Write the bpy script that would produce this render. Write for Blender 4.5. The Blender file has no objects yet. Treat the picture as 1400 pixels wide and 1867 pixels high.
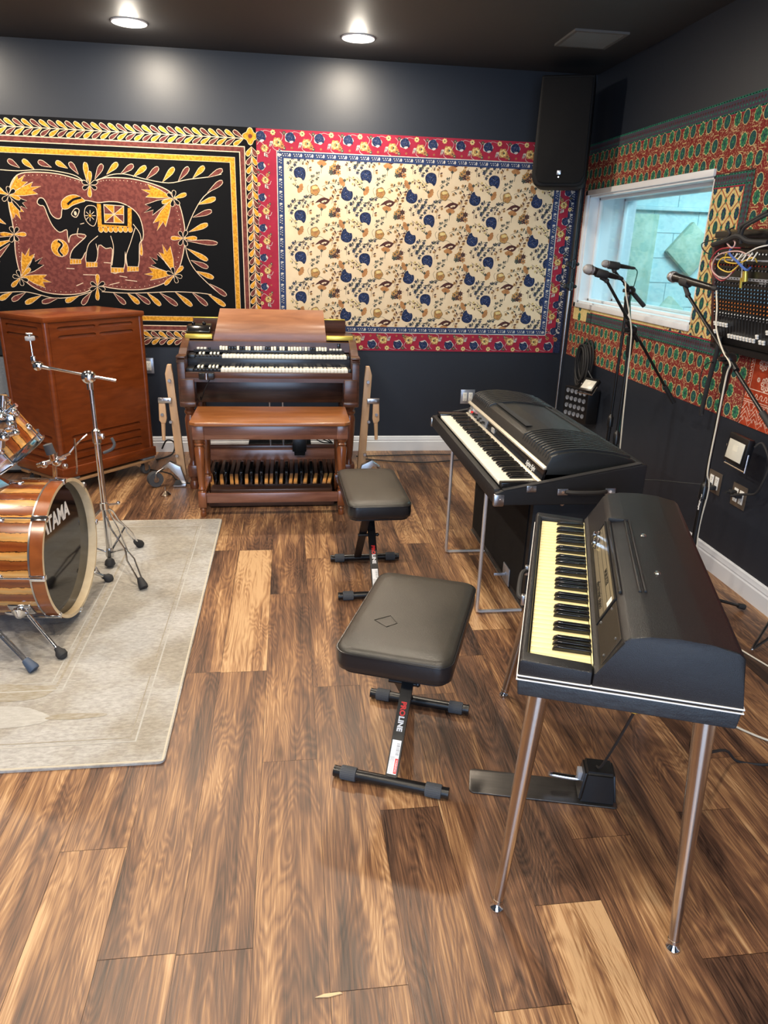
import bpy, bmesh, math, random
from mathutils import Vector, Matrix
from mathutils.geometry import tessellate_polygon
random.seed(7)
R = math.radians
PI = math.pi
scn = bpy.context.scene
COL = scn.collection

# ------------------------------------------------------------------ camera
EYE = Vector((0, 0, 1.55))
PITCH, YAW, ROLL, FPX = .3563, .1361, .0314, 1302.4
FW = Vector((math.sin(YAW)*math.cos(PITCH), math.cos(YAW)*math.cos(PITCH), -math.sin(PITCH)))
r0 = Vector((math.cos(YAW), -math.sin(YAW), 0)); u0 = r0.cross(FW)
RT = r0*math.cos(ROLL)+u0*math.sin(ROLL); UP = -r0*math.sin(ROLL)+u0*math.cos(ROLL)
cam_d = bpy.data.cameras.new('camera'); cam = bpy.data.objects.new('camera', cam_d); COL.objects.link(cam)
cam_d.sensor_width = 36; cam_d.lens = 36*FPX/1867; cam_d.clip_start = .05
m = Matrix.Identity(4)
for i in range(3):
    m[i][0] = RT[i]; m[i][1] = UP[i]; m[i][2] = -FW[i]; m[i][3] = EYE[i]
cam.matrix_world = m
scn.camera = cam

# measuring helpers: which point of a real plane lies on a sight line
def ray(x, y): return (RT*(x-700)-UP*(y-933.5)+FW*FPX)/FPX
def onY(x, y, Y): r = ray(x, y); return EYE+r*(Y/r.y)
def onX(x, y, X): r = ray(x, y); return EYE+r*(X/r.x)
def onZ(x, y, Z=0): r = ray(x, y); return EYE+r*((Z-1.55)/r.z)

# ------------------------------------------------------------------ light
scn.view_settings.view_transform = 'Standard'; scn.view_settings.look = 'None'
scn.view_settings.gamma = 1; scn.view_settings.exposure = 0.36
scn.view_settings.use_curve_mapping = False
w = bpy.data.worlds.new('world'); scn.world = w; w.use_nodes = True
w.node_tree.nodes['Background'].inputs[0].default_value = (.62, .74, 1, 1)
w.node_tree.nodes['Background'].inputs[1].default_value = 1.0

def area(name, loc, rot, sx, sy, power, col, shape='RECTANGLE', spread=PI):
    d = bpy.data.lights.new(name, 'AREA'); d.shape = shape; d.size = sx
    if shape in ('RECTANGLE', 'ELLIPSE'): d.size_y = sy
    d.energy = power; d.color = col; d.spread = spread
    o = bpy.data.objects.new(name, d); o.location = loc; o.rotation_euler = rot; COL.objects.link(o); return o
# assumed daylight: area light added outside an unseen opening behind the camera
area('assumed_daylight', (-.3, -2.35, 1.25), (R(90), 0, 0), 2.6, 2.1, 90, (.47, .69, 1))
# assumed lamp, itself unseen, added to light the control room beyond the window
area('assumed_control_room_light', (3.5, 4.9, 2.5), (0, 0, 0), 1.0, 1.2, 62, (.60, .90, 1))
DOWNLIGHTS = [(-.89, 5.01), (.44, 5.01), (-2.2, 5.01), (-.89, 3.0), (.44, 3.0), (-2.2, 3.0), (-.89, 1.0), (.44, 1.0), (-2.2, 1.0), (-.89, -.9), (.44, -.9)]  # first two are seen; the rest of the grid is assumed, out of view
DOWN_POWER = 20
FILL_POWER = 6

# ------------------------------------------------------------------ materials
def nd(nt, t, **kw):
    n = nt.nodes.new(t)
    for k, v in kw.items(): setattr(n, k, v)
    return n
def mat(name, col, rough=.5, metal=0, spec=.5, noise=None, bump=None, coat=0, emit=None, trans=0, alpha=1, sheen=0):
    """noise=(scale, (sx,sy,sz) stretch, colour2, contrast) ; bump=(scale, strength)"""
    mt = bpy.data.materials.new(name); mt.use_nodes = True; nt = mt.node_tree
    b = nt.nodes['Principled BSDF']
    b.inputs['Base Color'].default_value = (*col, 1); b.inputs['Roughness'].default_value = rough
    b.inputs['Metallic'].default_value = metal; b.inputs['Specular IOR Level'].default_value = spec
    b.inputs['Coat Weight'].default_value = coat; b.inputs['Coat Roughness'].default_value = .12
    b.inputs['Transmission Weight'].default_value = trans
    b.inputs['Sheen Weight'].default_value = sheen
    if emit:
        b.inputs['Emission Color'].default_value = (*emit[0], 1); b.inputs['Emission Strength'].default_value = emit[1]
    tc = nd(nt, 'ShaderNodeTexCoord')
    if noise:
        sc, st, c2, con = noise
        mp = nd(nt, 'ShaderNodeMapping'); mp.inputs['Scale'].default_value = st
        nt.links.new(tc.outputs['Object'], mp.inputs[0])
        nz = nd(nt, 'ShaderNodeTexNoise'); nz.inputs['Scale'].default_value = sc; nz.inputs['Detail'].default_value = 5
        nt.links.new(mp.outputs[0], nz.inputs['Vector'])
        cr = nd(nt, 'ShaderNodeValToRGB'); cr.color_ramp.elements[0].position = .5-con; cr.color_ramp.elements[1].position = .5+con
        cr.color_ramp.elements[0].color = (*col, 1); cr.color_ramp.elements[1].color = (*c2, 1)
        nt.links.new(nz.outputs[0], cr.inputs[0]); nt.links.new(cr.outputs[0], b.inputs['Base Color'])
    if bump:
        nz = nd(nt, 'ShaderNodeTexNoise'); nz.inputs['Scale'].default_value = bump[0]; nz.inputs['Detail'].default_value = 3
        nt.links.new(tc.outputs['Object'], nz.inputs['Vector'])
        bp = nd(nt, 'ShaderNodeBump'); bp.inputs['Strength'].default_value = bump[1]; bp.inputs['Distance'].default_value = .002
        nt.links.new(nz.outputs[0], bp.inputs['Height']); nt.links.new(bp.outputs[0], b.inputs['Normal'])
    return mt

def wood(name, c1, c2, rough=.3, stretch=(1, 1, 12), scale=7, coat=.3):
    """grain runs along the axis with the smallest stretch value"""
    mt = bpy.data.materials.new(name); mt.use_nodes = True; nt = mt.node_tree; b = nt.nodes['Principled BSDF']
    b.inputs['Roughness'].default_value = rough; b.inputs['Coat Weight'].default_value = coat; b.inputs['Coat Roughness'].default_value = .18
    tc = nd(nt, 'ShaderNodeTexCoord'); mp = nd(nt, 'ShaderNodeMapping'); mp.inputs['Scale'].default_value = stretch
    nt.links.new(tc.outputs['Object'], mp.inputs[0])
    n1 = nd(nt, 'ShaderNodeTexNoise'); n1.inputs['Scale'].default_value = scale; n1.inputs['Detail'].default_value = 6; n1.inputs['Distortion'].default_value = .6
    nt.links.new(mp.outputs[0], n1.inputs['Vector'])
    cr = nd(nt, 'ShaderNodeValToRGB'); cr.color_ramp.elements[0].position = .3; cr.color_ramp.elements[1].position = .72
    cr.color_ramp.elements[0].color = (*c1, 1); cr.color_ramp.elements[1].color = (*c2, 1)
    nt.links.new(n1.outputs[0], cr.inputs[0])
    nt.links.new(cr.outputs[0], b.inputs['Base Color'])
    bp = nd(nt, 'ShaderNodeBump'); bp.inputs['Strength'].default_value = .08; bp.inputs['Distance'].default_value = .001
    nt.links.new(n1.outputs[0], bp.inputs['Height']); nt.links.new(bp.outputs[0], b.inputs['Normal'])
    return mt

M = {}
M['wall'] = mat('black_wall_paint', (.013, .0175, .028), .45, spec=.5, bump=(70, .10))
M['ceiling'] = mat('black_ceiling_paint', (.032, .032, .034), .60, spec=.5, bump=(60, .08))
M['white_trim'] = mat('white_trim_paint', (.74, .76, .80), .35)
M['light_wall'] = mat('light_wall_paint', (.55, .55, .54), .7)
M['chrome'] = mat('chrome', (.78, .79, .82), .12, 1)
M['steel'] = mat('brushed_steel', (.55, .55, .56), .28, 1)
M['satin_leg'] = mat('satin_nickel', (.62, .56, .50), .22, 1)
M['bar'] = mat('bright_bar_steel', (.74, .74, .76), .35, .8)
M['alu'] = mat('brushed_aluminium', (.72, .68, .58), .38, .6)
M['brass'] = mat('brass', (.80, .62, .12), .32, .75)
M['black_metal'] = mat('black_powdercoat', (.007, .007, .008), .32, 0, .5)
M['black_plastic'] = mat('black_plastic', (.008, .008, .009), .28)
M['black_rubber'] = mat('black_rubber', (.018, .018, .02), .7)
M['grey_rubber'] = mat('grey_rubber', (.06, .065, .075), .75)
M['ivory'] = mat('ivory_plastic', (.84, .82, .72), .25)
M['aged_ivory'] = mat('aged_ivory_plastic', (.88, .76, .38), .3, noise=(3, (1, 1, 1), (.92, .83, .50), .3))
M['key_black'] = mat('gloss_black_key', (.008, .008, .009), .13)
M['tolex'] = mat('black_tolex', (.009, .010, .012), .42, bump=(900, .55))
M['leather'] = mat('black_leatherette_shell', (.009, .009, .011), .30, bump=(560, .55))
M['tray'] = mat('scuffed_black_tray', (.020, .022, .028), .5, noise=(9, (3, 1, 14), (.035, .045, .055), .18), bump=(300, .5))
M['seat'] = mat('worn_black_vinyl', (.020, .018, .015), .36, noise=(7, (1, 1, 1), (.042, .037, .030), .25), bump=(500, .25))
M['seat_side'] = mat('black_vinyl_side', (.012, .012, .014), .3, bump=(60, .3))
M['felt_grey'] = mat('grey_felt', (.30, .31, .35), .9)
M['white_paint'] = mat('white_print', (.86, .86, .86), .4)
M['red_paint'] = mat('red_print', (.75, .03, .03), .4)
M['grey_paint'] = mat('grey_print', (.35, .35, .36), .5)
M['mic_grille'] = mat('microphone_grille', (.42, .42, .44), .42, .85, bump=(900, 1))
M['white_cable'] = mat('cream_cable', (.62, .58, .48), .5)
M['green_cable'] = mat('green_cable', (.01, .10, .07), .5)
M['plug_white'] = mat('white_device', (.80, .80, .78), .35)
M['plate_bronze'] = mat('bronze_plate', (.20, .155, .12), .35, .6)
M['plate_steel'] = mat('steel_plate', (.42, .46, .54), .3, .7)
M['leslie'] = wood('cherry_veneer', (.125, .025, .005), (.20, .044, .009), .28, (2, 2, 9), 4)
M['walnut'] = wood('walnut_veneer', (.045, .018, .011), (.095, .036, .021), .30, (1, 8, 8), 5)
M['walnut_v'] = wood('walnut_turning', (.075, .022, .010), (.15, .045, .018), .25, (6, 6, 1), 5, .6)
M['mus_rest'] = wood('figured_walnut_rest', (.22, .080, .032), (.35, .145, .062), .38, (1, 4, 8), 4)
M['bench_wood'] = wood('bench_cherry', (.20, .065, .018), (.34, .125, .038), .28, (1, 8, 8), 4, .5)
M['bench_leg'] = wood('bench_leg_cherry', (.13, .038, .012), (.24, .075, .024), .25, (6, 6, 1), 5, .6)
M['bench_apron'] = wood('bench_apron_wood', (.13, .050, .030), (.24, .105, .070), .25, (1, 8, 8), 4, .5)
M['pine'] = wood('pale_plywood', (.50, .30, .16), (.66, .43, .25), .5, (5, 5, 1), 3, .1)
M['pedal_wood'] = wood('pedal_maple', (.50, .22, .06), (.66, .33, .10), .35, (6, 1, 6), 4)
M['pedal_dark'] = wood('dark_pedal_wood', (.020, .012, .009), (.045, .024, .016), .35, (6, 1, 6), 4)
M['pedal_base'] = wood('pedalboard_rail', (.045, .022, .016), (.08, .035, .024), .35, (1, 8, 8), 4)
M['dolly_wood'] = wood('dolly_plywood', (.32, .18, .09), (.45, .27, .14), .6, (1, 1, 8), 5, 0)
M['carpet_grey'] = mat('grey_carpet_pad', (.16, .17, .19), .95)
M['hoop'] = wood('stained_hoop', (.19, .046, .008), (.29, .080, .015), .3, (2, 2, 2), 8, .6)
M['maple'] = wood('bare_maple', (.62, .47, .28), (.74, .60, .40), .45, (3, 3, 3), 5, .2)
M['inner_hoop'] = mat('grey_hoop_inside', (.30, .27, .24), .6)
M['glass'] = None
M['amp_cloth'] = mat('grey_grille_cloth', (.20, .22, .24), .8, bump=(400, .8))
M['grille_black'] = mat('black_grille', (.006, .006, .007), .75, spec=.2, bump=(700, 1))
M['white_glass'] = mat('lamp_lens', (.70, .69, .62), .3)
M['block'] = mat('painted_block', (.62, .78, .80), .8, bump=(60, .6))
M['panel_cloth'] = mat('pale_green_damask', (.42, .54, .42), .9, noise=(9, (1, 1, 1), (.54, .64, .52), .06))

def glass_mat():
    mt = bpy.data.materials.new('window_glass'); mt.use_nodes = True; nt = mt.node_tree; nt.nodes.clear()
    o = nd(nt, 'ShaderNodeOutputMaterial'); mx = nd(nt, 'ShaderNodeMixShader'); t = nd(nt, 'ShaderNodeBsdfTransparent'); g = nd(nt, 'ShaderNodeBsdfGlossy'); fr = nd(nt, 'ShaderNodeLayerWeight')
    t.inputs[0].default_value = (.93, .98, .98, 1); g.inputs['Roughness'].default_value = .02; fr.inputs[0].default_value = .06
    nt.links.new(fr.outputs['Facing'], mx.inputs[0]); nt.links.new(t.outputs[0], mx.inputs[1]); nt.links.new(g.outputs[0], mx.inputs[2]); nt.links.new(mx.outputs[0], o.inputs[0])
    return mt
M['glass'] = glass_mat()

def head_mat():
    mt = mat('smoked_drum_head', (.006, .005, .005), .07, spec=.5); return mt
M['drum_head'] = head_mat()

def shell_mat():
    """striped exotic veneer with ragged dark glue lines: bands run along the shell (object X)"""
    mt = bpy.data.materials.new('striped_drum_veneer'); mt.use_nodes = True; nt = mt.node_tree; b = nt.nodes['Principled BSDF']; L = nt.links.new
    b.inputs['Roughness'].default_value = .22; b.inputs['Coat Weight'].default_value = .7; b.inputs['Coat Roughness'].default_value = .08
    at = nd(nt, 'ShaderNodeAttribute'); at.attribute_name = 'band'   # running number of the band around the shell
    tc = nd(nt, 'ShaderNodeTexCoord')
    nz = nd(nt, 'ShaderNodeTexNoise'); nz.inputs['Scale'].default_value = 20; nz.inputs['Detail'].default_value = 8; nz.inputs['Roughness'].default_value = .7; L(tc.outputs['Object'], nz.inputs['Vector'])
    a1 = nd(nt, 'ShaderNodeMath', operation='MULTIPLY_ADD'); L(nz.outputs[0], a1.inputs[0]); a1.inputs[1].default_value = .32; L(at.outputs['Fac'], a1.inputs[2])
    fr = nd(nt, 'ShaderNodeMath', operation='FRACT'); L(a1.outputs[0], fr.inputs[0])
    fl = nd(nt, 'ShaderNodeMath', operation='FLOOR'); L(a1.outputs[0], fl.inputs[0])
    cr = nd(nt, 'ShaderNodeValToRGB'); e = cr.color_ramp.elements; cr.color_ramp.interpolation = 'LINEAR'
    e[0].position = 0; e[0].color = (.02, .005, .002, 1); e[1].position = .05; e[1].color = (.78, .36, .09, 1)
    for p, c in ((.20, (.72, .42, .15)), (.44, (.80, .34, .07)), (.455, (.03, .007, .003)), (.475, (.03, .007, .003)), (.50, (.34, .085, .014)), (.75, (.24, .050, .012)), (.97, (.36, .10, .02)), (1, (.02, .005, .002))):
        k = e.new(p); k.color = (*c, 1)
    L(fr.outputs[0], cr.inputs[0])
    n2 = nd(nt, 'ShaderNodeTexNoise'); n2.inputs['Scale'].default_value = 30; mp = nd(nt, 'ShaderNodeMapping'); mp.inputs['Scale'].default_value = (.3, 3, 3); L(tc.outputs['Object'], mp.inputs[0]); L(mp.outputs[0], n2.inputs['Vector'])
    mx = nd(nt, 'ShaderNodeMix', data_type='RGBA', blend_type='MULTIPLY'); mx.inputs[0].default_value = .55; L(cr.outputs[0], mx.inputs[6]); L(n2.outputs[0], mx.inputs[7])
    L(mx.outputs[2], b.inputs['Base Color']); return mt
M['shell'] = shell_mat()

def floor_mat():
    mt = bpy.data.materials.new('vinyl_plank_floor'); mt.use_nodes = True; nt = mt.node_tree; b = nt.nodes['Principled BSDF']; L = nt.links.new
    at = nd(nt, 'ShaderNodeAttribute'); at.attribute_name = 'tone'; sd = nd(nt, 'ShaderNodeAttribute'); sd.attribute_name = 'seed'
    tc = nd(nt, 'ShaderNodeTexCoord'); add = nd(nt, 'ShaderNodeVectorMath', operation='ADD')
    L(tc.outputs['Object'], add.inputs[0]); L(sd.outputs['Vector'], add.inputs[1])
    def mp(sx, sy):
        k = nd(nt, 'ShaderNodeMapping'); k.inputs['Scale'].default_value = (sx, sy, 1); L(add.outputs[0], k.inputs[0]); return k
    def ns(m_, sc, det, dist=0, rough=.5):
        k = nd(nt, 'ShaderNodeTexNoise'); k.inputs['Scale'].default_value = sc; k.inputs['Detail'].default_value = det; k.inputs['Distortion'].default_value = dist; k.inputs['Roughness'].default_value = rough
        L(m_.outputs[0], k.inputs['Vector']); return k
    def math_(op, a, b_, c=None):
        k = nd(nt, 'ShaderNodeMath', operation=op)
        for i, v in enumerate((a, b_, c)):
            if v is None: continue
            if isinstance(v, (int, float)): k.inputs[i].default_value = v
            else: L(v, k.inputs[i])
        return k.outputs[0]
    big = ns(mp(9, 1.1), 1, 2, .5)            # broad dark / light streaks
    # cathedral figure: contour lines of a smooth stretched field
    field = ns(mp(8.5, 1.25), 1, 3, .5, .4)
    cath = math_('FRACT', math_('MULTIPLY', field.outputs[0], 26), 0)
    cath = math_('PINGPONG', cath, .5); cath = math_('MULTIPLY', cath, 2)
    fine = ns(mp(210, 4.5), 1, 3, .25, .7)
    med = ns(mp(45, 1.6), 1, 5, .4, .7)
    t = math_('MULTIPLY_ADD', big.outputs[0], 1.5, -.75)
    t = math_('ADD', t, at.outputs['Fac'])
    t = math_('ADD', t, math_('MULTIPLY_ADD', med.outputs[0], .85, -.425))
    t = math_('ADD', t, math_('MULTIPLY_ADD', fine.outputs[0], .95, -.475))
    t = math_('ADD', t, math_('MULTIPLY_ADD', cath, .21, -.105))
    cr = nd(nt, 'ShaderNodeValToRGB'); e = cr.color_ramp.elements
    e[0].position = .02; e[0].color = (.022, .012, .009, 1); e[1].position = 1; e[1].color = (.52, .33, .175, 1)
    for p, c in ((.28, (.078, .040, .025)), (.52, (.160, .078, .042)), (.76, (.32, .172, .080))):
        k = e.new(p); k.color = (*c, 1)
    L(t, cr.inputs[0])
    # knots
    vo = nd(nt, 'ShaderNodeTexVoronoi'); vo.inputs['Scale'].default_value = 1; L(mp(5, 2.0).outputs[0], vo.inputs['Vector'])
    kr = nd(nt, 'ShaderNodeMapRange'); kr.inputs[1].default_value = .02; kr.inputs[2].default_value = .10; kr.inputs[3].default_value = .30; kr.inputs[4].default_value = 1; L(vo.outputs['Distance'], kr.inputs[0])
    mx = nd(nt, 'ShaderNodeMix', data_type='RGBA', blend_type='MULTIPLY'); mx.inputs[0].default_value = 1; L(cr.outputs[0], mx.inputs[6]); L(kr.outputs[0], mx.inputs[7])
    L(mx.outputs[2], b.inputs['Base Color'])
    rr = math_('MULTIPLY_ADD', fine.outputs[0], .22, .27); L(rr, b.inputs['Roughness'])
    b.inputs['Specular IOR Level'].default_value = .5
    bp = nd(nt, 'ShaderNodeBump'); bp.inputs['Strength'].default_value = .35; bp.inputs['Distance'].default_value = .0012; L(fine.outputs[0], bp.inputs['Height']); L(bp.outputs[0], b.inputs['Normal'])
    return mt
M['floor'] = floor_mat()

def rug_mat():
    mt = bpy.data.materials.new('faded_rug_weave'); mt.use_nodes = True; nt = mt.node_tree; b = nt.nodes['Principled BSDF']; L = nt.links.new
    b.inputs['Roughness'].default_value = .95; b.inputs['Specular IOR Level'].default_value = .15; b.inputs['Sheen Weight'].default_value = .2
    tc = nd(nt, 'ShaderNodeTexCoord')
    def ns(sc, st, det=4):
        mp = nd(nt, 'ShaderNodeMapping'); mp.inputs['Scale'].default_value = st; L(tc.outputs['Object'], mp.inputs[0])
        k = nd(nt, 'ShaderNodeTexNoise'); k.inputs['Scale'].default_value = sc; k.inputs['Detail'].default_value = det; L(mp.outputs[0], k.inputs['Vector']); return k
    a = ns(2.6, (1, 1, 1), 6); c = ns(55, (1, 2.2, 1), 6); f = ns(260, (1, 1, 1), 2)
    r1 = nd(nt, 'ShaderNodeValToRGB'); r1.color_ramp.elements[0].position = .44; r1.color_ramp.elements[1].position = .60
    r1.color_ramp.elements[0].color = (.31, .285, .245, 1); r1.color_ramp.elements[1].color = (.41, .405, .40, 1)
    L(a.outputs[0], r1.inputs[0])
    r2 = nd(nt, 'ShaderNodeValToRGB'); r2.color_ramp.elements[0].position = .32; r2.color_ramp.elements[1].position = .68
    r2.color_ramp.elements[0].color = (.78, .765, .75, 1); r2.color_ramp.elements[1].color = (1.13, 1.13, 1.12, 1)
    L(c.outputs[0], r2.inputs[0])
    mx = nd(nt, 'ShaderNodeMix', data_type='RGBA', blend_type='MULTIPLY'); mx.inputs[0].default_value = 1; L(r1.outputs[0], mx.inputs[6]); L(r2.outputs[0], mx.inputs[7])
    L(mx.outputs[2], b.inputs['Base Color'])
    bp = nd(nt, 'ShaderNodeBump'); bp.inputs['Strength'].default_value = .6; bp.inputs['Distance'].default_value = .003; L(f.outputs[0], bp.inputs['Height']); L(bp.outputs[0], b.inputs['Normal'])
    return mt
M['rug'] = rug_mat()
M['rug_light'] = mat('rug_pale_motif', (.46, .455, .44), .95, spec=.1, noise=(40, (1, 3, 1), (.38, .37, .35), .2), bump=(260, .6))
M['rug_tan'] = mat('rug_tan_motif', (.27, .235, .175), .95, spec=.1, noise=(40, (1, 3, 1), (.37, .35, .31), .2), bump=(260, .6))
M['rug_edge'] = mat('rug_binding', (.50, .46, .38), .9)

# fabrics
def fab(name, c, c2=None, sc=60, con=.12):
    return mat(name, c, .85, spec=.15, noise=(sc, (1, 1, 1), c2 or tuple(v*.8 for v in c), con), bump=(500, .4))
M['f_black'] = mat('batik_black', (.006, .0065, .008), .9, spec=.08, bump=(500, .3))
M['f_maroon'] = fab('batik_maroon', (.17, .050, .042), (.115, .030, .028), 40, .06)
M['f_gold'] = fab('batik_gold', (.66, .33, .035), (.46, .20, .015), 70, .07)
M['f_line'] = fab('batik_wax_line', (.74, .60, .45), (.62, .46, .33), 200, .1)
M['f_cream'] = fab('cream_cotton', (.74, .61, .43), (.68, .55, .38), 15, .2)
M['f_red'] = fab('crimson_cotton', (.33, .024, .055), (.27, .020, .045), 15, .2)
M['f_blue'] = fab('blue_cotton', (.032, .055, .15), (.026, .044, .12), 60, .1)
M['f_navy'] = fab('navy_print', (.011, .017, .050), (.030, .045, .11), 130, .05)
M['f_pale'] = fab('pale_print', (.58, .55, .50), (.45, .45, .45), 60, .1)
M['f_tan'] = fab('tan_print', (.46, .27, .10), (.30, .16, .06), 130, .06)
M['f_orange'] = fab('orange_print', (.44, .22, .09), (.34, .16, .07), 60, .1)
M['f_brown'] = fab('plum_print', (.085, .035, .035), (.06, .025, .025), 60, .1)
M['f_leaf'] = fab('slate_leaf_print', (.075, .085, .075), (.05, .06, .055), 60, .1)
M['f_green'] = fab('green_print', (.05, .24, .11), (.02, .10, .06), 90, .06)
M['f_teal'] = fab('dark_teal_print', (.015, .05, .065), (.03, .085, .085), 120, .05)
M['f_yellow'] = fab('yellow_print', (.68, .55, .26), (.60, .47, .20), 60, .1)
M['f_slate'] = fab('slate_border_print', (.045, .07, .085), (.085, .045, .075), 80, .03)
M['f_teal2'] = fab('sea_green_stripe', (.03, .20, .13), (.02, .12, .09), 60, .1)
M['f_brick'] = fab('brick_cotton', (.40, .055, .020), (.30, .035, .012), 30, .1)
M['f_white'] = fab('white_print_cotton', (.74, .58, .48), (.68, .50, .42), 60, .1)
def speckle_mat(name, base, dot, dark):
    mt = bpy.data.materials.new(name); mt.use_nodes = True; nt = mt.node_tree; b = nt.nodes['Principled BSDF']; L = nt.links.new
    b.inputs['Roughness'].default_value = .9; b.inputs['Specular IOR Level'].default_value = .15
    tc = nd(nt, 'ShaderNodeTexCoord')
    n = nd(nt, 'ShaderNodeTexNoise'); n.inputs['Scale'].default_value = 75; n.inputs['Detail'].default_value = 2; n.inputs['Distortion'].default_value = 1.4; L(tc.outputs['Object'], n.inputs['Vector'])
    cr = nd(nt, 'ShaderNodeValToRGB'); e = cr.color_ramp.elements; cr.color_ramp.interpolation = 'CONSTANT'
    e[0].position = 0; e[0].color = (*dark, 1); e[1].position = .34; e[1].color = (*base, 1); k = e.new(.585); k.color = (*dot, 1)
    L(n.outputs[0], cr.inputs[0]); L(cr.outputs[0], b.inputs['Base Color']); return mt
M['f_speck'] = speckle_mat('red_sprigged_cotton', (.20, .026, .024), (.46, .33, .18), (.13, .016, .016))

# ------------------------------------------------------------------ mesh builder
class MB:
    def __init__(s): s.bm = bmesh.new(); s.mats = []
    def mi(s, mname):
        if mname is None: return 0
        if mname not in s.mats: s.mats.append(mname)
        return s.mats.index(mname)
    def _tag(s, faces, mname):
        i = s.mi(mname)
        for f in faces: f.material_index = i
    def poly(s, pts, mname=None):
        vs = [s.bm.verts.new(p) for p in pts]
        try: f = s.bm.faces.new(vs)
        except ValueError: return
        f.material_index = s.mi(mname); return f
    def box(s, lo, hi, mname=None, bev=0, M_=None):
        lo = Vector(lo); hi = Vector(hi)
        before = set(s.bm.faces)
        g = bmesh.ops.create_cube(s.bm, size=1); vs = g['verts']
        c = (lo+hi)/2; d = hi-lo
        for v in vs: v.co = Vector((v.co.x*d.x+c.x, v.co.y*d.y+c.y, v.co.z*d.z+c.z))
        if bev > 0:
            bmesh.ops.bevel(s.bm, geom=list({e for v in vs for e in v.link_edges}), offset=min(bev, min(abs(d.x), abs(d.y), abs(d.z))*.45), segments=2, affect='EDGES', profile=.5)
        nf = [f for f in s.bm.faces if f not in before]
        if M_ is not None:
            for v in {v for f in nf for v in f.verts}: v.co = M_ @ v.co
        s._tag(nf, mname); return s
    def cyl(s, p0, p1, r0_, r1_=None, seg=16, mname=None, caps=True):
        p0 = Vector(p0); p1 = Vector(p1); r1_ = r0_ if r1_ is None else r1_
        ax = (p1-p0).normalized(); t = Vector((0, 0, 1)) if abs(ax.z) < .95 else Vector((1, 0, 0))
        a = ax.cross(t).normalized(); b = ax.cross(a)
        A = []; B = []
        for i in range(seg):
            an = 2*PI*i/seg; d = a*math.cos(an)+b*math.sin(an)
            A.append(s.bm.verts.new(p0+d*r0_)); B.append(s.bm.verts.new(p1+d*r1_))
        fs = [s.bm.faces.new((A[i], A[(i+1) % seg], B[(i+1) % seg], B[i])) for i in range(seg)]
        if caps: fs += [s.bm.faces.new(A[::-1]), s.bm.faces.new(B)]
        s._tag(fs, mname); return s
    def tube(s, pts, r, seg=8, mname=None, smooth=True, flat=None):
        pts = [Vector(p) for p in pts]
        if smooth and len(pts) > 2:
            out = []
            for i in range(len(pts)-1):
                p_ = pts[max(i-1, 0)]; a = pts[i]; b = pts[i+1]; n = pts[min(i+2, len(pts)-1)]
                for k in range(6):
                    t = k/6; out.append(.5*((2*a)+(b-p_)*t+(2*p_-5*a+4*b-n)*t*t+(-p_+3*a-3*b+n)*t**3))
            out.append(pts[-1]); pts = out
        rings = []; nrm = None
        for i, p in enumerate(pts):
            d = (pts[min(i+1, len(pts)-1)]-pts[max(i-1, 0)]).normalized()
            if nrm is None:
                t = Vector((0, 0, 1)) if abs(d.z) < .9 else Vector((1, 0, 0)); nrm = d.cross(t).normalized()
            nrm = (nrm-d*nrm.dot(d)).normalized(); b = d.cross(nrm)
            rings.append([s.bm.verts.new(p+(nrm*math.cos(2*PI*k/seg)+b*math.sin(2*PI*k/seg))*r) for k in range(seg)])
        fs = []
        for A, B in zip(rings, rings[1:]):
            fs += [s.bm.faces.new((A[i], A[(i+1) % seg], B[(i+1) % seg], B[i])) for i in range(seg)]
        fs += [s.bm.faces.new(rings[0][::-1]), s.bm.faces.new(rings[-1])]
        s._tag(fs, mname); return s
    def lathe(s, prof, o=(0, 0, 0), ax=(0, 0, 1), seg=24, mname=None):
        """prof: (radius, distance along ax) list"""
        o = Vector(o); ax = Vector(ax).normalized(); t = Vector((0, 0, 1)) if abs(ax.z) < .95 else Vector((1, 0, 0))
        a = ax.cross(t).normalized(); b = ax.cross(a); rings = []; fs = []
        for r_, h in prof:
            if r_ < 1e-6: rings.append([s.bm.verts.new(o+ax*h)])
            else: rings.append([s.bm.verts.new(o+ax*h+(a*math.cos(2*PI*k/seg)+b*math.sin(2*PI*k/seg))*r_) for k in range(seg)])
        for A, B in zip(rings, rings[1:]):
            for i in range(seg):
                j = (i+1) % seg
                if len(A) == 1 and len(B) == 1: continue
                if len(A) == 1: fs.append(s.bm.faces.new((A[0], B[j], B[i])))
                elif len(B) == 1: fs.append(s.bm.faces.new((A[i], A[j], B[0])))
                else: fs.append(s.bm.faces.new((A[i], A[j], B[j], B[i])))
        if len(rings[0]) > 1: fs.append(s.bm.faces.new(rings[0][::-1]))
        if len(rings[-1]) > 1: fs.append(s.bm.faces.new(rings[-1]))
        s._tag(fs, mname); return s
    def prism(s, poly, axis, a, b, mname=None, bev=0):
        """poly in the two other axes (x,y,z order), extruded from a to b along axis"""
        def P(p, t):
            if axis == 'x': return (t, p[0], p[1])
            if axis == 'y': return (p[0], t, p[1])
            return (p[0], p[1], t)
        A = [s.bm.verts.new(P(p, a)) for p in poly]; B = [s.bm.verts.new(P(p, b)) for p in poly]; n = len(poly)
        fs = [s.bm.faces.new(A[::-1]), s.bm.faces.new(B)]+[s.bm.faces.new((A[i], A[(i+1) % n], B[(i+1) % n], B[i])) for i in range(n)]
        if bev:
            es = [e for e in {e for f in fs for e in f.edges}]
            before = set(s.bm.faces)-set(fs)
            bmesh.ops.bevel(s.bm, geom=es, offset=bev, segments=3, affect='EDGES', profile=.5)
            fs = [f for f in s.bm.faces if f not in before]
        s._tag(fs, mname); return s
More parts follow.
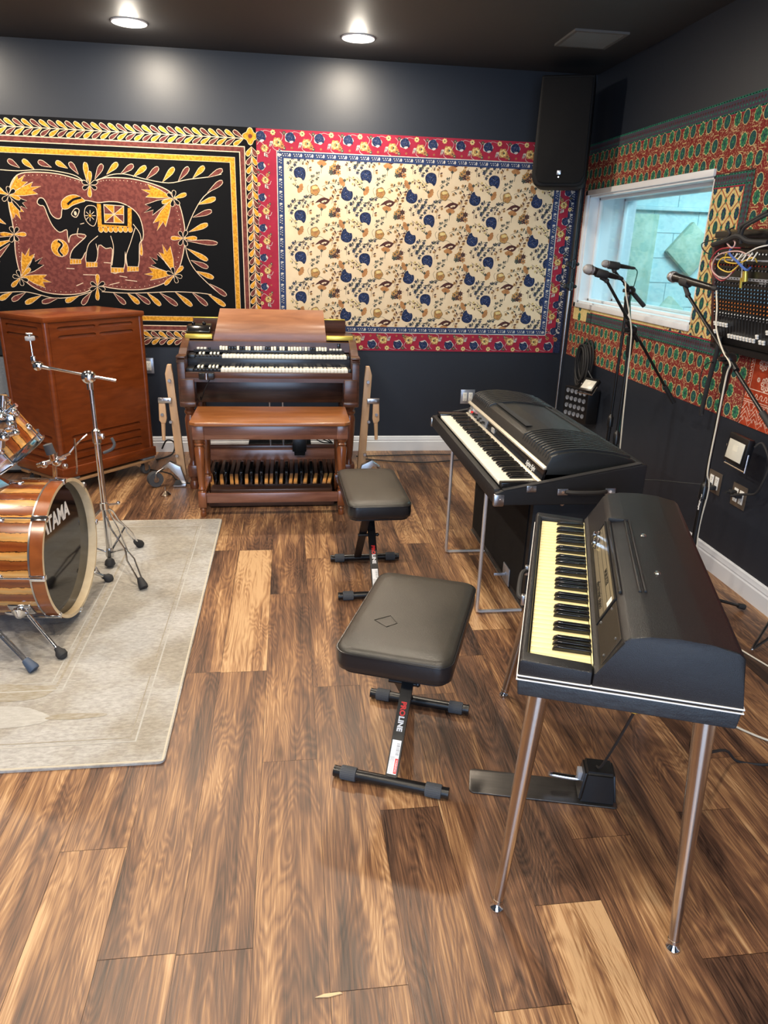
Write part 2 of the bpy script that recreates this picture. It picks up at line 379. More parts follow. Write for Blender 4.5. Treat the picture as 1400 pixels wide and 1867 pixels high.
    def sphere(s, c, r, mname=None, sc=(1, 1, 1), seg=20):
        before = set(s.bm.faces)
        g = bmesh.ops.create_uvsphere(s.bm, u_segments=seg, v_segments=seg//2, radius=r)
        for v in g['verts']: v.co = Vector((v.co.x*sc[0]+c[0], v.co.y*sc[1]+c[1], v.co.z*sc[2]+c[2]))
        s._tag([f for f in s.bm.faces if f not in before], mname); return s
    def plate(s, outer, holes, Pf, d, mname=None):
        """flat plate with holes: 2D loops mapped by Pf(u,v,depth)"""
        loops = [outer]+holes
        tri = tessellate_polygon([[Vector((p[0], p[1], 0)) for p in l] for l in loops]); flat = [p for l in loops for p in l]
        A = [s.bm.verts.new(Pf(p[0], p[1], 0)) for p in flat]; B = [s.bm.verts.new(Pf(p[0], p[1], d)) for p in flat]; fs = []
        for t in tri:
            for V in (A, B):
                try: fs.append(s.bm.faces.new([V[i] for i in t]))
                except ValueError: pass
        k = 0
        for l in loops:
            n = len(l)
            for i in range(n): fs.append(s.bm.faces.new((A[k+i], A[k+(i+1) % n], B[k+(i+1) % n], B[k+i])))
            k += n
        s._tag(fs, mname); return s
    def build(s, name, mname, parent=None, local=False, ang=35, recalc=True, label=None):
        if recalc: bmesh.ops.recalc_face_normals(s.bm, faces=s.bm.faces)
        if parent is not None and not local:
            inv = WM[parent.name].inverted(); bmesh.ops.transform(s.bm, matrix=inv, verts=s.bm.verts)
        for f in s.bm.faces: f.smooth = True
        me = bpy.data.meshes.new(name); s.bm.to_mesh(me); s.bm.free()
        me.set_sharp_from_angle(angle=R(ang))
        if s.mats:
            for k in s.mats: me.materials.append(M[k])
        else: me.materials.append(M[mname])
        o = bpy.data.objects.new(name, me); COL.objects.link(o)
        if parent is not None: o.parent = parent; WM[o.name] = WM[parent.name]
        else: WM[o.name] = Matrix.Identity(4)
        if label: o['label'] = label
        return o
WM = {}
def thing(name, label, cat, loc=(0, 0, 0), rz=0, group=None):
    o = bpy.data.objects.new(name, None); o.empty_display_size = .1; COL.objects.link(o)
    o.location = loc; o.rotation_euler = (0, 0, rz); WM[o.name] = Matrix.Translation(loc) @ Matrix.Rotation(rz, 4, 'Z')
    tag(o, label, cat, group); return o
def tag(o, label, cat, group=None):
    o['label'] = label; o['category'] = cat
    if group: o['group'] = group
    return o
def struct(o): o['kind'] = 'structure'; return o
def copy_tree(src, parent=None, loc=None, rz=None):
    c = src.copy(); COL.objects.link(c)
    if parent is not None: c.parent = parent
    if loc is not None: c.location = loc
    if rz is not None: c.rotation_euler = (0, 0, rz)
    WM[c.name] = WM[parent.name] if parent is not None else Matrix.Translation(c.location) @ Matrix.Rotation(c.rotation_euler.z, 4, 'Z')
    for ch in [x for x in bpy.data.objects if x.parent == src and x != c]: copy_tree(ch, c)
    return c
def inst(src, parent, loc):
    o = src.copy(); COL.objects.link(o); o.parent = parent; o.location = loc; WM[o.name] = WM[parent.name]; return o
def text(body, name, size, mname, parent, Mx, shear=0, depth=.0004, bold=0, align='CENTER', sx=1):
    """Mx: matrix in the parent's local frame whose X is reading direction, Y up, Z out"""
    cu = bpy.data.curves.new(name, 'FONT'); cu.body = body; cu.size = size; cu.extrude = depth; cu.align_x = align; cu.align_y = 'CENTER'; cu.shear = shear; cu.offset = bold; cu.resolution_u = 3
    t = bpy.data.objects.new(name, cu); COL.objects.link(t); dg = bpy.context.evaluated_depsgraph_get(); dg.update()
    me = bpy.data.meshes.new_from_object(t.evaluated_get(dg)); bpy.data.objects.remove(t); bpy.data.curves.remove(cu)
    me.transform(Mx @ Matrix.Scale(sx, 4, (1, 0, 0))); me.materials.clear(); me.materials.append(M[mname]); me.name = name
    o = bpy.data.objects.new(name, me); COL.objects.link(o)
    if parent is not None: o.parent = parent; WM[o.name] = WM[parent.name]
    return o
def frame(o, x, y):
    o = Vector(o); x = Vector(x).normalized(); y = Vector(y); y = (y-x*y.dot(x)).normalized(); z = x.cross(y)
    m_ = Matrix.Identity(4)
    for i in range(3): m_[i][0] = x[i]; m_[i][1] = y[i]; m_[i][2] = z[i]; m_[i][3] = o[i]
    return m_

# ------------------------------------------------------------------ room shell
XR, YB, XL, YF, ZC = 2.18, 5.55, -3.5, -2.2, 2.72
WT = .36                                            # thickness of the wall with the window
WY0, WY1, WZ0, WZ1 = 3.79, 5.43, 1.195, 1.935       # window opening

# floor: planks laid along Y
bm = bmesh.new(); tone = []; seed = []
PW = .175; PL = 1.17
ix0 = -19
special = {}
for ix in range(ix0, 15):
    x0 = -.284+PW*ix; x1 = x0+PW
    off = {0: 3.575, 2: 1.11, 3: 1.64, -1: 1.24+1.17, -2: 1.57, 1: 3.05, 4: 2.2, 5: 1.28+1.17*2, 6: 2.65, 7: 1.10}.get(ix, random.uniform(0, PL))
    y = off-PL*8
    while y < YB:
        ya, yb = max(y, YF), min(y+PL, YB)
        if yb > ya+.001:
            g = .0006
            vs = [bm.verts.new(p) for p in ((x0+g, ya+g, 0), (x1-g, ya+g, 0), (x1-g, yb-g, 0), (x0+g, yb-g, 0))]
            bm.faces.new(vs)
            t_ = random.choice((.38, .44, .48, .50, .54, .58, .66))
            if ix == 0 and 2.3 < y < 2.5: t_ = .88
            elif ix == 5 and abs(yb-1.28) < .3: t_ = .85
            elif ix == 0 and 3.4 < y < 3.8: t_ = .40
            elif ix == 0: t_ = .50
            tone.append(t_); seed.append((random.uniform(0, 50), random.uniform(0, 50), 0))
        y += PL
# dark sub floor under the seams
vs = [bm.verts.new(p) for p in ((XL-.1, YF-.1, -.0015), (XR+.1, YF-.1, -.0015), (XR+.1, YB+.1, -.0015), (XL-.1, YB+.1, -.0015))]
bm.faces.new(vs); tone.append(-.6); seed.append((0, 0, 0))
me = bpy.data.meshes.new('floor'); bm.to_mesh(me); bm.free()
a_ = me.attributes.new('tone', 'FLOAT', 'FACE'); a_.data.foreach_set('value', tone)
a_ = me.attributes.new('seed', 'FLOAT_VECTOR', 'FACE'); a_.data.foreach_set('vector', [c for s_ in seed for c in s_])
me.materials.append(M['floor']); fo = bpy.data.objects.new('floor', me); COL.objects.link(fo); struct(fo)

b = MB(); b.box((XL-.1, YF-.1, ZC), (XR+.1, YB+.1, ZC+.1)); struct(b.build('ceiling', 'ceiling'))
b = MB(); b.box((XL-.1, YB, -.02), (XR+.02, YB+.1, ZC)); struct(b.build('wall_back', 'wall'))
b = MB(); b.box((XL-.1, YF, -.02), (XL, YB, ZC)); struct(b.build('wall_left', 'wall'))
b = MB()   # right wall with the window opening
for lo, hi in (((XR, YF, -.02), (XR+WT, WY0, ZC)), ((XR, WY1, -.02), (XR+WT, YB+1.2, ZC)), ((XR, WY0, -.02), (XR+WT, WY1, WZ0)), ((XR, WY0, WZ1), (XR+WT, WY1, ZC))): b.box(lo, hi)
struct(b.build('wall_right', 'wall'))
b = MB()   # wall behind the camera, with an assumed opening to admit the added daylight
for lo, hi in (((XL, YF-.1, -.02), (-1.6, YF, ZC)), ((1.0, YF-.1, -.02), (XR, YF, ZC)), ((-1.6, YF-.1, 2.25), (1.0, YF, ZC))): b.box(lo, hi)
struct(b.build('wall_front', 'wall'))

def baseboard(name, axis, a, b_, at, sgn):
    prof = [(0, 0), (.017, 0), (.017, .075), (.012, .082), (.014, .09), (.009, .104), (.009, .112), (.004, .12), (0, .12)]
    k = MB()
    if axis == 'x': k.prism([(at+sgn*p[0], p[1]) for p in prof], 'x', a, b_)
    else: k.prism([(at+sgn*p[0], p[1]) for p in prof], 'y', a, b_)
    return struct(k.build(name, 'white_trim', ang=20))
baseboard('baseboard_back', 'x', XL, XR, YB, -1)
baseboard('baseboard_right', 'y', YF, YB-.02, XR, -1)

# window: trim, jamb and two panes
t = MB()
t.box((XR-.018, WY0-.005, WZ1), (XR+.004, WY1+.04, WZ1+.035), bev=.003)          # head casing
t.box((XR-.018, WY0-.005, WZ0-.035), (XR+.004, WY1+.04, WZ0), bev=.003)          # sill casing
t.box((XR-.018, WY1, WZ0-.035), (XR+.004, WY1+.045, WZ1+.035), bev=.003)         # far casing
t.box((XR, WY1-.012, WZ0), (XR+WT, WY1, WZ1)); t.box((XR, WY0, WZ0), (XR+WT, WY0+.012, WZ1))
t.box((XR, WY0, WZ0), (XR+WT, WY1, WZ0+.012)); t.box((XR, WY0, WZ1-.012), (XR+WT, WY1, WZ1))
for xx in (XR+.07, XR+.26):                                                       # stops that hold the panes
    t.box((xx, WY1-.034, WZ0+.012), (xx+.03, WY1-.012, WZ1-.012), bev=.002)
    t.box((xx, WY0+.012, WZ0+.012), (xx+.03, WY1-.012, WZ0+.030), bev=.002)
    t.box((xx, WY0+.012, WZ1-.030), (xx+.03, WY1-.012, WZ1-.012), bev=.002)
wf = struct(t.build('window_1', 'white_trim'))
for xx in (XR+.085, XR+.275):
    g = MB(); g.box((xx, WY0+.012, WZ0+.012), (xx+.005, WY1-.012, WZ1-.012)); g.build('window_pane', 'glass', wf)

# control room beyond the window
CX0, CX1, CY0, CY1 = XR+WT, 5.4, 2.6, 6.25
b = MB(); b.box((CX0, CY1, -.02), (CX1, CY1+.1, ZC)); 
struct(b.build('wall_control_room_far', 'block'))
k = MB()                                                # mortar joints pressed between painted blocks
for i in range(0, 14):
    z = .10+i*.2032; k.box((CX0, CY1-.0035, z), (CX1, CY1-.0005, z+.006))
    for j in range(9):
        x = CX0+.15+j*.406+(i % 2)*.203
        if x < CX1: k.box((x, CY1-.0035, z), (x+.006, CY1-.0005, z+.203))
M['mortar'] = mat('block_joint', (.36, .52, .56), .9)
struct(k.build('trim_1', 'mortar'))
b = MB(); b.box((CX1, CY0, -.02), (CX1+.1, CY1, ZC)); struct(b.build('wall_control_room_side', 'block'))
b = MB(); b.box((CX0, CY0-.1, -.02), (CX1, CY0, ZC)); struct(b.build('wall_control_room_near', 'block'))
b = MB(); b.box((CX0, CY0, -.1), (CX1, CY1, -.005)); struct(b.build('floor_control_room', 'carpet_grey'))
b = MB(); b.box((CX0, CY0-.1, ZC), (CX1+.1, CY1+.1, ZC+.1)); struct(b.build('ceiling_control_room', 'light_wall'))
k = MB(); k.box((CX0+.1, CY1-.05, 1.90), (CX1, CY1-.004, 1.93), bev=.004)
struct(k.build('trim_2', 'block'))
k = MB(); k.box((2.84, CY1-.06, .95), (3.12, CY1-.004, 1.87), bev=.008)
tag(k.build('acoustic_panel', 'panel_cloth'), 'tall pale green damask wall panel in the control room seen through the window', 'acoustic panel')
def diamond(c, h, label):
    k = MB(); s = h/math.sqrt(2)
    k.box((-s, -.055, -s), (s, 0, s), bev=.01, M_=Matrix.Translation((c[0], CY1-.004, c[1])) @ Matrix.Rotation(R(40), 4, 'Y'))
    tag(k.build('acoustic_panel', 'panel_cloth'), label, 'acoustic panel')
diamond((3.46, 1.60), .225, 'upper diamond-hung pale square acoustic panel beyond the window')
diamond((3.36, .99), .225, 'lower diamond-hung acoustic panel, only its top corner above the window sill')

# ceiling: downlights and vent
M['led'] = mat('downlight_diffuser', (1, .95, .85), .5, emit=((1, .88, .68), 26))
first = None
LBL = {0: 'round recessed ceiling downlight above the elephant hanging', 1: 'round recessed ceiling downlight above the floral hanging'}
for i, (x, y) in enumerate(DOWNLIGHTS):
    r_ = thing('ceiling_downlight', LBL.get(i, 'round recessed ceiling downlight assumed outside the view'), 'ceiling light', (x, y, ZC), 0, 'recessed ceiling downlights')
    if first is None:
        k = MB(); k.lathe([(.070, 0), (.070, -.004), (.098, -.007), (.103, -.003), (.103, 0)]); k.build('trim_ring', 'white_trim', r_, local=True)
        k = MB(); k.lathe([(0, -.0045), (.069, -.0045), (.069, -.001), (0, -.001)]); k.build('diffuser', 'led', r_, local=True)
        first = r_
    else:
        for ch in [c for c in bpy.data.objects if c.parent == first]: inst(ch, r_, (0, 0, 0))
    area('downlight_glow', (x, y, ZC-.012), (0, 0, 0), .13, .13, DOWN_POWER, (1, .86, .68), 'DISK', PI)
    pd_ = bpy.data.lights.new('downlight_fill', 'POINT'); pd_.energy = FILL_POWER; pd_.color = (1, .90, .76); pd_.shadow_soft_size = .035  # point fill added under each flat diffuser to brighten upper walls and ceiling
    po_ = bpy.data.objects.new('downlight_fill', pd_); po_.location = (x, y, ZC-.045); COL.objects.link(po_)
v = thing('ceiling_vent', 'louvred square air vent in the black ceiling', 'vent', (1.77, 4.68, ZC))
k = MB(); k.plate([(-.16, -.17), (.16, -.17), (.16, .17), (-.16, .17)], [[(-.14, -.15), (-.14, .15), (.14, .15), (.14, -.15)]], lambda a, b_, d: (a, b_, -d), .012)
M['vent'] = mat('dusty_vent', (.12, .115, .11), .5); k.build('frame', 'vent', v, local=True)
for j in range(14):
    k = MB(); y = -.14+j*.0215; k.prism([(y, -.004), (y+.012, -.012), (y+.0135, -.012), (y+.0015, -.004)], 'x', -.14, .14); k.build('slat', 'vent', v, local=True)
k = MB(); k.box((-.14, -.15, -.002), (.14, .15, -.0005)); k.build('duct', 'black_metal', v, local=True)

# ------------------------------------------------------------------ wall hangings
class Art(MB):
    """printed cloth: shapes lie in the cloth's plane, a hair above each other, clipped to the cloth"""
    def __init__(s, P3, bounds): super().__init__(); s.P3 = P3; s.b = bounds; s.k = 0
    def shape(s, pts, mname, lay):
        u0_, u1_, v0_, v1_ = s.b
        if all(p[0] <= u0_ for p in pts) or all(p[0] >= u1_ for p in pts) or all(p[1] <= v0_ for p in pts) or all(p[1] >= v1_ for p in pts): return
        q = []
        for p in pts:
            c = (min(max(p[0], u0_), u1_), min(max(p[1], v0_), v1_))
            if not q or abs(c[0]-q[-1][0])+abs(c[1]-q[-1][1]) > 1e-5: q.append(c)
        if len(q) > 2 and abs(q[0][0]-q[-1][0])+abs(q[0][1]-q[-1][1]) < 1e-5: q.pop()
        if len(q) < 3: return
        s.k = (s.k+1) % 7
        s.poly([s.P3(p[0], p[1], lay*.00022+s.k*.00002) for p in q], mname)
    def rect(s, u0_, v0_, u1_, v1_, mname, lay): s.shape([(u0_, v0_), (u1_, v0_), (u1_, v1_), (u0_, v1_)], mname, lay)
    def ring(s, u0_, v0_, u1_, v1_, w_, mname, lay):
        s.rect(u0_, v0_, u1_, v0_+w_, mname, lay); s.rect(u0_, v1_-w_, u1_, v1_, mname, lay)
        s.rect(u0_, v0_+w_, u0_+w_, v1_-w_, mname, lay); s.rect(u1_-w_, v0_+w_, u1_, v1_-w_, mname, lay)
    def line(s, pts, w_, mname, lay, closed=False):
        n = len(pts)
        L_, Rr = [], []
        for i in range(n):
            a = Vector(pts[(i-1) % n] if closed or i else pts[0]); c = Vector(pts[(i+1) % n] if closed or i < n-1 else pts[-1])
            d = (c-a); d = d.normalized() if d.length > 1e-9 else Vector((1, 0)); nn = Vector((-d.y, d.x))*w_/2; p = Vector(pts[i])
            L_.append(p+nn); Rr.append(p-nn)
        for i in range(n if closed else n-1):
            j = (i+1) % n; s.shape([L_[i], L_[j], Rr[j], Rr[i]], mname, lay)
    def blob(s, c, rx, ry, mname, lay, ang=0, lobes=0, amp=0, n=18, ph=0):
        ca, sa = math.cos(ang), math.sin(ang); pts = []
        for i in range(n):
            t = 2*PI*i/n; r_ = 1+amp*math.cos(lobes*t+ph); x = rx*r_*math.cos(t); y = ry*r_*math.sin(t)
            pts.append((c[0]+x*ca-y*sa, c[1]+x*sa+y*ca))
        s.shape(pts, mname, lay)
    def leaf(s, base, tip, wd, mname, lay, edge=None, ew=.004, fat=.68):
        """petal from base to rounded tip"""
        b_ = Vector(base); t = Vector(tip); d = t-b_; n = Vector((-d.y, d.x)).normalized()
        prof = [(0, .02), (.25, .34), (.5, .78), (fat, 1), (.86, .86), (.96, .5), (1, .0)]
        def out(g, gl):
            D = d.normalized(); L_ = d.length; A = [b_+D*(L_*p[0]+gl*(p[0]-.35)*1.2)+n*(wd/2*p[1]+g*(.35 if p[0] == 0 else 1)) for p in prof]
            B = [b_+D*(L_*p[0]+gl*(p[0]-.35)*1.2)-n*(wd/2*p[1]+g*(.35 if p[0] == 0 else 1)) for p in prof[::-1]]
            return A+B[1:]
        if edge: s.shape(out(ew, ew), edge, lay)
        s.shape(out(0, 0), mname, lay+1)
CT = .003  # cloth thickness

# --- elephant batik, measured on the back wall plane
YE = YB-CT
def E(x, y):                      # crop coordinates (2.8 px per photo px) -> wall x,z
    p = onY(x/2.8, 180+y/2.8, YE); return (p.x, p.z)
EX0, EX1, EZ0, EZ1 = -2.36, -.195, .80, 2.281
art = Art(lambda u, v, d: (u, YE-.0004-d, v), (EX0, EX1, EZ0, EZ1))
art.box((EX0, YE, EZ0), (EX1, YB-.0005, EZ1), 'f_black')
def W(px): return px*.00128
# frames (from the cloth's edges)
def inset(a): return EX0+a, EZ0+a*1.0, EX1-a, EZ1-a
art.ring(EX0+.088, EZ0+.118, EX1-.088, EZ1-.118, .040, 'f_line', 1)
art.ring(EX0+.094, EZ0+.124, EX1-.094, EZ1-.124, .028, 'f_maroon', 2)
art.ring(EX0+.158, EZ0+.188, EX1-.158, EZ1-.188, .036, 'f_line', 1)
art.ring(EX0+.161, EZ0+.191, EX1-.161, EZ1-.191, .030, 'f_gold', 2)
# leafy border garlands
def garland(p0, p1, step, ln, side, wd):
    a = Vector(p0); c = Vector(p1); d = (c-a).normalized(); n = Vector((-d.y, d.x)); L_ = (c-a).length; k = 0; t = 0
    art.line([a, c], .005, 'f_line', 2)
    while t < L_:
        p = a+d*t
        for sg, q in ((1, 0), (-1, 1)):
            art.leaf(p, p-d*ln+n*sg*side, wd, 'f_gold' if (k+q) % 2 else 'f_maroon', 3, 'f_line', .0035)
        k += 1; t += step
garland((EX0, EZ1-.066), (EX1-.07, EZ1-.070), .0545, .068, .044, .022)
garland((EX0, EZ0+.066), (EX1-.07, EZ0+.066), .0545, .062, .042, .025)
garland((EX1-.044, EZ1-.12), (EX1-.044, EZ0+.08), .0545, -.056, .032, .026)
garland((EX0+.044, EZ1-.12), (EX0+.044, EZ0+.08), .0535, -.050, .030, .030)
for cx_, cz_ in ((EX1-.05, EZ1-.055), (EX1-.05, EZ0+.05)):
    art.blob((cx_, cz_), .046, .046, 'f_line', 3, 0, 4, .22, 24); art.blob((cx_, cz_), .042, .042, 'f_gold', 4, 0, 4, .22, 24); art.blob((cx_, cz_), .014, .014, 'f_maroon', 5)
# medallion
med = [(460, 440), (400, 412), (300, 385), (200, 375), (110, 380), (65, 415), (42, 490), (48, 560), (65, 640), (75, 720), (80, 790), (100, 880), (140, 940), (220, 985), (330, 1000), (430, 990), (500, 955),
       (560, 965), (650, 975), (750, 970), (850, 935), (905, 885), (935, 790), (945, 690), (930, 590), (905, 520), (860, 470), (780, 435), (680, 410), (600, 403), (530, 405), (485, 420)]
def smooth_loop(P, n=4):
    P = [Vector(p) for p in P]; out = []; N = len(P)
    for i in range(N):
        p0, p1, p2, p3 = P[i-1], P[i], P[(i+1) % N], P[(i+2) % N]
        for k in range(n):
            t = k/n; out.append(.5*((2*p1)+(p2-p0)*t+(2*p0-5*p1+4*p2-p3)*t*t+(-p0+3*p1-3*p2+p3)*t**3))
    return out
def smooth_open(P, n=4):
    P = [Vector(p) for p in P]; out = []; N = len(P)
    for i in range(N-1):
        p0, p1, p2, p3 = P[max(i-1, 0)], P[i], P[i+1], P[min(i+2, N-1)]
        for k in range(n):
            t = k/n; out.append(.5*((2*p1)+(p2-p0)*t+(2*p0-5*p1+4*p2-p3)*t*t+(-p0+3*p1-3*p2+p3)*t**3))
    return out+[P[-1]]
ml = [E(*p) for p in smooth_loop(med)]
art.shape(ml, 'f_maroon', 2); art.line(ml, .006, 'f_line', 4, True)
cen = Vector(E(490, 690))
for i in range(0, len(ml), 1):
    p = cen+(Vector(ml[i])-cen)*.955; art.blob(p, .0028, .0028, 'f_line', 4, n=6)
# vines with petals round the medallion: list of (stem points, leaves)
def vine(stem, leaves):
    art.line([E(*p) for p in smooth_open(stem)], .005, 'f_line', 3)
    for bx, by, tx, ty, col in leaves: art.leaf(E(bx, by), E(tx, ty), .030, 'f_gold' if col else 'f_maroon', 4, 'f_line', .0035)
vine([(0, 362), (90, 368), (200, 362), (300, 372), (390, 395), (445, 440)],
     [(100, 352, 40, 312, 0), (175, 360, 115, 312, 1), (262, 350, 195, 320, 0), (345, 355, 285, 322, 1), (400, 385, 355, 325, 0), (445, 425, 435, 325, 1)])
vine([(470, 430), (560, 390), (640, 385), (740, 410), (860, 430), (960, 412), (1060, 400), (1130, 385)],
     [(485, 410, 522, 335, 0), (545, 385, 600, 328, 1), (615, 385, 680, 338, 0), (680, 398, 745, 345, 1), (745, 412, 808, 350, 0), (830, 425, 888, 352, 1), (910, 420, 962, 350, 0), (985, 405, 1042, 346, 1), (1060, 402, 1135, 362, 0)])
vine([(945, 690), (985, 590), (1040, 500), (1110, 450)],
     [(1060, 478, 1135, 420, 0), (1010, 540, 1100, 508, 1), (985, 605, 1080, 572, 0), (965, 680, 1060, 640, 1), (950, 725, 1110, 738, 0)])
vine([(945, 740), (960, 810), (1000, 880), (1080, 960), (1130, 1000)],
     [(955, 765, 1060, 825, 1), (975, 825, 1062, 862, 0), (1000, 880, 1090, 915, 1), (1070, 945, 1155, 1005, 0)])
vine([(520, 985), (640, 992), (760, 990), (880, 985), (1000, 990), (1080, 1000)],
     [(580, 992, 640, 1048, 0), (650, 992, 710, 1046, 1), (690, 992, 765, 1046, 0), (750, 990, 820, 1055, 1), (815, 990, 905, 1055, 0), (895, 987, 980, 1058, 1), (980, 988, 1058, 1055, 0), (1060, 996, 1150, 1058, 1)])
vine([(470, 985), (380, 1010), (280, 1018), (200, 1000), (120, 985), (0, 990)],
     [(465, 988, 420, 1050, 0), (400, 1008, 335, 1035, 1), (300, 1016, 215, 1040, 0), (210, 1005, 130, 1045, 1), (130, 990, 62, 1030, 0), (65, 985, 0, 1025, 1)])
vine([(40, 490), (-30, 440), (-100, 420)], [(30, 485, -20, 455, 1), (-10, 455, -60, 400, 0), (30, 640, -40, 600, 1), (70, 700, -60, 690, 0), (60, 720, -50, 760, 1), (50, 740, -40, 830, 0), (10, 770, -80, 900, 1), (0, 830, -90, 960, 0)])
# four-petal buds on the medallion's rim, and pointed blossoms inside it
for cx_, cy_, a in ((458, 440, -90), (498, 958, 90), (885, 510, 200), (45, 490, -20), (935, 712, 180), (72, 692, 0), (105, 915, -135), (890, 900, 45)):
    for j, (da, ln, c_) in enumerate(((180, 70, 1), (-115, 42, 0), (115, 42, 0), (60, 40, 0), (-60, 40, 0), (0, 62, 1))):
        an = R(a+da); art.leaf(E(cx_, cy_), E(cx_+ln*math.cos(an), cy_-ln*math.sin(an)), .024, 'f_gold' if c_ else 'f_black', 5, 'f_line', .003)
for cx_, cy_, dirs in ((40, 492, ((50, 1.25, 15), (15, 1.6, 1), (-35, 1.1, 0), (-62, 1.3, 1))), (880, 505, ((165, 1.5, 1), (208, 1.5, 0), (245, 1.7, 1))),
                       (112, 905, ((75, 1.35, 1), (42, 1.3, 0), (-12, 1.4, 1))), (890, 895, ((112, 1.5, 1), (145, 1.4, 0), (180, 1.4, 1)))):
    for da, ln, c_ in dirs:
        an = R(da); L_ = 110*ln; u_ = Vector((math.cos(an), -math.sin(an))); n_ = Vector((-u_.y, u_.x)); o_ = Vector((cx_, cy_))
        sh = [o_, o_+u_*L_*.45+n_*24, o_+u_*L_*.85+n_*34, o_+u_*L_*.72+n_*8, o_+u_*L_, o_+u_*L_*.70-n_*10, o_+u_*L_*.80-n_*32, o_+u_*L_*.42-n_*20]
        q = [E(*p) for p in sh]; art.shape(q, 'f_gold' if c_ else 'f_black', 4); art.line(q, .0035, 'f_line', 5, True)
# the elephant
body = [(190, 530), (200, 508), (222, 510), (240, 540), (262, 590), (290, 612), (312, 605), (318, 560), (345, 535), (400, 520), (450, 520), (500, 530), (560, 525), (620, 532), (680, 565), (715, 610), (732, 680),
        (728, 720), (712, 745), (706, 860), (652, 862), (640, 780), (632, 870), (568, 885), (575, 770), (540, 765), (505, 748), (492, 830), (440, 835), (440, 780), (412, 825), (360, 822), (368, 775), (400, 740),
        (440, 700), (400, 690), (360, 700), (352, 735), (345, 700), (340, 668), (305, 682), (270, 650), (245, 600), (225, 550), (205, 545)]
bl = [E(*p) for p in smooth_loop(body, 3)]
art.shape(bl, 'f_black', 6); art.line(bl, .0055, 'f_line', 7, True)
cap = [(318, 560), (315, 525), (345, 497), (390, 492), (435, 520), (410, 530), (370, 545), (345, 562)]
q = [E(*p) for p in smooth_loop(cap, 3)]; art.shape(q, 'f_gold', 8); art.line(q, .004, 'f_line', 9, True)
art.line([E(*p) for p in smooth_open([(345, 540), (375, 515), (415, 505)])], .014, 'f_black', 9)
ear = [(435, 560), (455, 545), (490, 555), (495, 610), (480, 650), (450, 635), (432, 600)]
q = [E(*p) for p in smooth_loop(ear, 3)]; art.shape(q, 'f_black', 8); art.line(q, .004, 'f_line', 9, True)
for j in range(8): an = j*PI/4; art.line([E(460+10*math.cos(an), 597+10*math.sin(an)), E(460+28*math.cos(an), 597+28*math.sin(an))], .004, 'f_line', 9)
art.blob(E(460, 597), .009, .009, 'f_gold', 10)
art.line([E(*p) for p in smooth_loop([(365, 590), (385, 560), (405, 570), (390, 605)], 3)], .005, 'f_line', 9, True); art.blob(E(385, 585), .009, .014, 'f_line', 9)
sad = [(495, 535), (672, 560), (672, 655), (500, 655)]
art.shape([E(*p) for p in sad], 'f_gold', 8)
for j in range(7): art.blob(E(515+25*j, 668), .017, .020, 'f_line', 8); art.blob(E(515+25*j, 667), .0145, .0175, 'f_gold', 9)
art.shape([E(*p) for p in ((515, 535), (652, 545), (652, 650), (520, 642))], 'f_black', 9)
art.line([E(*p) for p in ((530, 540), (632, 548), (632, 635), (535, 632))], .006, 'f_line', 11, True)
c0 = (582, 590); ring8 = [(530, 540), (582, 544), (632, 548), (632, 592), (632, 635), (582, 633), (535, 632), (532, 588)]
for j in range(8): art.shape([E(*c0), E(*ring8[j]), E(*ring8[(j+1) % 8])], ('f_gold', 'f_maroon')[j % 2], 10)
for j in range(8): art.line([E(*c0), E(*ring8[j])], .004, 'f_line', 11)
for x0, x1, yy in ((358, 415, 832), (440, 497, 848), (568, 632, 876), (650, 708, 870)):
    art.shape([E(x0, yy-14), E(x1, yy-12), E(x1, yy+10), E(x0, yy+12)], 'f_gold', 8); art.line([E(x0, yy-14), E(x1, yy-12), E(x1, yy+10), E(x0, yy+12)], .003, 'f_line', 9, True)
    for j in range(1, 4): xx = x0+(x1-x0)*j/4; art.line([E(xx, yy-10), E(xx, yy+10)], .003, 'f_line', 9)
for P in ([(500, 700), (455, 740), (440, 790)], [(490, 740), (500, 790), (492, 830)], [(565, 700), (580, 760), (572, 850)], [(690, 660), (665, 740), (645, 800), (650, 850)], [(680, 640), (715, 690), (722, 750)], [(400, 660), (395, 700), (425, 712)], [(410, 640), (430, 635)]):
    art.line([E(*p) for p in smooth_open(P)], .0045, 'f_line', 9)
art.leaf(E(722, 735), E(722, 800), .016, 'f_gold', 9, 'f_line', .003)
art.blob(E(306, 762), .059, .059, 'f_line', 5); art.blob(E(306, 762), .056, .056, 'f_gold', 6)
art.line([E(*p) for p in smooth_open([(295, 722), (318, 745), (300, 775), (322, 805)])], .020, 'f_line', 7); art.line([E(*p) for p in smooth_open([(295, 725), (316, 745), (300, 775), (320, 802)])], .014, 'f_black', 8)
for P in ([(340, 866), (380, 868)], [(425, 898), (500, 900)], [(530, 836), (600, 842)], [(610, 905), (650, 912)], [(390, 955), (425, 940)], [(560, 950), (610, 938)], [(640, 925), (700, 932)]):
    art.line([E(*p) for p in P], .005, 'f_line', 4)
tag(art.build('elephant_tapestry', 'f_black', recalc=False), 'black, maroon and gold batik wall hanging with an elephant in a medallion', 'wall hanging')

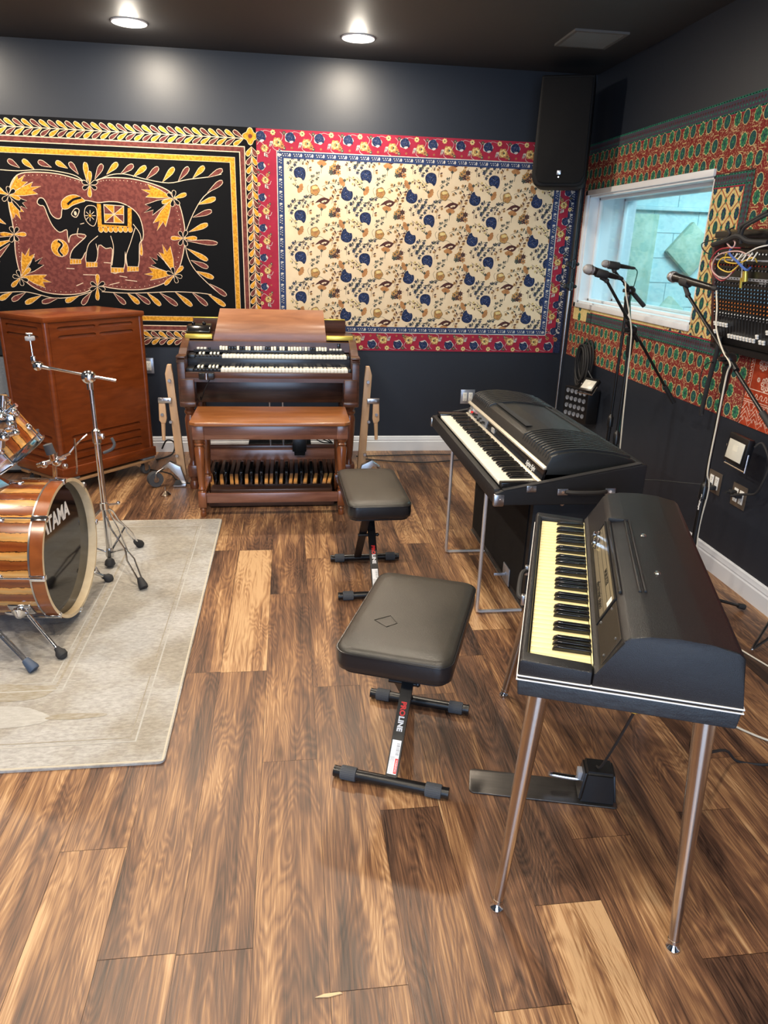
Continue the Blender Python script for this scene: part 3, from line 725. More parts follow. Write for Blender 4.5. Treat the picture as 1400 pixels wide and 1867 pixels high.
# --- floral cotton hanging
FX0, FX1, FZ0, FZ1 = -.205, 2.125, .795, 2.278
art = Art(lambda u, v, d: (u, YE-.0004-d-.0012, v), (FX0, FX1, FZ0, FZ1))
art.box((FX0, YE-.0012, FZ0), (FX1, YB-.0005, FZ1), 'f_red')
def F(x, y): p = onY(450+x/2.154, 200+y/2.154, YE); return (p.x, p.z)
BX0, BX1, BZ0, BZ1 = F(118, 160)[0], F(1170, 890)[0], F(700, 878)[1], F(700, 190)[1]
IX0, IX1, IZ0, IZ1 = BX0+.045, BX1-.045, BZ0+.042, BZ1-.042
art.rect(BX0, BZ0, BX1, BZ1, 'f_blue', 1); art.ring(BX0-.004, BZ0-.004, BX1+.004, BZ1+.004, .006, 'f_pale', 2)
art.rect(IX0, IZ0, IX1, IZ1, 'f_cream', 2); art.ring(IX0-.003, IZ0-.003, IX1+.003, IZ1+.003, .004, 'f_blue', 3)
art.rect(FX1-.055, FZ0, FX1, FZ1, 'f_navy', 1)
def bandmotif(x, z, horiz, k):
    def o(a, c): return (x+a, z+c) if horiz else (x+c, z+a)
    art.blob(o(0, 0), *( (.007, .011) if horiz else (.011, .007)), 'f_pale', 3)
    for a, c in ((.028, .006), (.034, -.006), (.045, .006), (.05, -.005), (.06, .007), (.066, -.006)): art.blob(o(a, c), .0042, .0036, 'f_pale', 3, lobes=3, amp=.3, n=9)
    art.blob(o(.03, 0), .009, .008, 'f_navy', 2)
z = BZ0+.02; x = BX0+.01
while x < BX1: bandmotif(x, BZ1-.021, True, 0); bandmotif(x, BZ0+.021, True, 0); x += .078
while z < BZ1: bandmotif(BX0+.021, z, False, 0); bandmotif(BX1-.021, z, False, 0); bandmotif(FX1-.027, z, False, 0); z += .078
def rose(c, s, an, col='f_navy', hi='f_blue', L_=4):
    def o(x, y): ca, sa = math.cos(an), math.sin(an); return (c[0]+(x*ca-y*sa)*s, c[1]+(x*sa+y*ca)*s)
    art.shape([o(*p) for p in smooth_loop([(-.9, -.3), (-.95, .35), (-.55, .85), (.1, 1.0), (.75, .8), (1.0, .2), (.95, -.55), (.6, -1.1), (.25, -.75), (-.25, -.62), (-.6, -.75)], 2)], col, L_)
    for q, rx_, ry_ in (((-.45, .40), .22, .15), ((.30, .48), .26, .13), ((-.1, .02), .20, .14), ((.45, .02), .16, .18), ((-.5, -.2), .15, .14), ((.1, -.38), .24, .10), ((.68, -.5), .08, .22)): art.blob(o(*q), s*rx_, s*ry_, hi, L_+1, an+q[0], 3, .25, 12)
    for q in ((-.15, .3), (.1, .22), (.3, -.2), (-.35, -.45)): art.blob(o(*q), s*.05, s*.04, 'f_pale', L_+2, n=6)
def flower(c, s, n_, col, core, L_=4, an=0):
    for j in range(n_): a = an+2*PI*j/n_; art.blob((c[0]+math.cos(a)*s*.6, c[1]+math.sin(a)*s*.6), s*.42, s*.32, col, L_, a, n=10)
    art.blob(c, s*.3, s*.3, core, L_+1, n=8)
def sprig(c, s, an, n_=3, col='f_leaf', fl='f_tan'):
    d = Vector((math.cos(an), math.sin(an))); c = Vector(c)
    art.line(smooth_open([c-d*s, c+Vector((-d.y, d.x))*s*.15, c+d*s], 3), .0022, col, 4)
    for j in range(n_):
        t = -1+2*(j+.7)/n_; sg = 1 if j % 2 else -1; p = c+d*s*t; nn = Vector((-d.y, d.x))*sg
        art.leaf(p, p+nn*s*.45+d*s*.35, s*.20, col, 4); flower(p+nn*s*.38-d*s*.1, s*.24, 5, fl, col, 4, j)
def fan(c, s, an):
    for j in range(5): a = an+R(-50+25*j); art.leaf(c, (c[0]+math.cos(a)*s, c[1]+math.sin(a)*s), s*.42, 'f_orange', 4, 'f_tan', .0012)
    art.blob(c, s*.25, s*.25, 'f_leaf', 6, lobes=4, amp=.3, n=12); art.line([c, (c[0]-math.cos(an)*s*1.1, c[1]-math.sin(an)*s*1.1)], .003, 'f_leaf', 4)
def goldrose(c, s):
    for P in ([(-1.9, -1.3), (-1.1, -.9), (-.2, -.7)], [(-1.5, -1.7), (-.9, -1.1), (.3, -.8)], [(.2, -.8), (1.1, -.8), (1.9, -1.3)], [(-1.1, -.6), (-1.5, .3), (-1.2, .9)]):
        art.line([(c[0]+p[0]*s, c[1]+p[1]*s) for p in smooth_open(P, 3)], .0025, 'f_leaf', 3)
    art.leaf((c[0]-1.0*s, c[1]-1.0*s), (c[0]-1.9*s, c[1]-1.5*s), s*.35, 'f_leaf', 4)
    art.blob(c, s*.95, s, 'f_leaf', 4, 0, 5, .08); art.blob(c, s*.88, s*.92, 'f_tan', 5, 0, 5, .08)
    art.blob((c[0], c[1]+s*.45), s*.6, s*.3, 'f_yellow', 6, .1, 3, .15, 12); art.blob((c[0]+s*.1, c[1]-s*.25), s*.45, s*.3, 'f_orange', 6, 0, 3, .2, 12); art.line([(c[0]-s*.4, c[1]-s*.1), (c[0], c[1]+s*.1), (c[0]+s*.5, c[1])], .002, 'f_leaf', 7)
def bunch(c, s):
    for a, q, col in ((-.7, .1, 'f_tan'), (0, -.5, 'f_brown'), (.55, .35, 'f_brown'), (.6, -.6, 'f_orange'), (-.2, .5, 'f_tan'), (-.75, -.6, 'f_leaf')):
        flower((c[0]+a*s, c[1]+q*s), s*.55, 6, col, 'f_leaf', 4, a)
    for a in (60, 95, 200, -60, 20): art.line([c, (c[0]+math.cos(R(a))*s*1.5, c[1]+math.sin(R(a))*s*1.5)], .002, 'f_brown', 3)
def darkleaf(c, s):
    art.shape([(c[0]+p[0]*s, c[1]+p[1]*s) for p in smooth_loop([(-1.4, -.4), (-.6, .35), (.3, .65), (1.2, .35), (1.4, .4), (.9, -.3), (.1, -.6), (-.6, -.15)], 2)], 'f_brown', 4)
    art.blob((c[0]+.25*s, c[1]-.02*s), s*.5, s*.16, 'f_cream', 5, .25); art.blob((c[0]+.3*s, c[1]-.1*s), s*.10, s*.10, 'f_brown', 6)
cw = (F(722, 275)[0]-F(207, 250)[0])/2; ch = F(207, 250)[1]-F(207, 418)[1]
ax_, az_ = F(207, 250); px_ = cw/255; pz = ch/166
full_b = art.b; art.b = (IX0, IX1, IZ0, IZ1)
for i in range(-1, 10):
    for j in range(-1, 6):
        x = ax_+i*cw; z = az_-j*ch
        def o(a, c): return (x+a*px_, z-c*pz)
        if not (IX0-.12 < x < IX1+.2): continue
        rose(o(0, 0), .042, 0); rose(o(183, 74), .043, PI*.9)
        goldrose(o(58, 62), .036); darkleaf(o(88, 104), .040); bunch(o(136, -22), .036)
        fan(o(84, -30), .040, R(85)); fan(o(-8, 52), .040, R(-25)); fan(o(172, 20), .040, R(-150))
        sprig(o(56, 14), .042, R(30), 4, 'f_leaf', 'f_leaf'); sprig(o(112, 40), .052, R(15), 4, 'f_leaf', 'f_tan'); sprig(o(136, 84), .056, R(65), 5, 'f_brown', 'f_tan')
        sprig(o(36, -34), .046, R(75), 3, 'f_brown', 'f_tan'); sprig(o(-26, -40), .054, R(50), 5, 'f_leaf', 'f_navy'); sprig(o(216, 106), .054, R(55), 5, 'f_leaf', 'f_navy')
        sprig(o(205, 20), .046, R(-40), 4, 'f_brown', 'f_yellow'); sprig(o(186, 128), .040, R(80), 3, 'f_leaf', 'f_brown'); sprig(o(-24, 24), .038, R(-55), 3, 'f_leaf', 'f_yellow')
        sprig(o(10, -48), .034, R(60), 2, 'f_leaf', 'f_brown'); sprig(o(24, 96), .040, R(45), 3, 'f_leaf', 'f_navy'); sprig(o(160, 45), .036, R(110), 2, 'f_leaf', 'f_leaf')
art.b = full_b
# red border run
def borderrun(p0, p1, wd, flip, step=.2):
    a = Vector(p0); c = Vector(p1); d = (c-a).normalized(); n = Vector((-d.y, d.x))*flip; L_ = (c-a).length; t = .05
    an_ = math.atan2(d.y, d.x)
    while t < L_:
        p = a+d*t
        art.blob(p+n*wd*.14, wd*.27, wd*.25, 'f_pale', 3, 0, 5, .1); rose(p+n*wd*.14, wd*.235, an_+.4, 'f_navy', 'f_blue', 4)
        q = p+d*step*.56-n*wd*.10
        art.blob(q, wd*.24, wd*.22, 'f_tan', 3, 0, 6, .14, 24); art.blob(q, wd*.18, wd*.17, 'f_yellow', 4, .4, 6, .2, 24); art.blob(q, wd*.10, wd*.10, 'f_tan', 5, 0, 5, .2, 15); art.blob(q+d*.008, wd*.05, wd*.05, 'f_leaf', 6)
        art.line(smooth_open([q+d*.02, q+d*.040+n*wd*.3, q+d*.02+n*wd*.48], 3), .0025, 'f_pale', 3); art.line(smooth_open([q-d*.02, q-d*.03-n*wd*.25, q-d*.005-n*wd*.38], 3), .003, 'f_pale', 3)
        art.line(smooth_open([p+n*wd*.3, p+d*.03+n*wd*.42, p+d*.07+n*wd*.35], 3), .002, 'f_pale', 3)
        for q0, q1, w_ in ((.28, .36, .013), (.33, .41, .011)):
            art.leaf(p+d*step*q0-n*wd*.34, p+d*step*q1-n*wd*.05, w_, 'f_pale', 4); art.blob(p+d*step*(q0+q1)/2-n*wd*.17, .0025, .008, 'f_brown', 6)
        flower(p-d*.055-n*wd*.26, wd*.13, 6, 'f_orange', 'f_leaf', 4); flower(p-d*.040-n*wd*.36, wd*.09, 6, 'f_leaf', 'f_yellow', 4, .4); flower(p+d*step*.42+n*wd*.34, wd*.13, 7, 'f_yellow', 'f_leaf', 4); flower(p+d*.012-n*wd*.33, wd*.06, 5, 'f_orange', 'f_brown', 4)
        flower(p+d*step*.8+n*wd*.34, wd*.10, 6, 'f_leaf', 'f_tan', 4)
        t += step
borderrun((FX0-.02, (FZ1+BZ1)/2), (FX1-.05, (FZ1+BZ1)/2), FZ1-BZ1, 1)
borderrun((FX1-.05, (FZ0+BZ0)/2), (FX0-.02, (FZ0+BZ0)/2), BZ0-FZ0, 1)
borderrun((BX1+.05, BZ0-.02), (BX1+.05, FZ1-.10), .115, -1)
borderrun((FX0+.045, FZ0), (FX0+.045, FZ1-.06), .105, 1)
tag(art.build('floral_tapestry', 'f_cream', recalc=False), 'cream floral cotton hanging with blue band and crimson border behind the organ', 'wall hanging')

# --- red and green block print on the right wall (u = -Y so that it reads left to right, v = Z)
XW = XR-CT
def G(y, z): return (-y, z)
GY0, GY1, GZ0, GZ1 = 1.6, YB-.02, .79, 2.276
SPLIT = 3.19
art = Art(lambda u, v, d: (XW-.0004-d, -u, v), (-GY1, -GY0, GZ0, GZ1))
# cloth cut away round the window
for y0, z0, y1, z1 in ((WY1+.04, GZ0, GY1, GZ1), (GY0, GZ0, WY0-.005, GZ1), (WY0-.005, GZ0, WY1+.04, WZ0-.03), (WY0-.005, WZ1+.03, WY1+.04, GZ1)):
    art.box((XW, y0, z0), (XR-.0005, y1, z1), 'f_speck')
def inwin(u, v, m_=.02): return WY0-.005-m_ < -u < WY1+.04+m_ and WZ0-.03-m_ < v < WZ1+.03+m_
_shape = art.shape
def clipped(pts, mname, lay):
    c = sum((Vector((p[0], p[1])) for p in pts), Vector((0, 0)))/len(pts)
    if inwin(c.x, c.y, -.004): return
    q = []
    for p in pts:
        x, y = p[0], p[1]
        if inwin(x, y, -.0005):
            # push to the nearest edge of the window cut
            L1 = -(WY1+.04); L2 = -(WY0-.005); B1 = WZ0-.03; B2 = WZ1+.03
            dd = [(abs(x-L1), 0), (abs(x-L2), 1), (abs(y-B1), 2), (abs(y-B2), 3)]; k_ = min(dd)[1]
            if k_ == 0: x = L1
            elif k_ == 1: x = L2
            elif k_ == 2: y = B1
            else: y = B2
        q.append((x, y))
    _shape(q, mname, lay)
art.shape = clipped
def patterned_band(u0_, v0_, u1_, v1_, horiz):
    art.rect(u0_, v0_, u1_, v1_, 'f_slate', 2)
    wv = (v1_-v0_) if horiz else (u1_-u0_); e = wv*.14
    if horiz:
        for v in (v0_, v1_-e): art.rect(u0_, v, u1_, v+e, 'f_teal2', 3)
        u = u0_
        while u < u1_:
            for v in (v0_+e*.3, v1_-e*.7): art.rect(u, v, u+.012, v+e*.45, 'f_black', 4)
            art.blob((u+.01, (v0_+v1_)/2+.007), .007, .006, 'f_brown', 4, lobes=4, amp=.2, n=12); art.blob((u+.02, (v0_+v1_)/2-.009), .006, .0045, 'f_teal2', 4, n=8); u += .024
    else:
        for u in (u0_, u1_-e): art.rect(u, v0_, u+e, v1_, 'f_teal2', 3)
        v = v0_
        while v < v1_:
            for u in (u0_+e*.3, u1_-e*.7): art.rect(u, v, u+e*.45, v+.012, 'f_black', 4)
            art.blob(((u0_+u1_)/2+.007, v+.01), .006, .007, 'f_brown', 4, lobes=4, amp=.2, n=12); art.blob(((u0_+u1_)/2-.009, v+.02), .0045, .006, 'f_teal2', 4, n=8); v += .024
patterned_band(-GY1, 2.205, -GY0, GZ1, True)
art.rect(-GY1, 2.199, -GY0, 2.205, 'f_red', 3)
# inner panel
NY0, NY1, NZ0, NZ1 = 3.45, 5.215, 1.068, 1.937
for q in ((-NY1, NZ0, -WY1-.045, NZ1), (-WY0+.005, NZ0, -NY0, NZ1), (-WY1-.045, NZ0, -WY0+.005, WZ0-.03), (-WY1-.045, WZ1+.03, -WY0+.005, NZ1)): art.rect(*q, 'f_yellow', 1)
for q in ((-NY1-.006, NZ0-.006, -NY0+.006, NZ0+.001), (-NY1-.006, NZ0, -NY1+.001, NZ1), (-NY0-.001, NZ0, -NY0+.006, NZ1), (-WY0+.005, NZ1-.001, -NY0+.006, NZ1+.006), (-NY1-.006, NZ1-.001, -WY1-.04, NZ1+.006)): art.rect(*q, 'f_brown', 3)
patterned_band(-NY1, NZ0, -NY0, NZ0+.066, True); patterned_band(-WY0+.005, NZ1-.058, -NY0, NZ1, True); patterned_band(-NY0-.058, NZ0, -NY0, NZ1, False); patterned_band(-NY1, NZ0, -NY1+.058, NZ1, False)
for q in ((-NY1+.058, NZ0+.066, -NY0-.058, NZ0+.072), (-NY0-.064, NZ0+.066, -NY0-.058, NZ1-.058), (-WY0+.005, NZ1-.064, -NY0-.058, NZ1-.058)): art.rect(*q, 'f_red', 4)
iu0, iu1, iv0, iv1 = -NY1+.064, -NY0-.064, NZ0+.072, NZ1-.064
def oval(c, rx, ry, col, L_=5, edge='f_yellow', ser=0):
    if edge: art.blob(c, rx*1.13, ry*1.10, edge, L_, 0, 8 if ser else 0, .05 if ser else 0, 24)
    art.blob(c, rx, ry, col, L_+1, 0, 10 if ser else 0, .13 if ser else 0, 30 if ser else 18)
    for j in range(8): a = PI*j/4; art.line([(c[0]+math.cos(a)*rx*.15, c[1]+math.sin(a)*ry*.15), (c[0]+math.cos(a)*rx*.8, c[1]+math.sin(a)*ry*.8)], .0022, 'f_teal' if col == 'f_green' else 'f_teal2', L_+2)
    art.blob(c, rx*.28, ry*.25, 'f_teal' if col == 'f_green' else 'f_green', L_+3, lobes=4, amp=.2, n=12)
dy, dz = .112, .125; full_b = art.b; art.b = (iu0, iu1, iv0, iv1)
for i in range(-1, 18):
    for j in range(-1, 8):
        for hf in (0, 1):
            u = -3.706+(8-i)*-dy+dy*6+hf*dy/2; v = 1.813-j*dz-hf*dz/2
            if not (iu0-.05 < u < iu1+.05 and iv0-.06 < v < iv1+.06) or inwin(u, v, -.03): continue
            cl = [(u+dy/2*s_, v+dz*t_) for s_, t_ in ((0, .5), (.14, .40), (.5, .25), (.86, .10), (1, 0), (.86, -.10), (.5, -.25), (.14, -.40), (0, -.5), (-.14, -.40), (-.5, -.25), (-.86, -.10), (-1, 0), (-.86, .10), (-.5, .25), (-.14, .40))]
            cl = [(min(max(p[0], iu0), iu1), min(max(p[1], iv0), iv1)) for p in cl]
            art.line(cl, .005, 'f_brick', 3, True)
            if hf == 0 and i % 2 == 0: oval((u, v), .021, .032, 'f_teal', 4, None)
            else: oval((u, v), .019, .030, 'f_navy', 4, None, 1)
            if iu0 < u-dy/2 < iu1: art.blob((u-dy/2, v), .008, .016, 'f_teal2', 4, 0, 4, .4, 16)
art.b = full_b
# rows of paired blooms in the red field
def pair(y, z, horiz=True, sw=1):
    if horiz:
        a, c = (-y-.036*sw, z), (-y+.036*sw, z)
    else: a, c = (-y, z+.036*sw), (-y, z-.036*sw)
    for q, col, ser in ((a, 'f_teal', 0), (c, 'f_green', 1)):
        if inwin(*q, -.0) and inwin(q[0], q[1]+.02, 0) and inwin(q[0], q[1]-.02, 0): continue
        oval(q, .026, .0315, col, 4, 'f_yellow', ser)
for r_, z in enumerate((2.178, 2.078, 1.987)):
    y = 3.44+(.079 if r_ == 1 else 0)-.161*8
    while y < GY1-.05:
        pair(y+.036-.0, z, True, -1); art.line([(-y+.080, z-.03), (-y+.080, z+.03)], .003, 'f_yellow', 3); art.blob((-y+.08, z), .006, .010, 'f_brown', 4); art.line([(-y+.060, z-.05), (-y+.10, z-.05)], .003, 'f_yellow', 3); y += .161
for r_, z in enumerate((1.022, .926, .833)):
    y = SPLIT+.04+(.079 if r_ % 2 else 0)
    while y < GY1-.05:
        pair(y+.036, z, True, 1); art.line([(-y-.118, z-.03), (-y-.118, z+.03)], .003, 'f_yellow', 3); art.blob((-y-.118, z), .006, .010, 'f_brown', 4); y += .161
for k_, y in enumerate((3.40, 3.315, 3.225, 3.14, 3.055, 2.97, 2.885, 2.80)):
    z = 1.852-(.08 if k_ % 2 else 0)
    while z > 1.07: pair(y, z, False, 1); art.line([(-y-.03, z-.08), (-y+.03, z-.08)], .003, 'f_yellow', 3); z -= .161
for k_, y in enumerate((5.27, 5.35, 5.43)):
    z = 1.852-(.08 if k_ % 2 else 0)
    while z > 1.07: pair(y, z, False, 1); z -= .161
# rust coloured cloth sewn on at the near lower corner
art.rect(-SPLIT, GZ0, -GY0, 1.125, 'f_brick', 14); U = lambda y: -y
art.rect(-SPLIT, GZ0, -SPLIT+.006, 1.125, 'f_brown', 15)
art.line([U_ for U_ in ((-SPLIT+.035, .965), (-SPLIT+.035, 1.125))], .003, 'f_white', 15); art.line([(-SPLIT+.035, .965), (-GY0, .965)], .004, 'f_white', 15)
y = SPLIT-.012; 
while y > GY0:
    for zz, ph in ((.938, 0),):
        art.line(smooth_open([(-y, zz-.012), (-y+.010, zz+.010), (-y+.022, zz+.002), (-y+.016, zz-.010), (-y+.030, zz-.012)], 3), .004, 'f_white', 15)
    y -= .036
for zz in (.912, .903): art.line([(-SPLIT+.006, zz), (-GY0, zz)], .003, 'f_white', 15)
for zz, wv in ((.885, .0035), (.858, .0035), (.838, .0035), (.812, .0035)):
    pts = []; u = -SPLIT+.006; k_ = 0
    while u < -GY0: pts.append((u, max(zz+(.022 if k_ % 2 else -.022), GZ0))); u += .036; k_ += 1
    art.line(pts, wv, 'f_white', 15)
u = -SPLIT+.012; k_ = 0
while u < -GY0:
    art.line(smooth_loop([(u+.004, .893+(0 if k_ % 2 else -.0)), (u+.010, .899), (u+.014, .891), (u+.008, .885)], 2), .002, 'f_white', 15, True)
    for a, q in ((0, .87), (.012, .862), (.022, .852), (.006, .824), (.016, .816)): art.ring(u+a, q-.004, u+a+.008, q+.004, .0017, 'f_white', 15)
    u += .036; k_ += 1
z = .985
while z < 1.115: art.line(smooth_open([(-SPLIT+.012, z), (-SPLIT+.026, z+.008), (-SPLIT+.014, z+.018), (-SPLIT+.027, z+.024)], 3), .004, 'f_white', 15); z += .03
for cy, cz, s_ in ((3.085, 1.09, 1), (3.10, 1.015, .35), (3.045, 1.0, 1), (2.96, 1.06, 1), (2.90, 1.0, .4)):
    for j in range(8):
        a = PI*j/4; art.leaf((-cy+math.cos(a)*.006*s_, cz+math.sin(a)*.006*s_), (-cy+math.cos(a)*.034*s_, cz+math.sin(a)*.034*s_), .019*s_, 'f_white', 15)
        if s_ > .5: art.leaf((-cy+math.cos(a)*.012, cz+math.sin(a)*.012), (-cy+math.cos(a)*.028, cz+math.sin(a)*.028), .008, 'f_brick', 17)
art.shape = _shape
tag(art.build('block_print_tapestry', 'f_speck', recalc=False), 'red, green and cream block-printed cloth on the right wall around the window', 'wall hanging')

# ------------------------------------------------------------------ rug
RX0, RX1, RY0, RY1 = -3.0, -.413, 1.90, 4.035
r_ = thing('area_rug', 'faded cream and tan area rug under the drum kit', 'rug', ((RX0+RX1)/2, (RY0+RY1)/2, 0))
k = MB(); pts = []
for cx_, cy_, a0 in ((RX1-.02, RY0+.02, -90), (RX1-.02, RY1-.02, 0), (RX0+.02, RY1-.02, 90), (RX0+.02, RY0+.02, 180)):
    for j in range(5): a = R(a0+j*22.5); pts.append((cx_+.02*math.cos(a), cy_+.02*math.sin(a)))
k.prism(pts, 'z', .0005, .009); k.build('pile', 'rug', r_)
art = Art(lambda u, v, d: (u, v, .0092+d), (RX0, RX1, RY0, RY1))
art.ring(RX0+.004, RY0+.004, RX1-.004, RY1-.004, .006, 'rug_edge', 1)
for a, wv, m_ in ((.105, .006, 'rug_light'), (.125, .004, 'rug_tan'), (.42, .006, 'rug_light'), (.445, .010, 'rug_tan'), (.47, .005, 'rug_light')):
    art.ring(RX0+a, RY0+a, RX1-a, RY1-a, wv, m_, 2)
rr = random.Random(3)
def wob(c, rx, ry, n=26, amp=.25):
    ph = [rr.uniform(0, 6.28) for _ in range(4)]
    return [(c[0]+rx*math.cos(t)*(1+amp*sum(math.sin((q+2)*t+ph[q])/(q+1) for q in range(4))*.5), c[1]+ry*math.sin(t)*(1+amp*sum(math.sin((q+2)*t+ph[q])/(q+1) for q in range(4))*.5)) for t in [2*PI*i/n for i in range(n)]]
art.shape(wob((-1.06, 2.17), .20, .075), 'rug_light', 2); art.shape(wob((-1.02, 2.32), .17, .05), 'rug_tan', 2); art.shape(wob((-.75, 2.16), .09, .02), 'rug_tan', 2)
art.build('woven_pattern', 'rug_light', r_, recalc=False)

# ------------------------------------------------------------------ rotary speaker cabinet
AV = Vector((-1.41, 4.47)); an = R(50); dX = Vector((math.cos(an), math.sin(an))); dY = Vector((-math.sin(an), math.cos(an)))
LW, LD = .70, .47
L0 = thing('rotary_speaker_cabinet', 'tall cherry veneered wooden rotary speaker cabinet with louvres, left of the organ', 'speaker cabinet', (AV.x, AV.y, 0), an)
zb, zt = .125, 1.105
def stad(x0, x1, z, h, slant=0):
    r = h/2; o = []
    for cx_, a0 in ((x1-r, -90), (x0+r, 90)):
        for j in range(7): a = R(a0+j*30); o.append((cx_+r*math.cos(a)*2.2, z+r*math.sin(a)))
    return o
def louvred(name, W_, holes, P):
    k = MB(); k.plate([(.02, zb+.06), (W_-.02, zb+.06), (W_-.02, zt-.03), (.02, zt-.03)], holes, P, .016); return k
holesF = [stad(.09, .33, z, .020) for z in (1.035, .985)]+[stad(.375, .61, z, .020) for z in (1.035, .985)]+[stad(.10, .60, z, .021) for z in (.375, .325, .275, .225)]
k = louvred('front', LW, holesF, lambda u, v, d: (u, d*.4, v)); k.build('front_panel', 'leslie', L0, local=True, ang=25)
holesS = [stad(.08, .39, z, .020) for z in (1.035, .985)]+[stad(.08, .39, z, .021) for z in (.375, .325, .275, .225)]
k = louvred('side', LD, holesS, lambda u, v, d: (d*.4, u, v)); k.build('side_panel', 'leslie', L0, local=True, ang=25)
k = louvred('side', LD, [], lambda u, v, d: (LW-d, u, v)); k.build('side_panel', 'leslie', L0, local=True)
k = louvred('back', LW, [], lambda u, v, d: (u, LD-d, v)); k.build('back_panel', 'leslie', L0, local=True)
for z in (1.035, .985, .375, .325, .275, .225):          # slanted boards behind the louvre slots
    k = MB()
    k.prism([(.0066, z-.016), (.0066, z-.010), (.016, z+.016), (.020, z+.014)], 'x', .06, LW-.06); k.build('louvre_board', 'leslie', L0, local=True)
    k = MB(); k.prism([(.0066, z-.016), (.0066, z-.010), (.016, z+.016), (.020, z+.014)], 'y', .05, LD-.05); k.build('louvre_board', 'leslie', L0, local=True)
k = MB(); k.box((-.012, -.012, zt-.032), (LW+.012, LD+.012, zt), bev=.006); k.build('top_board', 'leslie', L0, local=True)
k = MB(); k.box((-.014, -.014, zb), (LW+.014, LD+.014, zb+.065), bev=.005); k.build('plinth', 'leslie', L0, local=True)
for x, y in ((.012, .012), (LW-.012, .012), (.012, LD-.012), (LW-.012, LD-.012)):
    k = MB(); k.cyl((x, y, zb+.06), (x, y, zt-.03), .020, seg=20); k.build('corner_post', 'leslie', L0, local=True)
dl = thing('furniture_dolly', 'low plywood dolly with carpet pads and grey casters under the speaker cabinet', 'dolly', (AV.x, AV.y, 0), an)
k = MB(); k.box((.0, -.005, .088), (LW, .085, .106), bev=.002); k.box((.0, LD-.08, .088), (LW, LD, .106), bev=.002); k.build('deck_board', 'dolly_wood', dl, local=True)
k = MB(); k.box((.02, .02, .088), (.11, LD-.02, .106)); k.box((LW-.11, .02, .088), (LW-.02, LD-.02, .106)); k.build('cross_board', 'dolly_wood', dl, local=True)
for x, y in ((LW-.10, -.008), (.0, -.008), (LW-.10, LD-.09), (0, LD-.09)):
    k = MB(); k.box((x, y, .107), (x+.105, y+.10, .124), bev=.003); k.build('carpet_pad', 'carpet_grey', dl, local=True)
for x, y in ((LW-.06, .03), (.06, .03), (LW-.06, LD-.05), (.06, LD-.05)):
    k = MB(); k.cyl((x, y-.013, .036), (x, y+.013, .036), .034, seg=20, mname='grey_rubber'); k.cyl((x, y-.015, .036), (x, y+.015, .036), .012, mname='steel')
    k.box((x-.016, y-.019, .03), (x+.016, y-.015, .087), 'steel'); k.box((x-.016, y+.015, .03), (x+.016, y+.019, .087), 'steel'); k.box((x-.03, y-.03, .082), (x+.03, y+.03, .0875), 'steel')
    k.build('caster', 'steel', dl, local=True)

# ------------------------------------------------------------------ console organ
OX0, OX1 = -.697, .442
og = thing('console_organ', 'dark walnut two-manual console organ on turned legs against the back wall', 'organ', ((OX0+OX1)/2, 4.95, 0))
for x0 in (OX0, OX1-.048):
    k = MB(); k.prism([(4.60, .555), (4.60, .845), (4.63, .862), (4.70, .872), (4.76, .905), (4.84, .925), (4.90, .95), (5.30, .95), (5.30, .555)], 'x', x0, x0+.048, bev=.004); k.build('end_cheek', 'walnut', og)
    k = MB()
    for z in (.835, .848): k.box((x0-.003, 4.592, z), (x0+.051, 4.66, z+.006), bev=.002)
    k.box((x0-.004, 4.592, .86), (x0+.052, 4.70, .875), bev=.004); k.build('cheek_moulding', 'walnut', og)
for x0 in (OX0+.012, OX1-.10):
    k = MB(); k.box((x0, 4.585, .585), (x0+.088, 4.70, .735), bev=.006); k.box((x0-.006, 4.578, .558), (x0+.094, 4.708, .592), bev=.008); k.build('leg_block', 'walnut', og)
prof = [(.030, 0), (.034, .02), (.030, .045), (.024, .055), (.027, .07), (.027, .17), (.021, .185), (.019, .20), (.023, .215), (.030, .34), (.036, .44), (.036, .475), (.028, .50), (.036, .512), (.036, .525), (.028, .535), (.037, .548), (.037, .56)]
for x, y, f_ in ((OX0+.056, 4.645, 1), (OX1-.056, 4.645, 1), (OX0+.056, 5.24, 1), (OX1-.056, 5.24, 1)):
    k = MB(); k.lathe(prof, (x, y, 0), seg=28); k.box((x-.034, y-.034, .085), (x+.034, y+.034, .165), bev=.006); k.build('leg', 'walnut_v', og)
k = MB(); k.box((OX0+.048, 4.60, .738), (OX1-.048, 4.622, .776), bev=.004); k.build('key_rail', 'walnut', og)
k = MB(); k.box((OX0+.048, 4.60, .715), (OX1-.048, 5.29, .74)); k.build('key_desk', 'walnut', og)
k = MB(); k.box((OX0+.048, 4.92, .52), (OX1-.048, 4.94, .69), bev=.003); k.build('knee_panel', 'walnut', og)
k = MB(); k.box((OX0+.05, 5.26, .50), (OX1-.05, 5.28, .95)); k.build('back_panel', 'walnut', og)
k = MB(); k.box((OX0+.02, 4.925, .935), (OX1-.02, 5.30, .957), bev=.004); k.build('top_board', 'walnut', og)
k = MB(); k.box((OX0+.035, 5.225, .957), (OX1-.045, 5.25, 1.045), bev=.003); k.build('folded_lid', 'walnut', og)
k = MB(); k.box((OX0+.048, 4.86, .872), (OX1-.048, 4.93, .935)); k.build('nameboard', 'walnut', og)
for a, c in ((OX0+.018, -.505), (.245, OX1-.018)):
    k = MB(); k.box((a, 4.905, .958), (c, 4.95, .972), bev=.002); n_ = 4
    k.box((a, 4.902, .945), (c, 4.906, .972), bev=.001)
    k.build('lid_hinge', 'brass', og)
for a, c in ((OX0+.04, -.47), (.21, OX1-.05)):
    k = MB(); k.box((a, 5.222, 1.0455), (c, 5.252, 1.052), bev=.001); k.build('lid_hinge', 'brass', og)
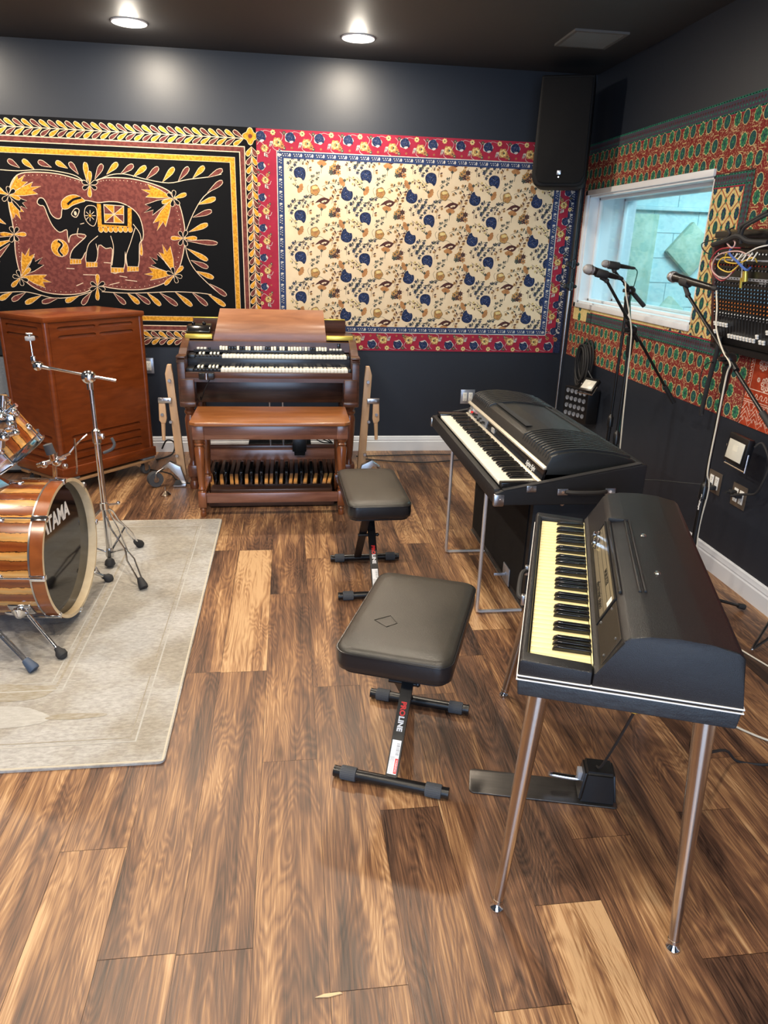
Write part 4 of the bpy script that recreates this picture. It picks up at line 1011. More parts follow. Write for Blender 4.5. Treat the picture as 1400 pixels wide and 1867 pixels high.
# music rest, a gently curved board
k = MB(); n_ = 10; A = []; B = []
for i in range(n_+1):
    t = i/n_; z = .912+.218*t; y = 4.925+.085*t-.03*math.sin(PI*t); x0 = -.510+.055*t**.8; x1 = .250-.022*t**.8
    A.append(((x0, y, z), (x1, y, z))); B.append(((x0, y+.012, z), (x1, y+.012, z)))
for i in range(n_):
    k.poly([A[i][0], A[i][1], A[i+1][1], A[i+1][0]]); k.poly([B[i][0], B[i+1][0], B[i+1][1], B[i][1]])
    k.poly([A[i][0], A[i+1][0], B[i+1][0], B[i][0]]); k.poly([A[i][1], B[i][1], B[i+1][1], A[i+1][1]])
k.poly([A[-1][0], A[-1][1], B[-1][1], B[-1][0]]); k.poly([A[0][0], B[0][0], B[0][1], A[0][1]])
bmesh.ops.remove_doubles(k.bm, verts=k.bm.verts, dist=.0001); k.build('music_rest', 'mus_rest', og)
k = MB(); k.box((-.53, 4.895, .900), (.27, 4.945, .912), bev=.003); k.build('rest_ledge', 'mus_rest', og)
def manual(y0, z0, name):
    kb = MB(); kb.box((OX0+.05, y0+.008, z0-.03), (OX1-.05, y0+.15, z0-.012)); kbo = kb.build(name, 'black_plastic', og)
    o0 = Vector(og.location)
    X0, X1 = -.434, .371; wk = (X1-X0)/36
    w_ = MB(); w_.box((.0006, 0, -.019), (wk-.0006, .125, 0), bev=.0015); src = w_.build('white_key', 'ivory', kbo, local=True)
    src.location = Vector((X0, y0, z0))-o0
    for i in range(1, 36): inst(src, kbo, Vector((X0+wk*i, y0, z0))-o0)
    bk = MB(); bk.prism([(.012, 0), (.012, .006), (.018, .0095), (.08, .0095), (.08, 0)], 'x', -.0052, .0052, bev=.001); bs = bk.build('black_key', 'key_black', kbo, local=True)
    first_ = True
    for i in range(36):
        if i % 7 in (0, 1, 3, 4, 5) and i < 35:
            p = Vector((X0+wk*(i+1), y0+.045, z0-.0005))-o0
            if first_: bs.location = p; first_ = False
            else: inst(bs, kbo, p)
    # reverse-coloured preset keys
    PX0 = -.60; pw = (X0-.004-PX0)/7
    w_ = MB(); w_.box((.0006, 0, -.012), (pw-.0006, .125, -.002), bev=.0015); src = w_.build('preset_key', 'key_black', kbo, local=True); src.location = Vector((PX0, y0, z0))-o0
    for i in range(1, 7): inst(src, kbo, Vector((PX0+pw*i, y0, z0))-o0)
    bk = MB(); bk.prism([(0, 0), (0, .006), (.006, .0105), (.08, .0105), (.08, 0)], 'x', -.0058, .0058, bev=.001); bs = bk.build('preset_sharp', 'ivory', kbo, local=True); first_ = True
    for i in (0, 1, 3, 4, 5):
        p = Vector((PX0+pw*(i+1), y0+.045, z0-.002))-o0
        if first_: bs.location = p; first_ = False
        else: inst(bs, kbo, p)
    k = MB(); k.box((OX0+.05, y0-.004, z0-.022), (PX0-.002, y0+.14, z0+.004), bev=.003); k.build('key_block', 'black_plastic', kbo)
    k = MB(); k.box((X1+.002, y0-.004, z0-.022), (OX1-.05, y0+.14, z0+.004), bev=.003); k.build('key_block', 'black_plastic', kbo)
manual(4.625, .794, 'lower_manual')
manual(4.745, .862, 'upper_manual')
M['dark_slip'] = mat('blue_black_panel', (.020, .024, .032), .22)
k = MB(); k.box((OX0+.05, 4.738, .796), (OX1-.05, 4.748, .842), bev=.001); k.build('manual_divider', 'dark_slip', og)
o0 = Vector(og.location)
dsrc = {}
x = -.453
rr = random.Random(5)
for i in range(38):
    col = 'wbkwwbgbkw'[rr.randrange(10)] if i % 9 not in (0, 1) else 'w'
    mn = {'w': 'ivory', 'b': 'key_black', 'k': 'key_black', 'g': 'felt_grey'}[col]
    if mn not in dsrc:
        d_ = MB(); d_.box((0, -.034, 0), (.0145, 0, .022), bev=.002); d_.box((.004, -.001, .004), (.0095, .02, .010)); dsrc[mn] = d_.build('drawbar', mn, og, local=True); dsrc[mn].location = Vector((x, 4.862, .885))-o0
    else: inst(dsrc[mn], og, Vector((x, 4.862-rr.choice((0, .006, .012)), .885))-o0)
    x += .0184
k = MB(); k.box((-.62, 4.83, .868), (.36, 4.862, .884), bev=.002); k.build('drawbar_base', 'dark_slip', og)
for i, xx in enumerate((-.60, -.578, -.556, -.53, .262, .284, .306, .328)):
    k = MB(); k.box((xx, 4.842, .885), (xx+.017, 4.86, .897), bev=.003); k.build('rocker_tab', 'ivory' if i != 3 else 'key_black', og)
k = MB(); k.box((.315, 4.85, .897), (.335, 4.862, .93), bev=.003); k.build('rotary_knob_block', 'key_black', og)
k = MB(); k.box((-.565, 4.565, .735), (-.47, 4.60, .778), bev=.006, mname='black_plastic'); k.cyl((-.517, 4.560, .738), (-.517, 4.560, .778), .012, mname='chrome'); k.build('half_moon_switch', 'chrome', og)
k = MB(); k.tube([(-.50, 4.59, .735), (-.54, 4.62, .66), (-.58, 4.75, .57), (-.60, 4.9, .56)], .003); k.build('switch_cable', 'black_rubber', og)
for xx in (-.145, -.055):
    k = MB(); k.cyl((xx, 4.97, .17), (xx, 4.97, .73), .007, mname='steel'); k.build('pedal_rod', 'steel', og)
k = MB(); k.box((.008, 4.87, .18), (.105, 4.885, .30), bev=.006, M_=None); k.box((.02, 4.885, .15), (.095, 4.94, .28), bev=.004, mname='black_metal'); 
M['swell'] = mat('ribbed_brown_rubber', (.075, .052, .042), .55); k.mats = k.mats or ['swell']
k.build('swell_pedal', 'swell', og)
k = MB(); k.box((OX0+.10, 4.955, .165), (OX1-.10, 4.99, .205), bev=.003); k.build('rear_stretcher', 'walnut', og)
# little gloss control box standing on the organ top
cb = thing('control_box', 'small gloss black box with two knobs on the left of the organ top', 'control box', (-.60, 5.03, .957))
k = MB(); k.prism([(4.97, .9575), (4.955, .985), (4.99, 1.02), (5.10, 1.025), (5.11, .9575)], 'x', -.675, -.52, bev=.008); k.build('housing', 'key_black', cb)
for xx in (-.635, -.565):
    k = MB(); k.sphere((xx, 5.03, 1.03), .014, seg=14); k.build('knob', 'key_black', cb)

# pedalboard
pb = thing('organ_pedalboard', 'full row of light and dark wooden organ pedals under the bench', 'pedalboard', (-.12, 4.55, 0))
k = MB(); k.box((-.51, 4.245, .008), (.262, 4.285, .085), bev=.005); k.box((-.50, 4.255, .085), (.252, 4.36, .118), bev=.012); k.build('front_rail', 'pedal_base', pb)
k = MB(); k.box((-.575, 4.90, .008), (.315, 4.945, .190), bev=.005); k.build('heel_rail', 'bench_apron', pb)
for x0 in (-.575, .285):
    k = MB(); k.box((x0, 4.30, .008), (x0+.03, 4.90, .12), bev=.005); k.build('side_rail', 'pedal_base', pb)
nat = 15; step = .79/25
cols = []
seq = ['n', 's', 'n', 's', 'n', 'n', 's', 'n', 's', 'n', 's', 'n']
for i in range(25):
    x = -.525+i*(.785/24); kind = seq[i % 12]; xf = -.12+(x+.12)*.93
    if kind == 'n':
        k = MB(); 
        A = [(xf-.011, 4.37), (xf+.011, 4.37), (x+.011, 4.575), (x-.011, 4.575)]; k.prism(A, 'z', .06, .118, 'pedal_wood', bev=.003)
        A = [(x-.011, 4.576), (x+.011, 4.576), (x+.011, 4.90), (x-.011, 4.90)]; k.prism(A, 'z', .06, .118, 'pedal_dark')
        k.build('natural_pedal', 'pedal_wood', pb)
    else:
        k = MB(); A = [(4.52, .06), (4.52, .145), (4.54, .158), (4.66, .175), (4.68, .168), (4.90, .12), (4.90, .06)]; k.prism(A, 'x', x-.010, x+.010, 'key_black', bev=.003); k.box((x-.009, 4.38, .05), (x+.009, 4.52, .095), 'pedal_dark'); k.build('sharp_pedal', 'key_black', pb)

# organ bench
bn = thing('organ_bench', 'long cherry organ bench with turned legs in front of the organ', 'bench', (-.115, 4.28, 0))
k = MB(); ch_ = .035
k.prism([(-.575+ch_, 4.045), (.345-ch_, 4.045), (.345, 4.045+ch_), (.345, 4.49), (-.575, 4.49), (-.575, 4.045+ch_)], 'z', .562, .585, bev=.006); k.build('seat_board', 'bench_wood', bn)
for y0 in (4.075, 4.435):
    k = MB(); k.box((-.545, y0, .478), (.315, y0+.022, .561), bev=.003); k.build('apron', 'bench_apron', bn)
for x0 in (-.55, .30):
    k = MB(); k.box((x0, 4.09, .478), (x0+.02, 4.45, .561), bev=.003); k.build('end_apron', 'bench_apron', bn)
bp_ = [(.016, 0), (.020, .015), (.016, .035), (.021, .045), (.016, .055), (.019, .062)]
bq = [(.020, .155), (.015, .165), (.022, .175), (.017, .19), (.020, .23), (.027, .34), (.030, .42), (.022, .435), (.030, .445), (.024, .455), (.031, .466), (.031, .478)]
for x in (-.527, .297):
    for y in (4.105, 4.425):
        k = MB(); k.lathe(bp_, (x, y, 0)); k.lathe(bq, (x, y, 0)); k.box((x-.024, y-.024, .060), (x+.024, y+.024, .157), bev=.005); k.build('leg', 'bench_leg', bn)
        k = MB(); k.box((x-.034, y-.036, .4785), (x+.034, y+.036, .5615), bev=.006); k.build('corner_block', 'bench_apron', bn)
k = MB(); k.box((-.505, 4.095, .085), (.275, 4.115, .145), bev=.003); k.build('stretcher', 'bench_apron', bn)
for x in (-.527, .297):
    k = MB(); k.box((x-.012, 4.128, .09), (x+.012, 4.402, .13), bev=.003); k.build('end_stretcher', 'bench_leg', bn)

# organ movers: padded boards with casters strapped to both ends
def mover(name, xs, side, label):
    s_ = side; x = xs
    t_ = thing(name, label, 'organ mover', (x, 4.75, 0), 0, None)
    k = MB(); k.prism([(x-s_*.028, .06), (x+s_*.026, .06), (x+s_*.062, .74), (x+s_*.045, .80), (x+s_*.02, .80), (x+s_*.012, .72)], 'y', 4.74, 4.77, bev=.004); k.build('upright_board', 'pine', t_)
    k = MB(); k.box((min(x+s_*.03, x+s_*.115), 4.715, .555), (max(x+s_*.03, x+s_*.115), 4.738, .59), bev=.004)
    for q in (.05, .09): k.cyl((x+s_*q, 4.71, .573), (x+s_*q, 4.716, .573), .006)
    k.build('strap_bracket', 'steel', t_)
    k = MB(); k.prism([(x+s_*.072, .555), (x+s_*.112, .585), (x+s_*.118, .44), (x+s_*.105, .42), (x+s_*.078, .42), (x+s_*.070, .45)], 'y', 4.722, 4.745, bev=.004); k.cyl((x+s_*.095, 4.733, .42), (x+s_*.100, 4.733, .305), .014, .011); k.build('lever_handle', 'pine', t_)
    for z, q in ((.70, .035), (.48, .095), (.43, .045), (.20, .022)):
        k = MB(); k.cyl((x+s_*q, 4.715 if z != .48 else 4.712, z), (x+s_*q, 4.741 if z != .48 else 4.723, z), .010, seg=14); k.build('bolt', 'steel', t_)
    k = MB(); k.prism([(x-s_*.03, .012), (x+s_*.0, .012), (x+s_*.01, .05), (x+s_*.08, .13), (x+s_*.12, .10), (x+s_*.13, .12), (x+s_*.07, .165), (x-s_*.0, .13)], 'y', 4.70, 4.735, bev=.003); k.box((x-.05, 4.66, .004), (x+.03, 4.78, .012)); k.build('foot_plate', 'steel', t_)
    k = MB(); k.cyl((x+s_*.155, 4.655, .055), (x+s_*.175, 4.69, .055), .050, seg=22, mname='grey_rubber'); k.cyl((x+s_*.152, 4.65, .055), (x+s_*.178, 4.695, .055), .018, mname='steel')
    k.tube([(x+s_*.11, 4.70, .12), (x+s_*.15, 4.655, .10), (x+s_*.155, 4.65, .055)], .006, mname='steel'); k.build('caster', 'grey_rubber', t_)
mover('organ_mover', -.735, -1, 'pale wooden organ mover with metal brackets at the left end of the organ')
mover('organ_mover', .478, 1, 'pale wooden organ mover with metal brackets at the right end of the organ')

# ------------------------------------------------------------------ 88-note stage piano on its suitcase cabinet
PY0, PY1 = 2.61, 3.975
sp = thing('stage_piano', 'long black electric stage piano with ribbed lid on chrome bar legs', 'electric piano', (1.1, 3.28, 0))
for y0, y1 in ((PY0, PY0+.022), (PY1-.022, PY1)):
    k = MB(); k.prism([(.806, .588), (.803, .640), (.83, .648), (1.40, .756), (1.425, .752), (1.425, .588)], 'y', y0, y1, bev=.004); k.build('end_panel', 'tolex', sp)
    k = MB(); e0, e1 = (y0-.002, y0+.024) if y0 < 3 else (y0-.002, y1+.002)
    k.prism([(.835, .6505), (1.398, .757), (1.398, .760), (.835, .6535)], 'y', e0, e1); k.build('edge_binding', 'black_rubber', sp)
k = MB(); k.box((.803, PY0+.0225, .588), (.830, PY1-.0225, .652), bev=.004); k.build('front_rail', 'tolex', sp)
k = MB(); k.box((.8305, PY0+.0225, .588), (1.40, PY1-.0225, .60)); k.build('base_board', 'tolex', sp)
k = MB(); k.box((1.401, PY0+.0225, .588), (1.425, PY1-.0225, .752), bev=.003); k.build('back_rail', 'tolex', sp)
k = MB(); k.box((.831, PY0+.023, .655), (1.0, PY0+.058, .676), bev=.003); k.box((.831, PY1-.10, .655), (1.0, PY1-.023, .676), bev=.003); k.build('key_cheek', 'key_black', sp)
KY0, KY1 = 2.672, 3.870; wk = (KY1-KY0)/52
kb = MB(); kb.box((.832, PY0+.024, .605), (.995, PY1-.024, .645)); kbo = kb.build('keyboard', 'black_plastic', sp); o0 = Vector(sp.location)
k = MB(); k.box((0, .0006, -.014), (.15, wk-.0006, 0), bev=.0016); src = k.build('white_key', 'ivory', kbo, local=True); src.location = Vector((.834, KY0, .668))-o0
for i in range(1, 52): inst(src, kbo, Vector((.834, KY0+wk*i, .668))-o0)
k = MB(); k.prism([(0, 0), (.002, .008), (.010, .0125), (.095, .0125), (.095, 0)], 'y', -.0055, .0055, bev=.0012); bs = k.build('black_key', 'key_black', kbo, local=True); fi = True
for i in range(52):       # bass is at the far end
    j = 51-i
    if j % 7 in (0, 2, 3, 5, 6) and j < 51 and i > 0 or j == 0:
        p = Vector((.888, KY0+wk*i, .668))-o0
        if i == 0 or i == 51 and j != 0: continue
        if fi: bs.location = p; fi = False
        else: inst(bs, kbo, p)
k = MB(); k.prism([(.985, .664), (.985, .675), (1.000, .681), (1.004, .668)], 'y', PY0+.024, PY1-.06, bev=.0015); k.build('lower_name_rail', 'alu', sp)
k = MB(); k.prism([(1.000, .675), (1.012, .722), (1.024, .722), (1.012, .675)], 'y', PY0+.045, PY1-.05); fb = k.build('fallboard', 'key_black', sp)
k = MB(); k.prism([(1.006, .722), (1.006, .730), (1.020, .737), (1.022, .724)], 'y', PY0+.045, PY1-.02, bev=.0015); k.build('upper_name_rail', 'alu', sp)
lidp = [(1.010, .700), (1.018, .735), (1.036, .777), (1.060, .787), (1.11, .794), (1.164, .797), (1.22, .793), (1.30, .782), (1.378, .764), (1.390, .752), (1.39, .70)]
k = MB(); k.prism(lidp, 'y', PY0+.045, PY1-.04, bev=.003); M['lid'] = mat('satin_black_lid', (.016, .018, .019), .33, bump=(700, .3)); k.build('lid', 'lid', sp, ang=30)
def rib(y):
    k = MB(); P_ = [(1.026, .757)]+[(a, c+.009) for a, c in lidp[2:9]]+[(1.383, .757)]; P_ += [(a, c-.003) for a, c in lidp[2:9]][::-1]
    k.prism(P_, 'y', y, y+.014, bev=.002); k.build('lid_rib', 'lid', sp)
for i in range(12): rib(PY0+.065+i*.030)
for i in range(11): rib(PY1-.065-i*.030)
k = MB(); k.box((1.07, 3.10, .7945), (1.10, 3.60, .7975)); k.box((1.335, 3.02, .7765), (1.345, 3.60, .7790)); k.box((1.18, 3.625, .795), (1.34, 3.632, .797)); k.build('lid_groove_trim', 'black_rubber', sp)
cp = MB(); cp.prism([(.9985, .677), (1.0090, .720), (1.0102, .7197), (.9997, .6767)], 'y', 3.52, 3.90); cpo = cp.build('control_panel', 'plate_steel', sp)
for i, (yy, zz, r) in enumerate(((3.86, .70, .016), (3.80, .702, .007), (3.76, .70, .009), (3.72, .692, .006), (3.70, .710, .006), (3.66, .69, .008), (3.62, .708, .006), (3.60, .69, .006), (3.56, .70, .008))):
    k = MB(); k.lathe([(r, 0), (r*.9, .012), (0, .013)], (1.0, yy, zz), (-1, 0, .25), 14); k.build('control_knob', ('steel' if i == 0 else ('red_paint' if i == 1 else 'black_plastic')), cpo)
k = MB(); k.box((1.0, 3.375, .69), (1.006, 3.42, .712)); k.build('nameplate', 'grey_paint', sp)
nrm = Vector((-.047, 0, .012)).normalized()
T_ = frame(Vector((1.0022, 2.80, .697))-o0, (0, -1, 0), (.012, 0, .047)); text('Eighty Eight', 'logo', .029, 'white_paint', sp, T_, shear=.35, sx=.85)
# fittings
k = MB(); k.box((.797, PY0-.004, .583), (.842, PY0+.02, .636), bev=.008); k.sphere((.822, PY0-.005, .615), .004, seg=8); k.build('corner_guard', 'steel', sp)
k = MB(); k.box((.797, PY1-.02, .583), (.842, PY1+.004, .636), bev=.008); k.build('corner_guard', 'steel', sp)
k = MB(); k.box((.928, PY0-.006, .645), (.968, PY0-.001, .672), bev=.002); k.cyl((.948, PY0-.008, .66), (.948, PY0-.004, .66), .007); k.build('latch', 'steel', sp)
hd = MB()
for x0 in (1.055, 1.255): hd.box((x0, PY0-.012, .632), (x0+.045, PY0-.0005, .660), 'steel', bev=.003); hd.cyl((x0+.022, PY0-.0135, .646), (x0+.022, PY0-.0115, .646), .006, mname='chrome')
hd.tube([(1.09, PY0-.010, .646), (1.13, PY0-.026, .647), (1.22, PY0-.026, .647), (1.26, PY0-.010, .646)], .009, seg=8, mname='black_rubber'); hd.build('handle', 'black_rubber', sp)
k = MB(); k.box((1.08, PY1+.0005, .74), (1.17, PY1+.012, .768), bev=.003); k.build('handle_plate', 'steel', sp)
for yy in (2.80, 3.48):
    k = MB(); k.tube([(.822, yy, .60), (.822, yy, .25), (.822, yy, .03), (.824, yy, .014), (.84, yy, .009), (1.03, yy, .009)], .0085, seg=8, smooth=False); k.build('bar_leg', 'bar', sp)
cab = thing('suitcase_cabinet', 'black tolex speaker cabinet under the stage piano', 'speaker cabinet', (1.22, 3.28, 0))
k = MB(); k.box((1.035, 2.80, .012), (1.42, 3.77, .586), bev=.006); k.build('enclosure', 'tolex', cab)
k = MB(); k.box((1.0295, 2.84, .05), (1.0345, 3.73, .55)); k.build('front_grille', 'grille_black', cab)
k = MB(); k.box((1.028, 2.80, .008), (1.036, 3.77, .020)); k.build('bottom_edge_trim', 'steel', cab)
k = MB(); k.box((1.024, 3.00, .028), (1.029, 3.10, .115), bev=.001); k.cyl((1.021, 3.05, .08), (1.025, 3.05, .08), .004, seg=8)
k.box((.965, 3.045, .065), (1.024, 3.055, .078), bev=.002); k.build('jack_plate', 'plate_steel', cab)
k = MB(); k.box((1.15, 2.787, .435), (1.205, 2.799, .462), bev=.003, mname='steel'); k.cyl((1.177, 2.785, .448), (1.177, 2.788, .448), .006, mname='chrome'); k.lathe([(.011, 0), (.009, .008), (0, .009)], (1.16, 2.798, .525), (0, -1, 0), 14, 'chrome'); k.lathe([(.009, 0), (.007, .006), (0, .006)], (1.26, 2.798, .525), (0, -1, 0), 14, 'black_metal'); k.build('side_handle', 'steel', cab)

# ------------------------------------------------------------------ 64-note electric piano, foreground
WA = R(-20.7); wp = thing('electric_piano', 'foreground black leatherette electric piano with yellowed keys on tapered metal legs', 'electric piano', (.489, 1.308, 0), WA)
WL, WD = .975, .466
k = MB(); k.prism([(.004, .614), (.0, .655), (WD, .655), (WD-.004, .614)], 'y', .002, WL-.002, bev=.005); k.build('bottom_tray', 'tray', wp, local=True)
# moulded top shell
k = MB()
hump = [(.158, .6555), (.160, .700), (.172, .706), (.210, .786), (.222, .798), (.262, .806), (.32, .810), (.38, .807), (.435, .797), (.449, .785), (.466, .668), (.466, .6555)]
low = [(.0, .6555), (.0, .700), (.006, .708), (.158, .702), (.158, .6555)]
k.prism(hump, 'y', 0, WL, bev=.004); k.prism(low, 'y', 0, .038, bev=.004); k.prism(low, 'y', WL-.038, WL, bev=.004); k.prism([(.0, .6555), (.0, .700), (.006, .708), (.018, .707), (.020, .6555)], 'y', .034, WL-.034, bev=.003)
k.build('top_shell', 'leather', wp, local=True, ang=28)
for z in (.6565, .6660):
    k = MB(); h = .0028
    k.plate([(-.0022, -.0022), (WD+.0022, -.0022), (WD+.0022, WL+.0022), (-.0022, WL+.0022)], [[(.004, .004), (.004, WL-.004), (WD-.004, WL-.004), (WD-.004, .004)]], lambda a, c, d: (a, c, z+d), h); k.build('white_piping', 'white_paint', wp, local=True)
kb = MB(); kb.box((.021, .039, .657), (.157, WL-.039, .675)); kbo = kb.build('keyboard', 'black_plastic', wp, local=True)
ky0, ky1 = .042, WL-.042; wk = (ky1-ky0)/38
k = MB(); k.box((0, .0005, -.013), (.135, wk-.0005, 0), bev=.0016); src = k.build('white_key', 'aged_ivory', kbo, local=True); src.location = (.022, ky0, .6935)
for i in range(1, 38): inst(src, kbo, (.022, ky0+wk*i, .6935))
k = MB(); k.prism([(0, 0), (.003, .007), (.012, .012), (.088, .012), (.088, 0)], 'y', -.0056, .0056, bev=.0014); bs = k.build('black_key', 'key_black', kbo, local=True); fi = True
for i in range(1, 38):    # far end is the bass A
    j = 38-i                # number of naturals on the bass side
    if (j-1) % 7 in (0, 2, 3, 5, 6):
        if fi: bs.location = (.070, ky0+wk*i, .6935); fi = False
        else: inst(bs, kbo, (.070, ky0+wk*i, .6935))
k = MB(); k.box((.1575, .04, .694), (.1600, WL-.04, .7005)); k.build('key_felt_strip', 'aged_ivory', wp, local=True)
# sloping faceplate
sl0, sl1 = Vector((.174, 0, .7085)), Vector((.209, 0, .7855)); sd = (sl1-sl0).normalized(); sn = Vector((-sd.z, 0, sd.x))
def slope(u, v, d=0): p = sl0+sd*u+sn*d; return (p.x, v, p.z)     # u up the slope, v along the piano
SLH = (sl1-sl0).length
k = MB(); k.plate([(0, .205), (SLH, .205), (SLH, .735), (0, .735)], [[(.012, .215), (.012, .725), (SLH-.006, .725), (SLH-.006, .215)]], slope, .004); k.build('faceplate_bezel', 'leather', wp, local=True)
k = MB(); k.plate([(.013, .216), (.013, .724), (SLH-.007, .724), (SLH-.007, .216)], [], slope, .0012); fp = k.build('faceplate', 'plate_steel', wp, local=True)
M['face_grey'] = mat('aged_silver_faceplate', (.44, .38, .27), .30, .7); fp.data.materials[0] = M['face_grey']
for u in (.030, .048, .064):
    k = MB(); k.plate([(u, .218), (u, .722), (u+.0012, .722), (u+.0012, .218)], [], lambda a, c, d: slope(a, c, .0013+d), .0003); k.build('engraved_line', 'black_plastic', wp, local=True)
for v_, u in ((.690, .045), (.640, .040)):
    k = MB(); o_ = Vector(slope(u, v_, .001)); k.lathe([(.017, 0), (.017, .010), (.014, .012), (.009, .013), (.009, .020), (0, .021)], o_, sn, 12); k.build('knob', 'chrome', wp, local=True, ang=20)
T_ = frame(slope(.022, .34, .0016), (0, -1, 0), sd); text('electronic piano', 'script_logo', .024, 'black_plastic', wp, T_, shear=.3)
T_ = frame(slope(.056, .38, .0016), (0, -1, 0), sd); text('WURLITZER', 'maker_logo', .017, 'black_plastic', wp, T_)
k = MB(); k.plate([(.046, .222), (.046, .245), (.068, .245), (.068, .222)], [], lambda a, c, d: slope(a, c, .0017+d), .0004); k.build('white_sticker', 'white_paint', wp, local=True)
# speaker grille with fine ribs, near end of the slope
k = MB(); k.plate([(.004, .02), (.004, .198), (SLH-.004, .198), (SLH-.004, .02)], [], slope, .0015)
gk = 0
while gk < 40:
    v_ = .024+gk*.0043; k.plate([(.006, v_), (.006, v_+.002), (SLH-.006, v_+.002), (SLH-.006, v_)], [], lambda a, c, d: slope(a, c, .0015+d), .0012); gk += 1
M['mesh_brown'] = mat('brown_speaker_mesh', (.050, .040, .030), .45); k.build('speaker_grille', 'mesh_brown', wp, local=True)
for u, v_ in ((.066, .180), (.020, .185), (.066, .04), (.02, .035)):
    k = MB(); k.sphere(slope(u, v_, .003), .004, seg=8); k.build('grille_screw', 'steel', wp, local=True)
# pressed channel on the lid
for x0, x1 in ((.212, .217), (.256, .261), (.268, .273)):
    k = MB(); zz = lambda x: .7985+.010*min(1, (x-.212)/.06)
    k.prism([(x0-.002, zz(x0)-.004), (x0, zz(x0)+.004), (x1, zz(x1)+.004), (x1+.002, zz(x1)-.004)], 'y', .215, .70, bev=.001); k.build('lid_ridge', 'leather', wp, local=True)
k = MB(); k.box((.212, .700, .797), (.273, .706, .811), bev=.002); k.build('lid_ridge', 'leather', wp, local=True)
for x, y, z in ((.300, .585, .8085), (.310, .330, .809)):
    k = MB(); k.lathe([(.0, 0), (.008, .0005), (.006, .004), (0, .005)], (x, y, z), (0, 0, 1), 14); k.build('lid_screw', 'chrome', wp, local=True)
for fx, fy, tx, ty in ((.012, -.022, .055, .075), (.43, -.025, .415, .070), (-.045, .905, .05, .90), (.47, .98, .41, .90)):
    k = MB(); d_ = Vector((tx-fx, ty-fy, .614)); f0 = Vector((fx, fy, 0))
    k.cyl(f0+d_*.035, f0+d_, .0125, .0250, seg=24); k.cyl(f0+d_*.03, f0+d_*.045, .0138, .0138, seg=24); lg = k.build('leg', 'satin_leg', wp, local=True)
    k = MB(); k.lathe([(.0, .0), (.016, .001), (.0165, .006), (.010, .014), (.006, .024), (0, .024)], f0, (0, 0, 1), 20); k.build('foot_glide', 'chrome', lg, local=True)
k = MB(); k.lathe([(.012, 0), (.010, -.012), (0, -.013)], (.26, .03, .614), (0, 0, 1), 14); k.build('pedal_socket', 'brass', wp, local=True)
k = MB(); k.box((-.014, .40, .635), (-.002, .415, .665), 'steel', bev=.002); k.box((-.014, .60, .635), (-.002, .615, .665), 'steel', bev=.002); k.tube([(-.008, .41, .65), (-.022, .44, .65), (-.022, .57, .65), (-.008, .605, .65)], .007, mname='black_rubber'); k.build('handle', 'black_rubber', wp, local=True)

# sustain pedal unit of the foreground piano
a_, c_ = Vector((.514, 1.688)), Vector((.945, 1.573)); pdx = (c_-a_); pl_ = pdx.length; pang = math.atan2(pdx.y, pdx.x)
pd = thing('sustain_pedal', 'black box sustain pedal with chrome lever on a long steel base plate', 'pedal', (.514, 1.688, 0), pang)
k = MB(); pts = []
for cx_, cy_, a0 in ((.018, .012, 180), (pl_-.01, .01, 270), (pl_-.01, .098, 0), (.018, .090, 90)):
    for j in range(4): a = R(a0+j*30); rr_ = .014 if cx_ < .1 else .008; pts.append((cx_+rr_*math.cos(a), cy_+rr_*math.sin(a)))
k.prism(pts, 'z', .0005, .006, bev=.001); k.build('base_plate', 'plate_dark' if 'plate_dark' in M else 'steel', pd, local=True)
M['plate_dark'] = mat('dark_brushed_plate', (.13, .12, .115), .32, .8, noise=(3, (1, 30, 1), (.10, .095, .09), .2)); bpy.data.objects['base_plate'].data.materials[0] = M['plate_dark']
k = MB(); x0 = pl_-.118; zz0, zz1 = .0065, .108
bot = [(x0, .006), (pl_-.006, .006), (pl_-.006, .104), (x0, .104)]; top = [(x0+.014, .018), (pl_-.018, .018), (pl_-.018, .094), (x0+.014, .094)]
A = [k.bm.verts.new((p[0], p[1], zz0)) for p in bot]; B = [k.bm.verts.new((p[0], p[1], zz1)) for p in top]
k.bm.faces.new(A[::-1]); k.bm.faces.new(B)
for i in range(4): k.bm.faces.new((A[i], A[(i+1) % 4], B[(i+1) % 4], B[i]))
bmesh.ops.bevel(k.bm, geom=list(k.bm.edges), offset=.008, segments=3, affect='EDGES'); k.build('pedal_housing', 'black_plastic', pd, local=True)
k = MB(); k.tube([(x0+.02, .058, .052), (x0-.02, .058, .052), (x0-.07, .058, .056), (x0-.085, .058, .060)], .009, seg=12); k.build('lever', 'chrome', pd, local=True)
k = MB(); k.box((x0-.003, .045, .058), (x0+.012, .075, .085), bev=.002); k.build('lever_slot', 'felt_grey', pd, local=True)
tp = WM[wp.name] @ Vector((.26, .03, .60)); bp2 = WM[pd.name] @ Vector((x0+.05, .056, .106))
k = MB(); k.tube([tp, tp.lerp(bp2, .35)+Vector((0, 0, -.02)), tp.lerp(bp2, .8)+Vector((0, 0, -.03)), bp2], .0035); tag(k.build('pedal_cable', 'black_rubber'), 'thin black cable hanging from the foreground piano to its sustain pedal', 'cable')
q0 = WM[wp.name] @ Vector((.43, .12, .62))
k = MB(); k.tube([q0, q0+Vector((.02, .05, -.2)), onZ(1322, 1368, .12), onZ(1345, 1388, .006), onZ(1400, 1394, .004), onZ(1480, 1385, .004)], .0045); tag(k.build('power_cable', 'black_rubber'), 'black power cable dropping from the foreground piano and running right over the floor', 'cable')

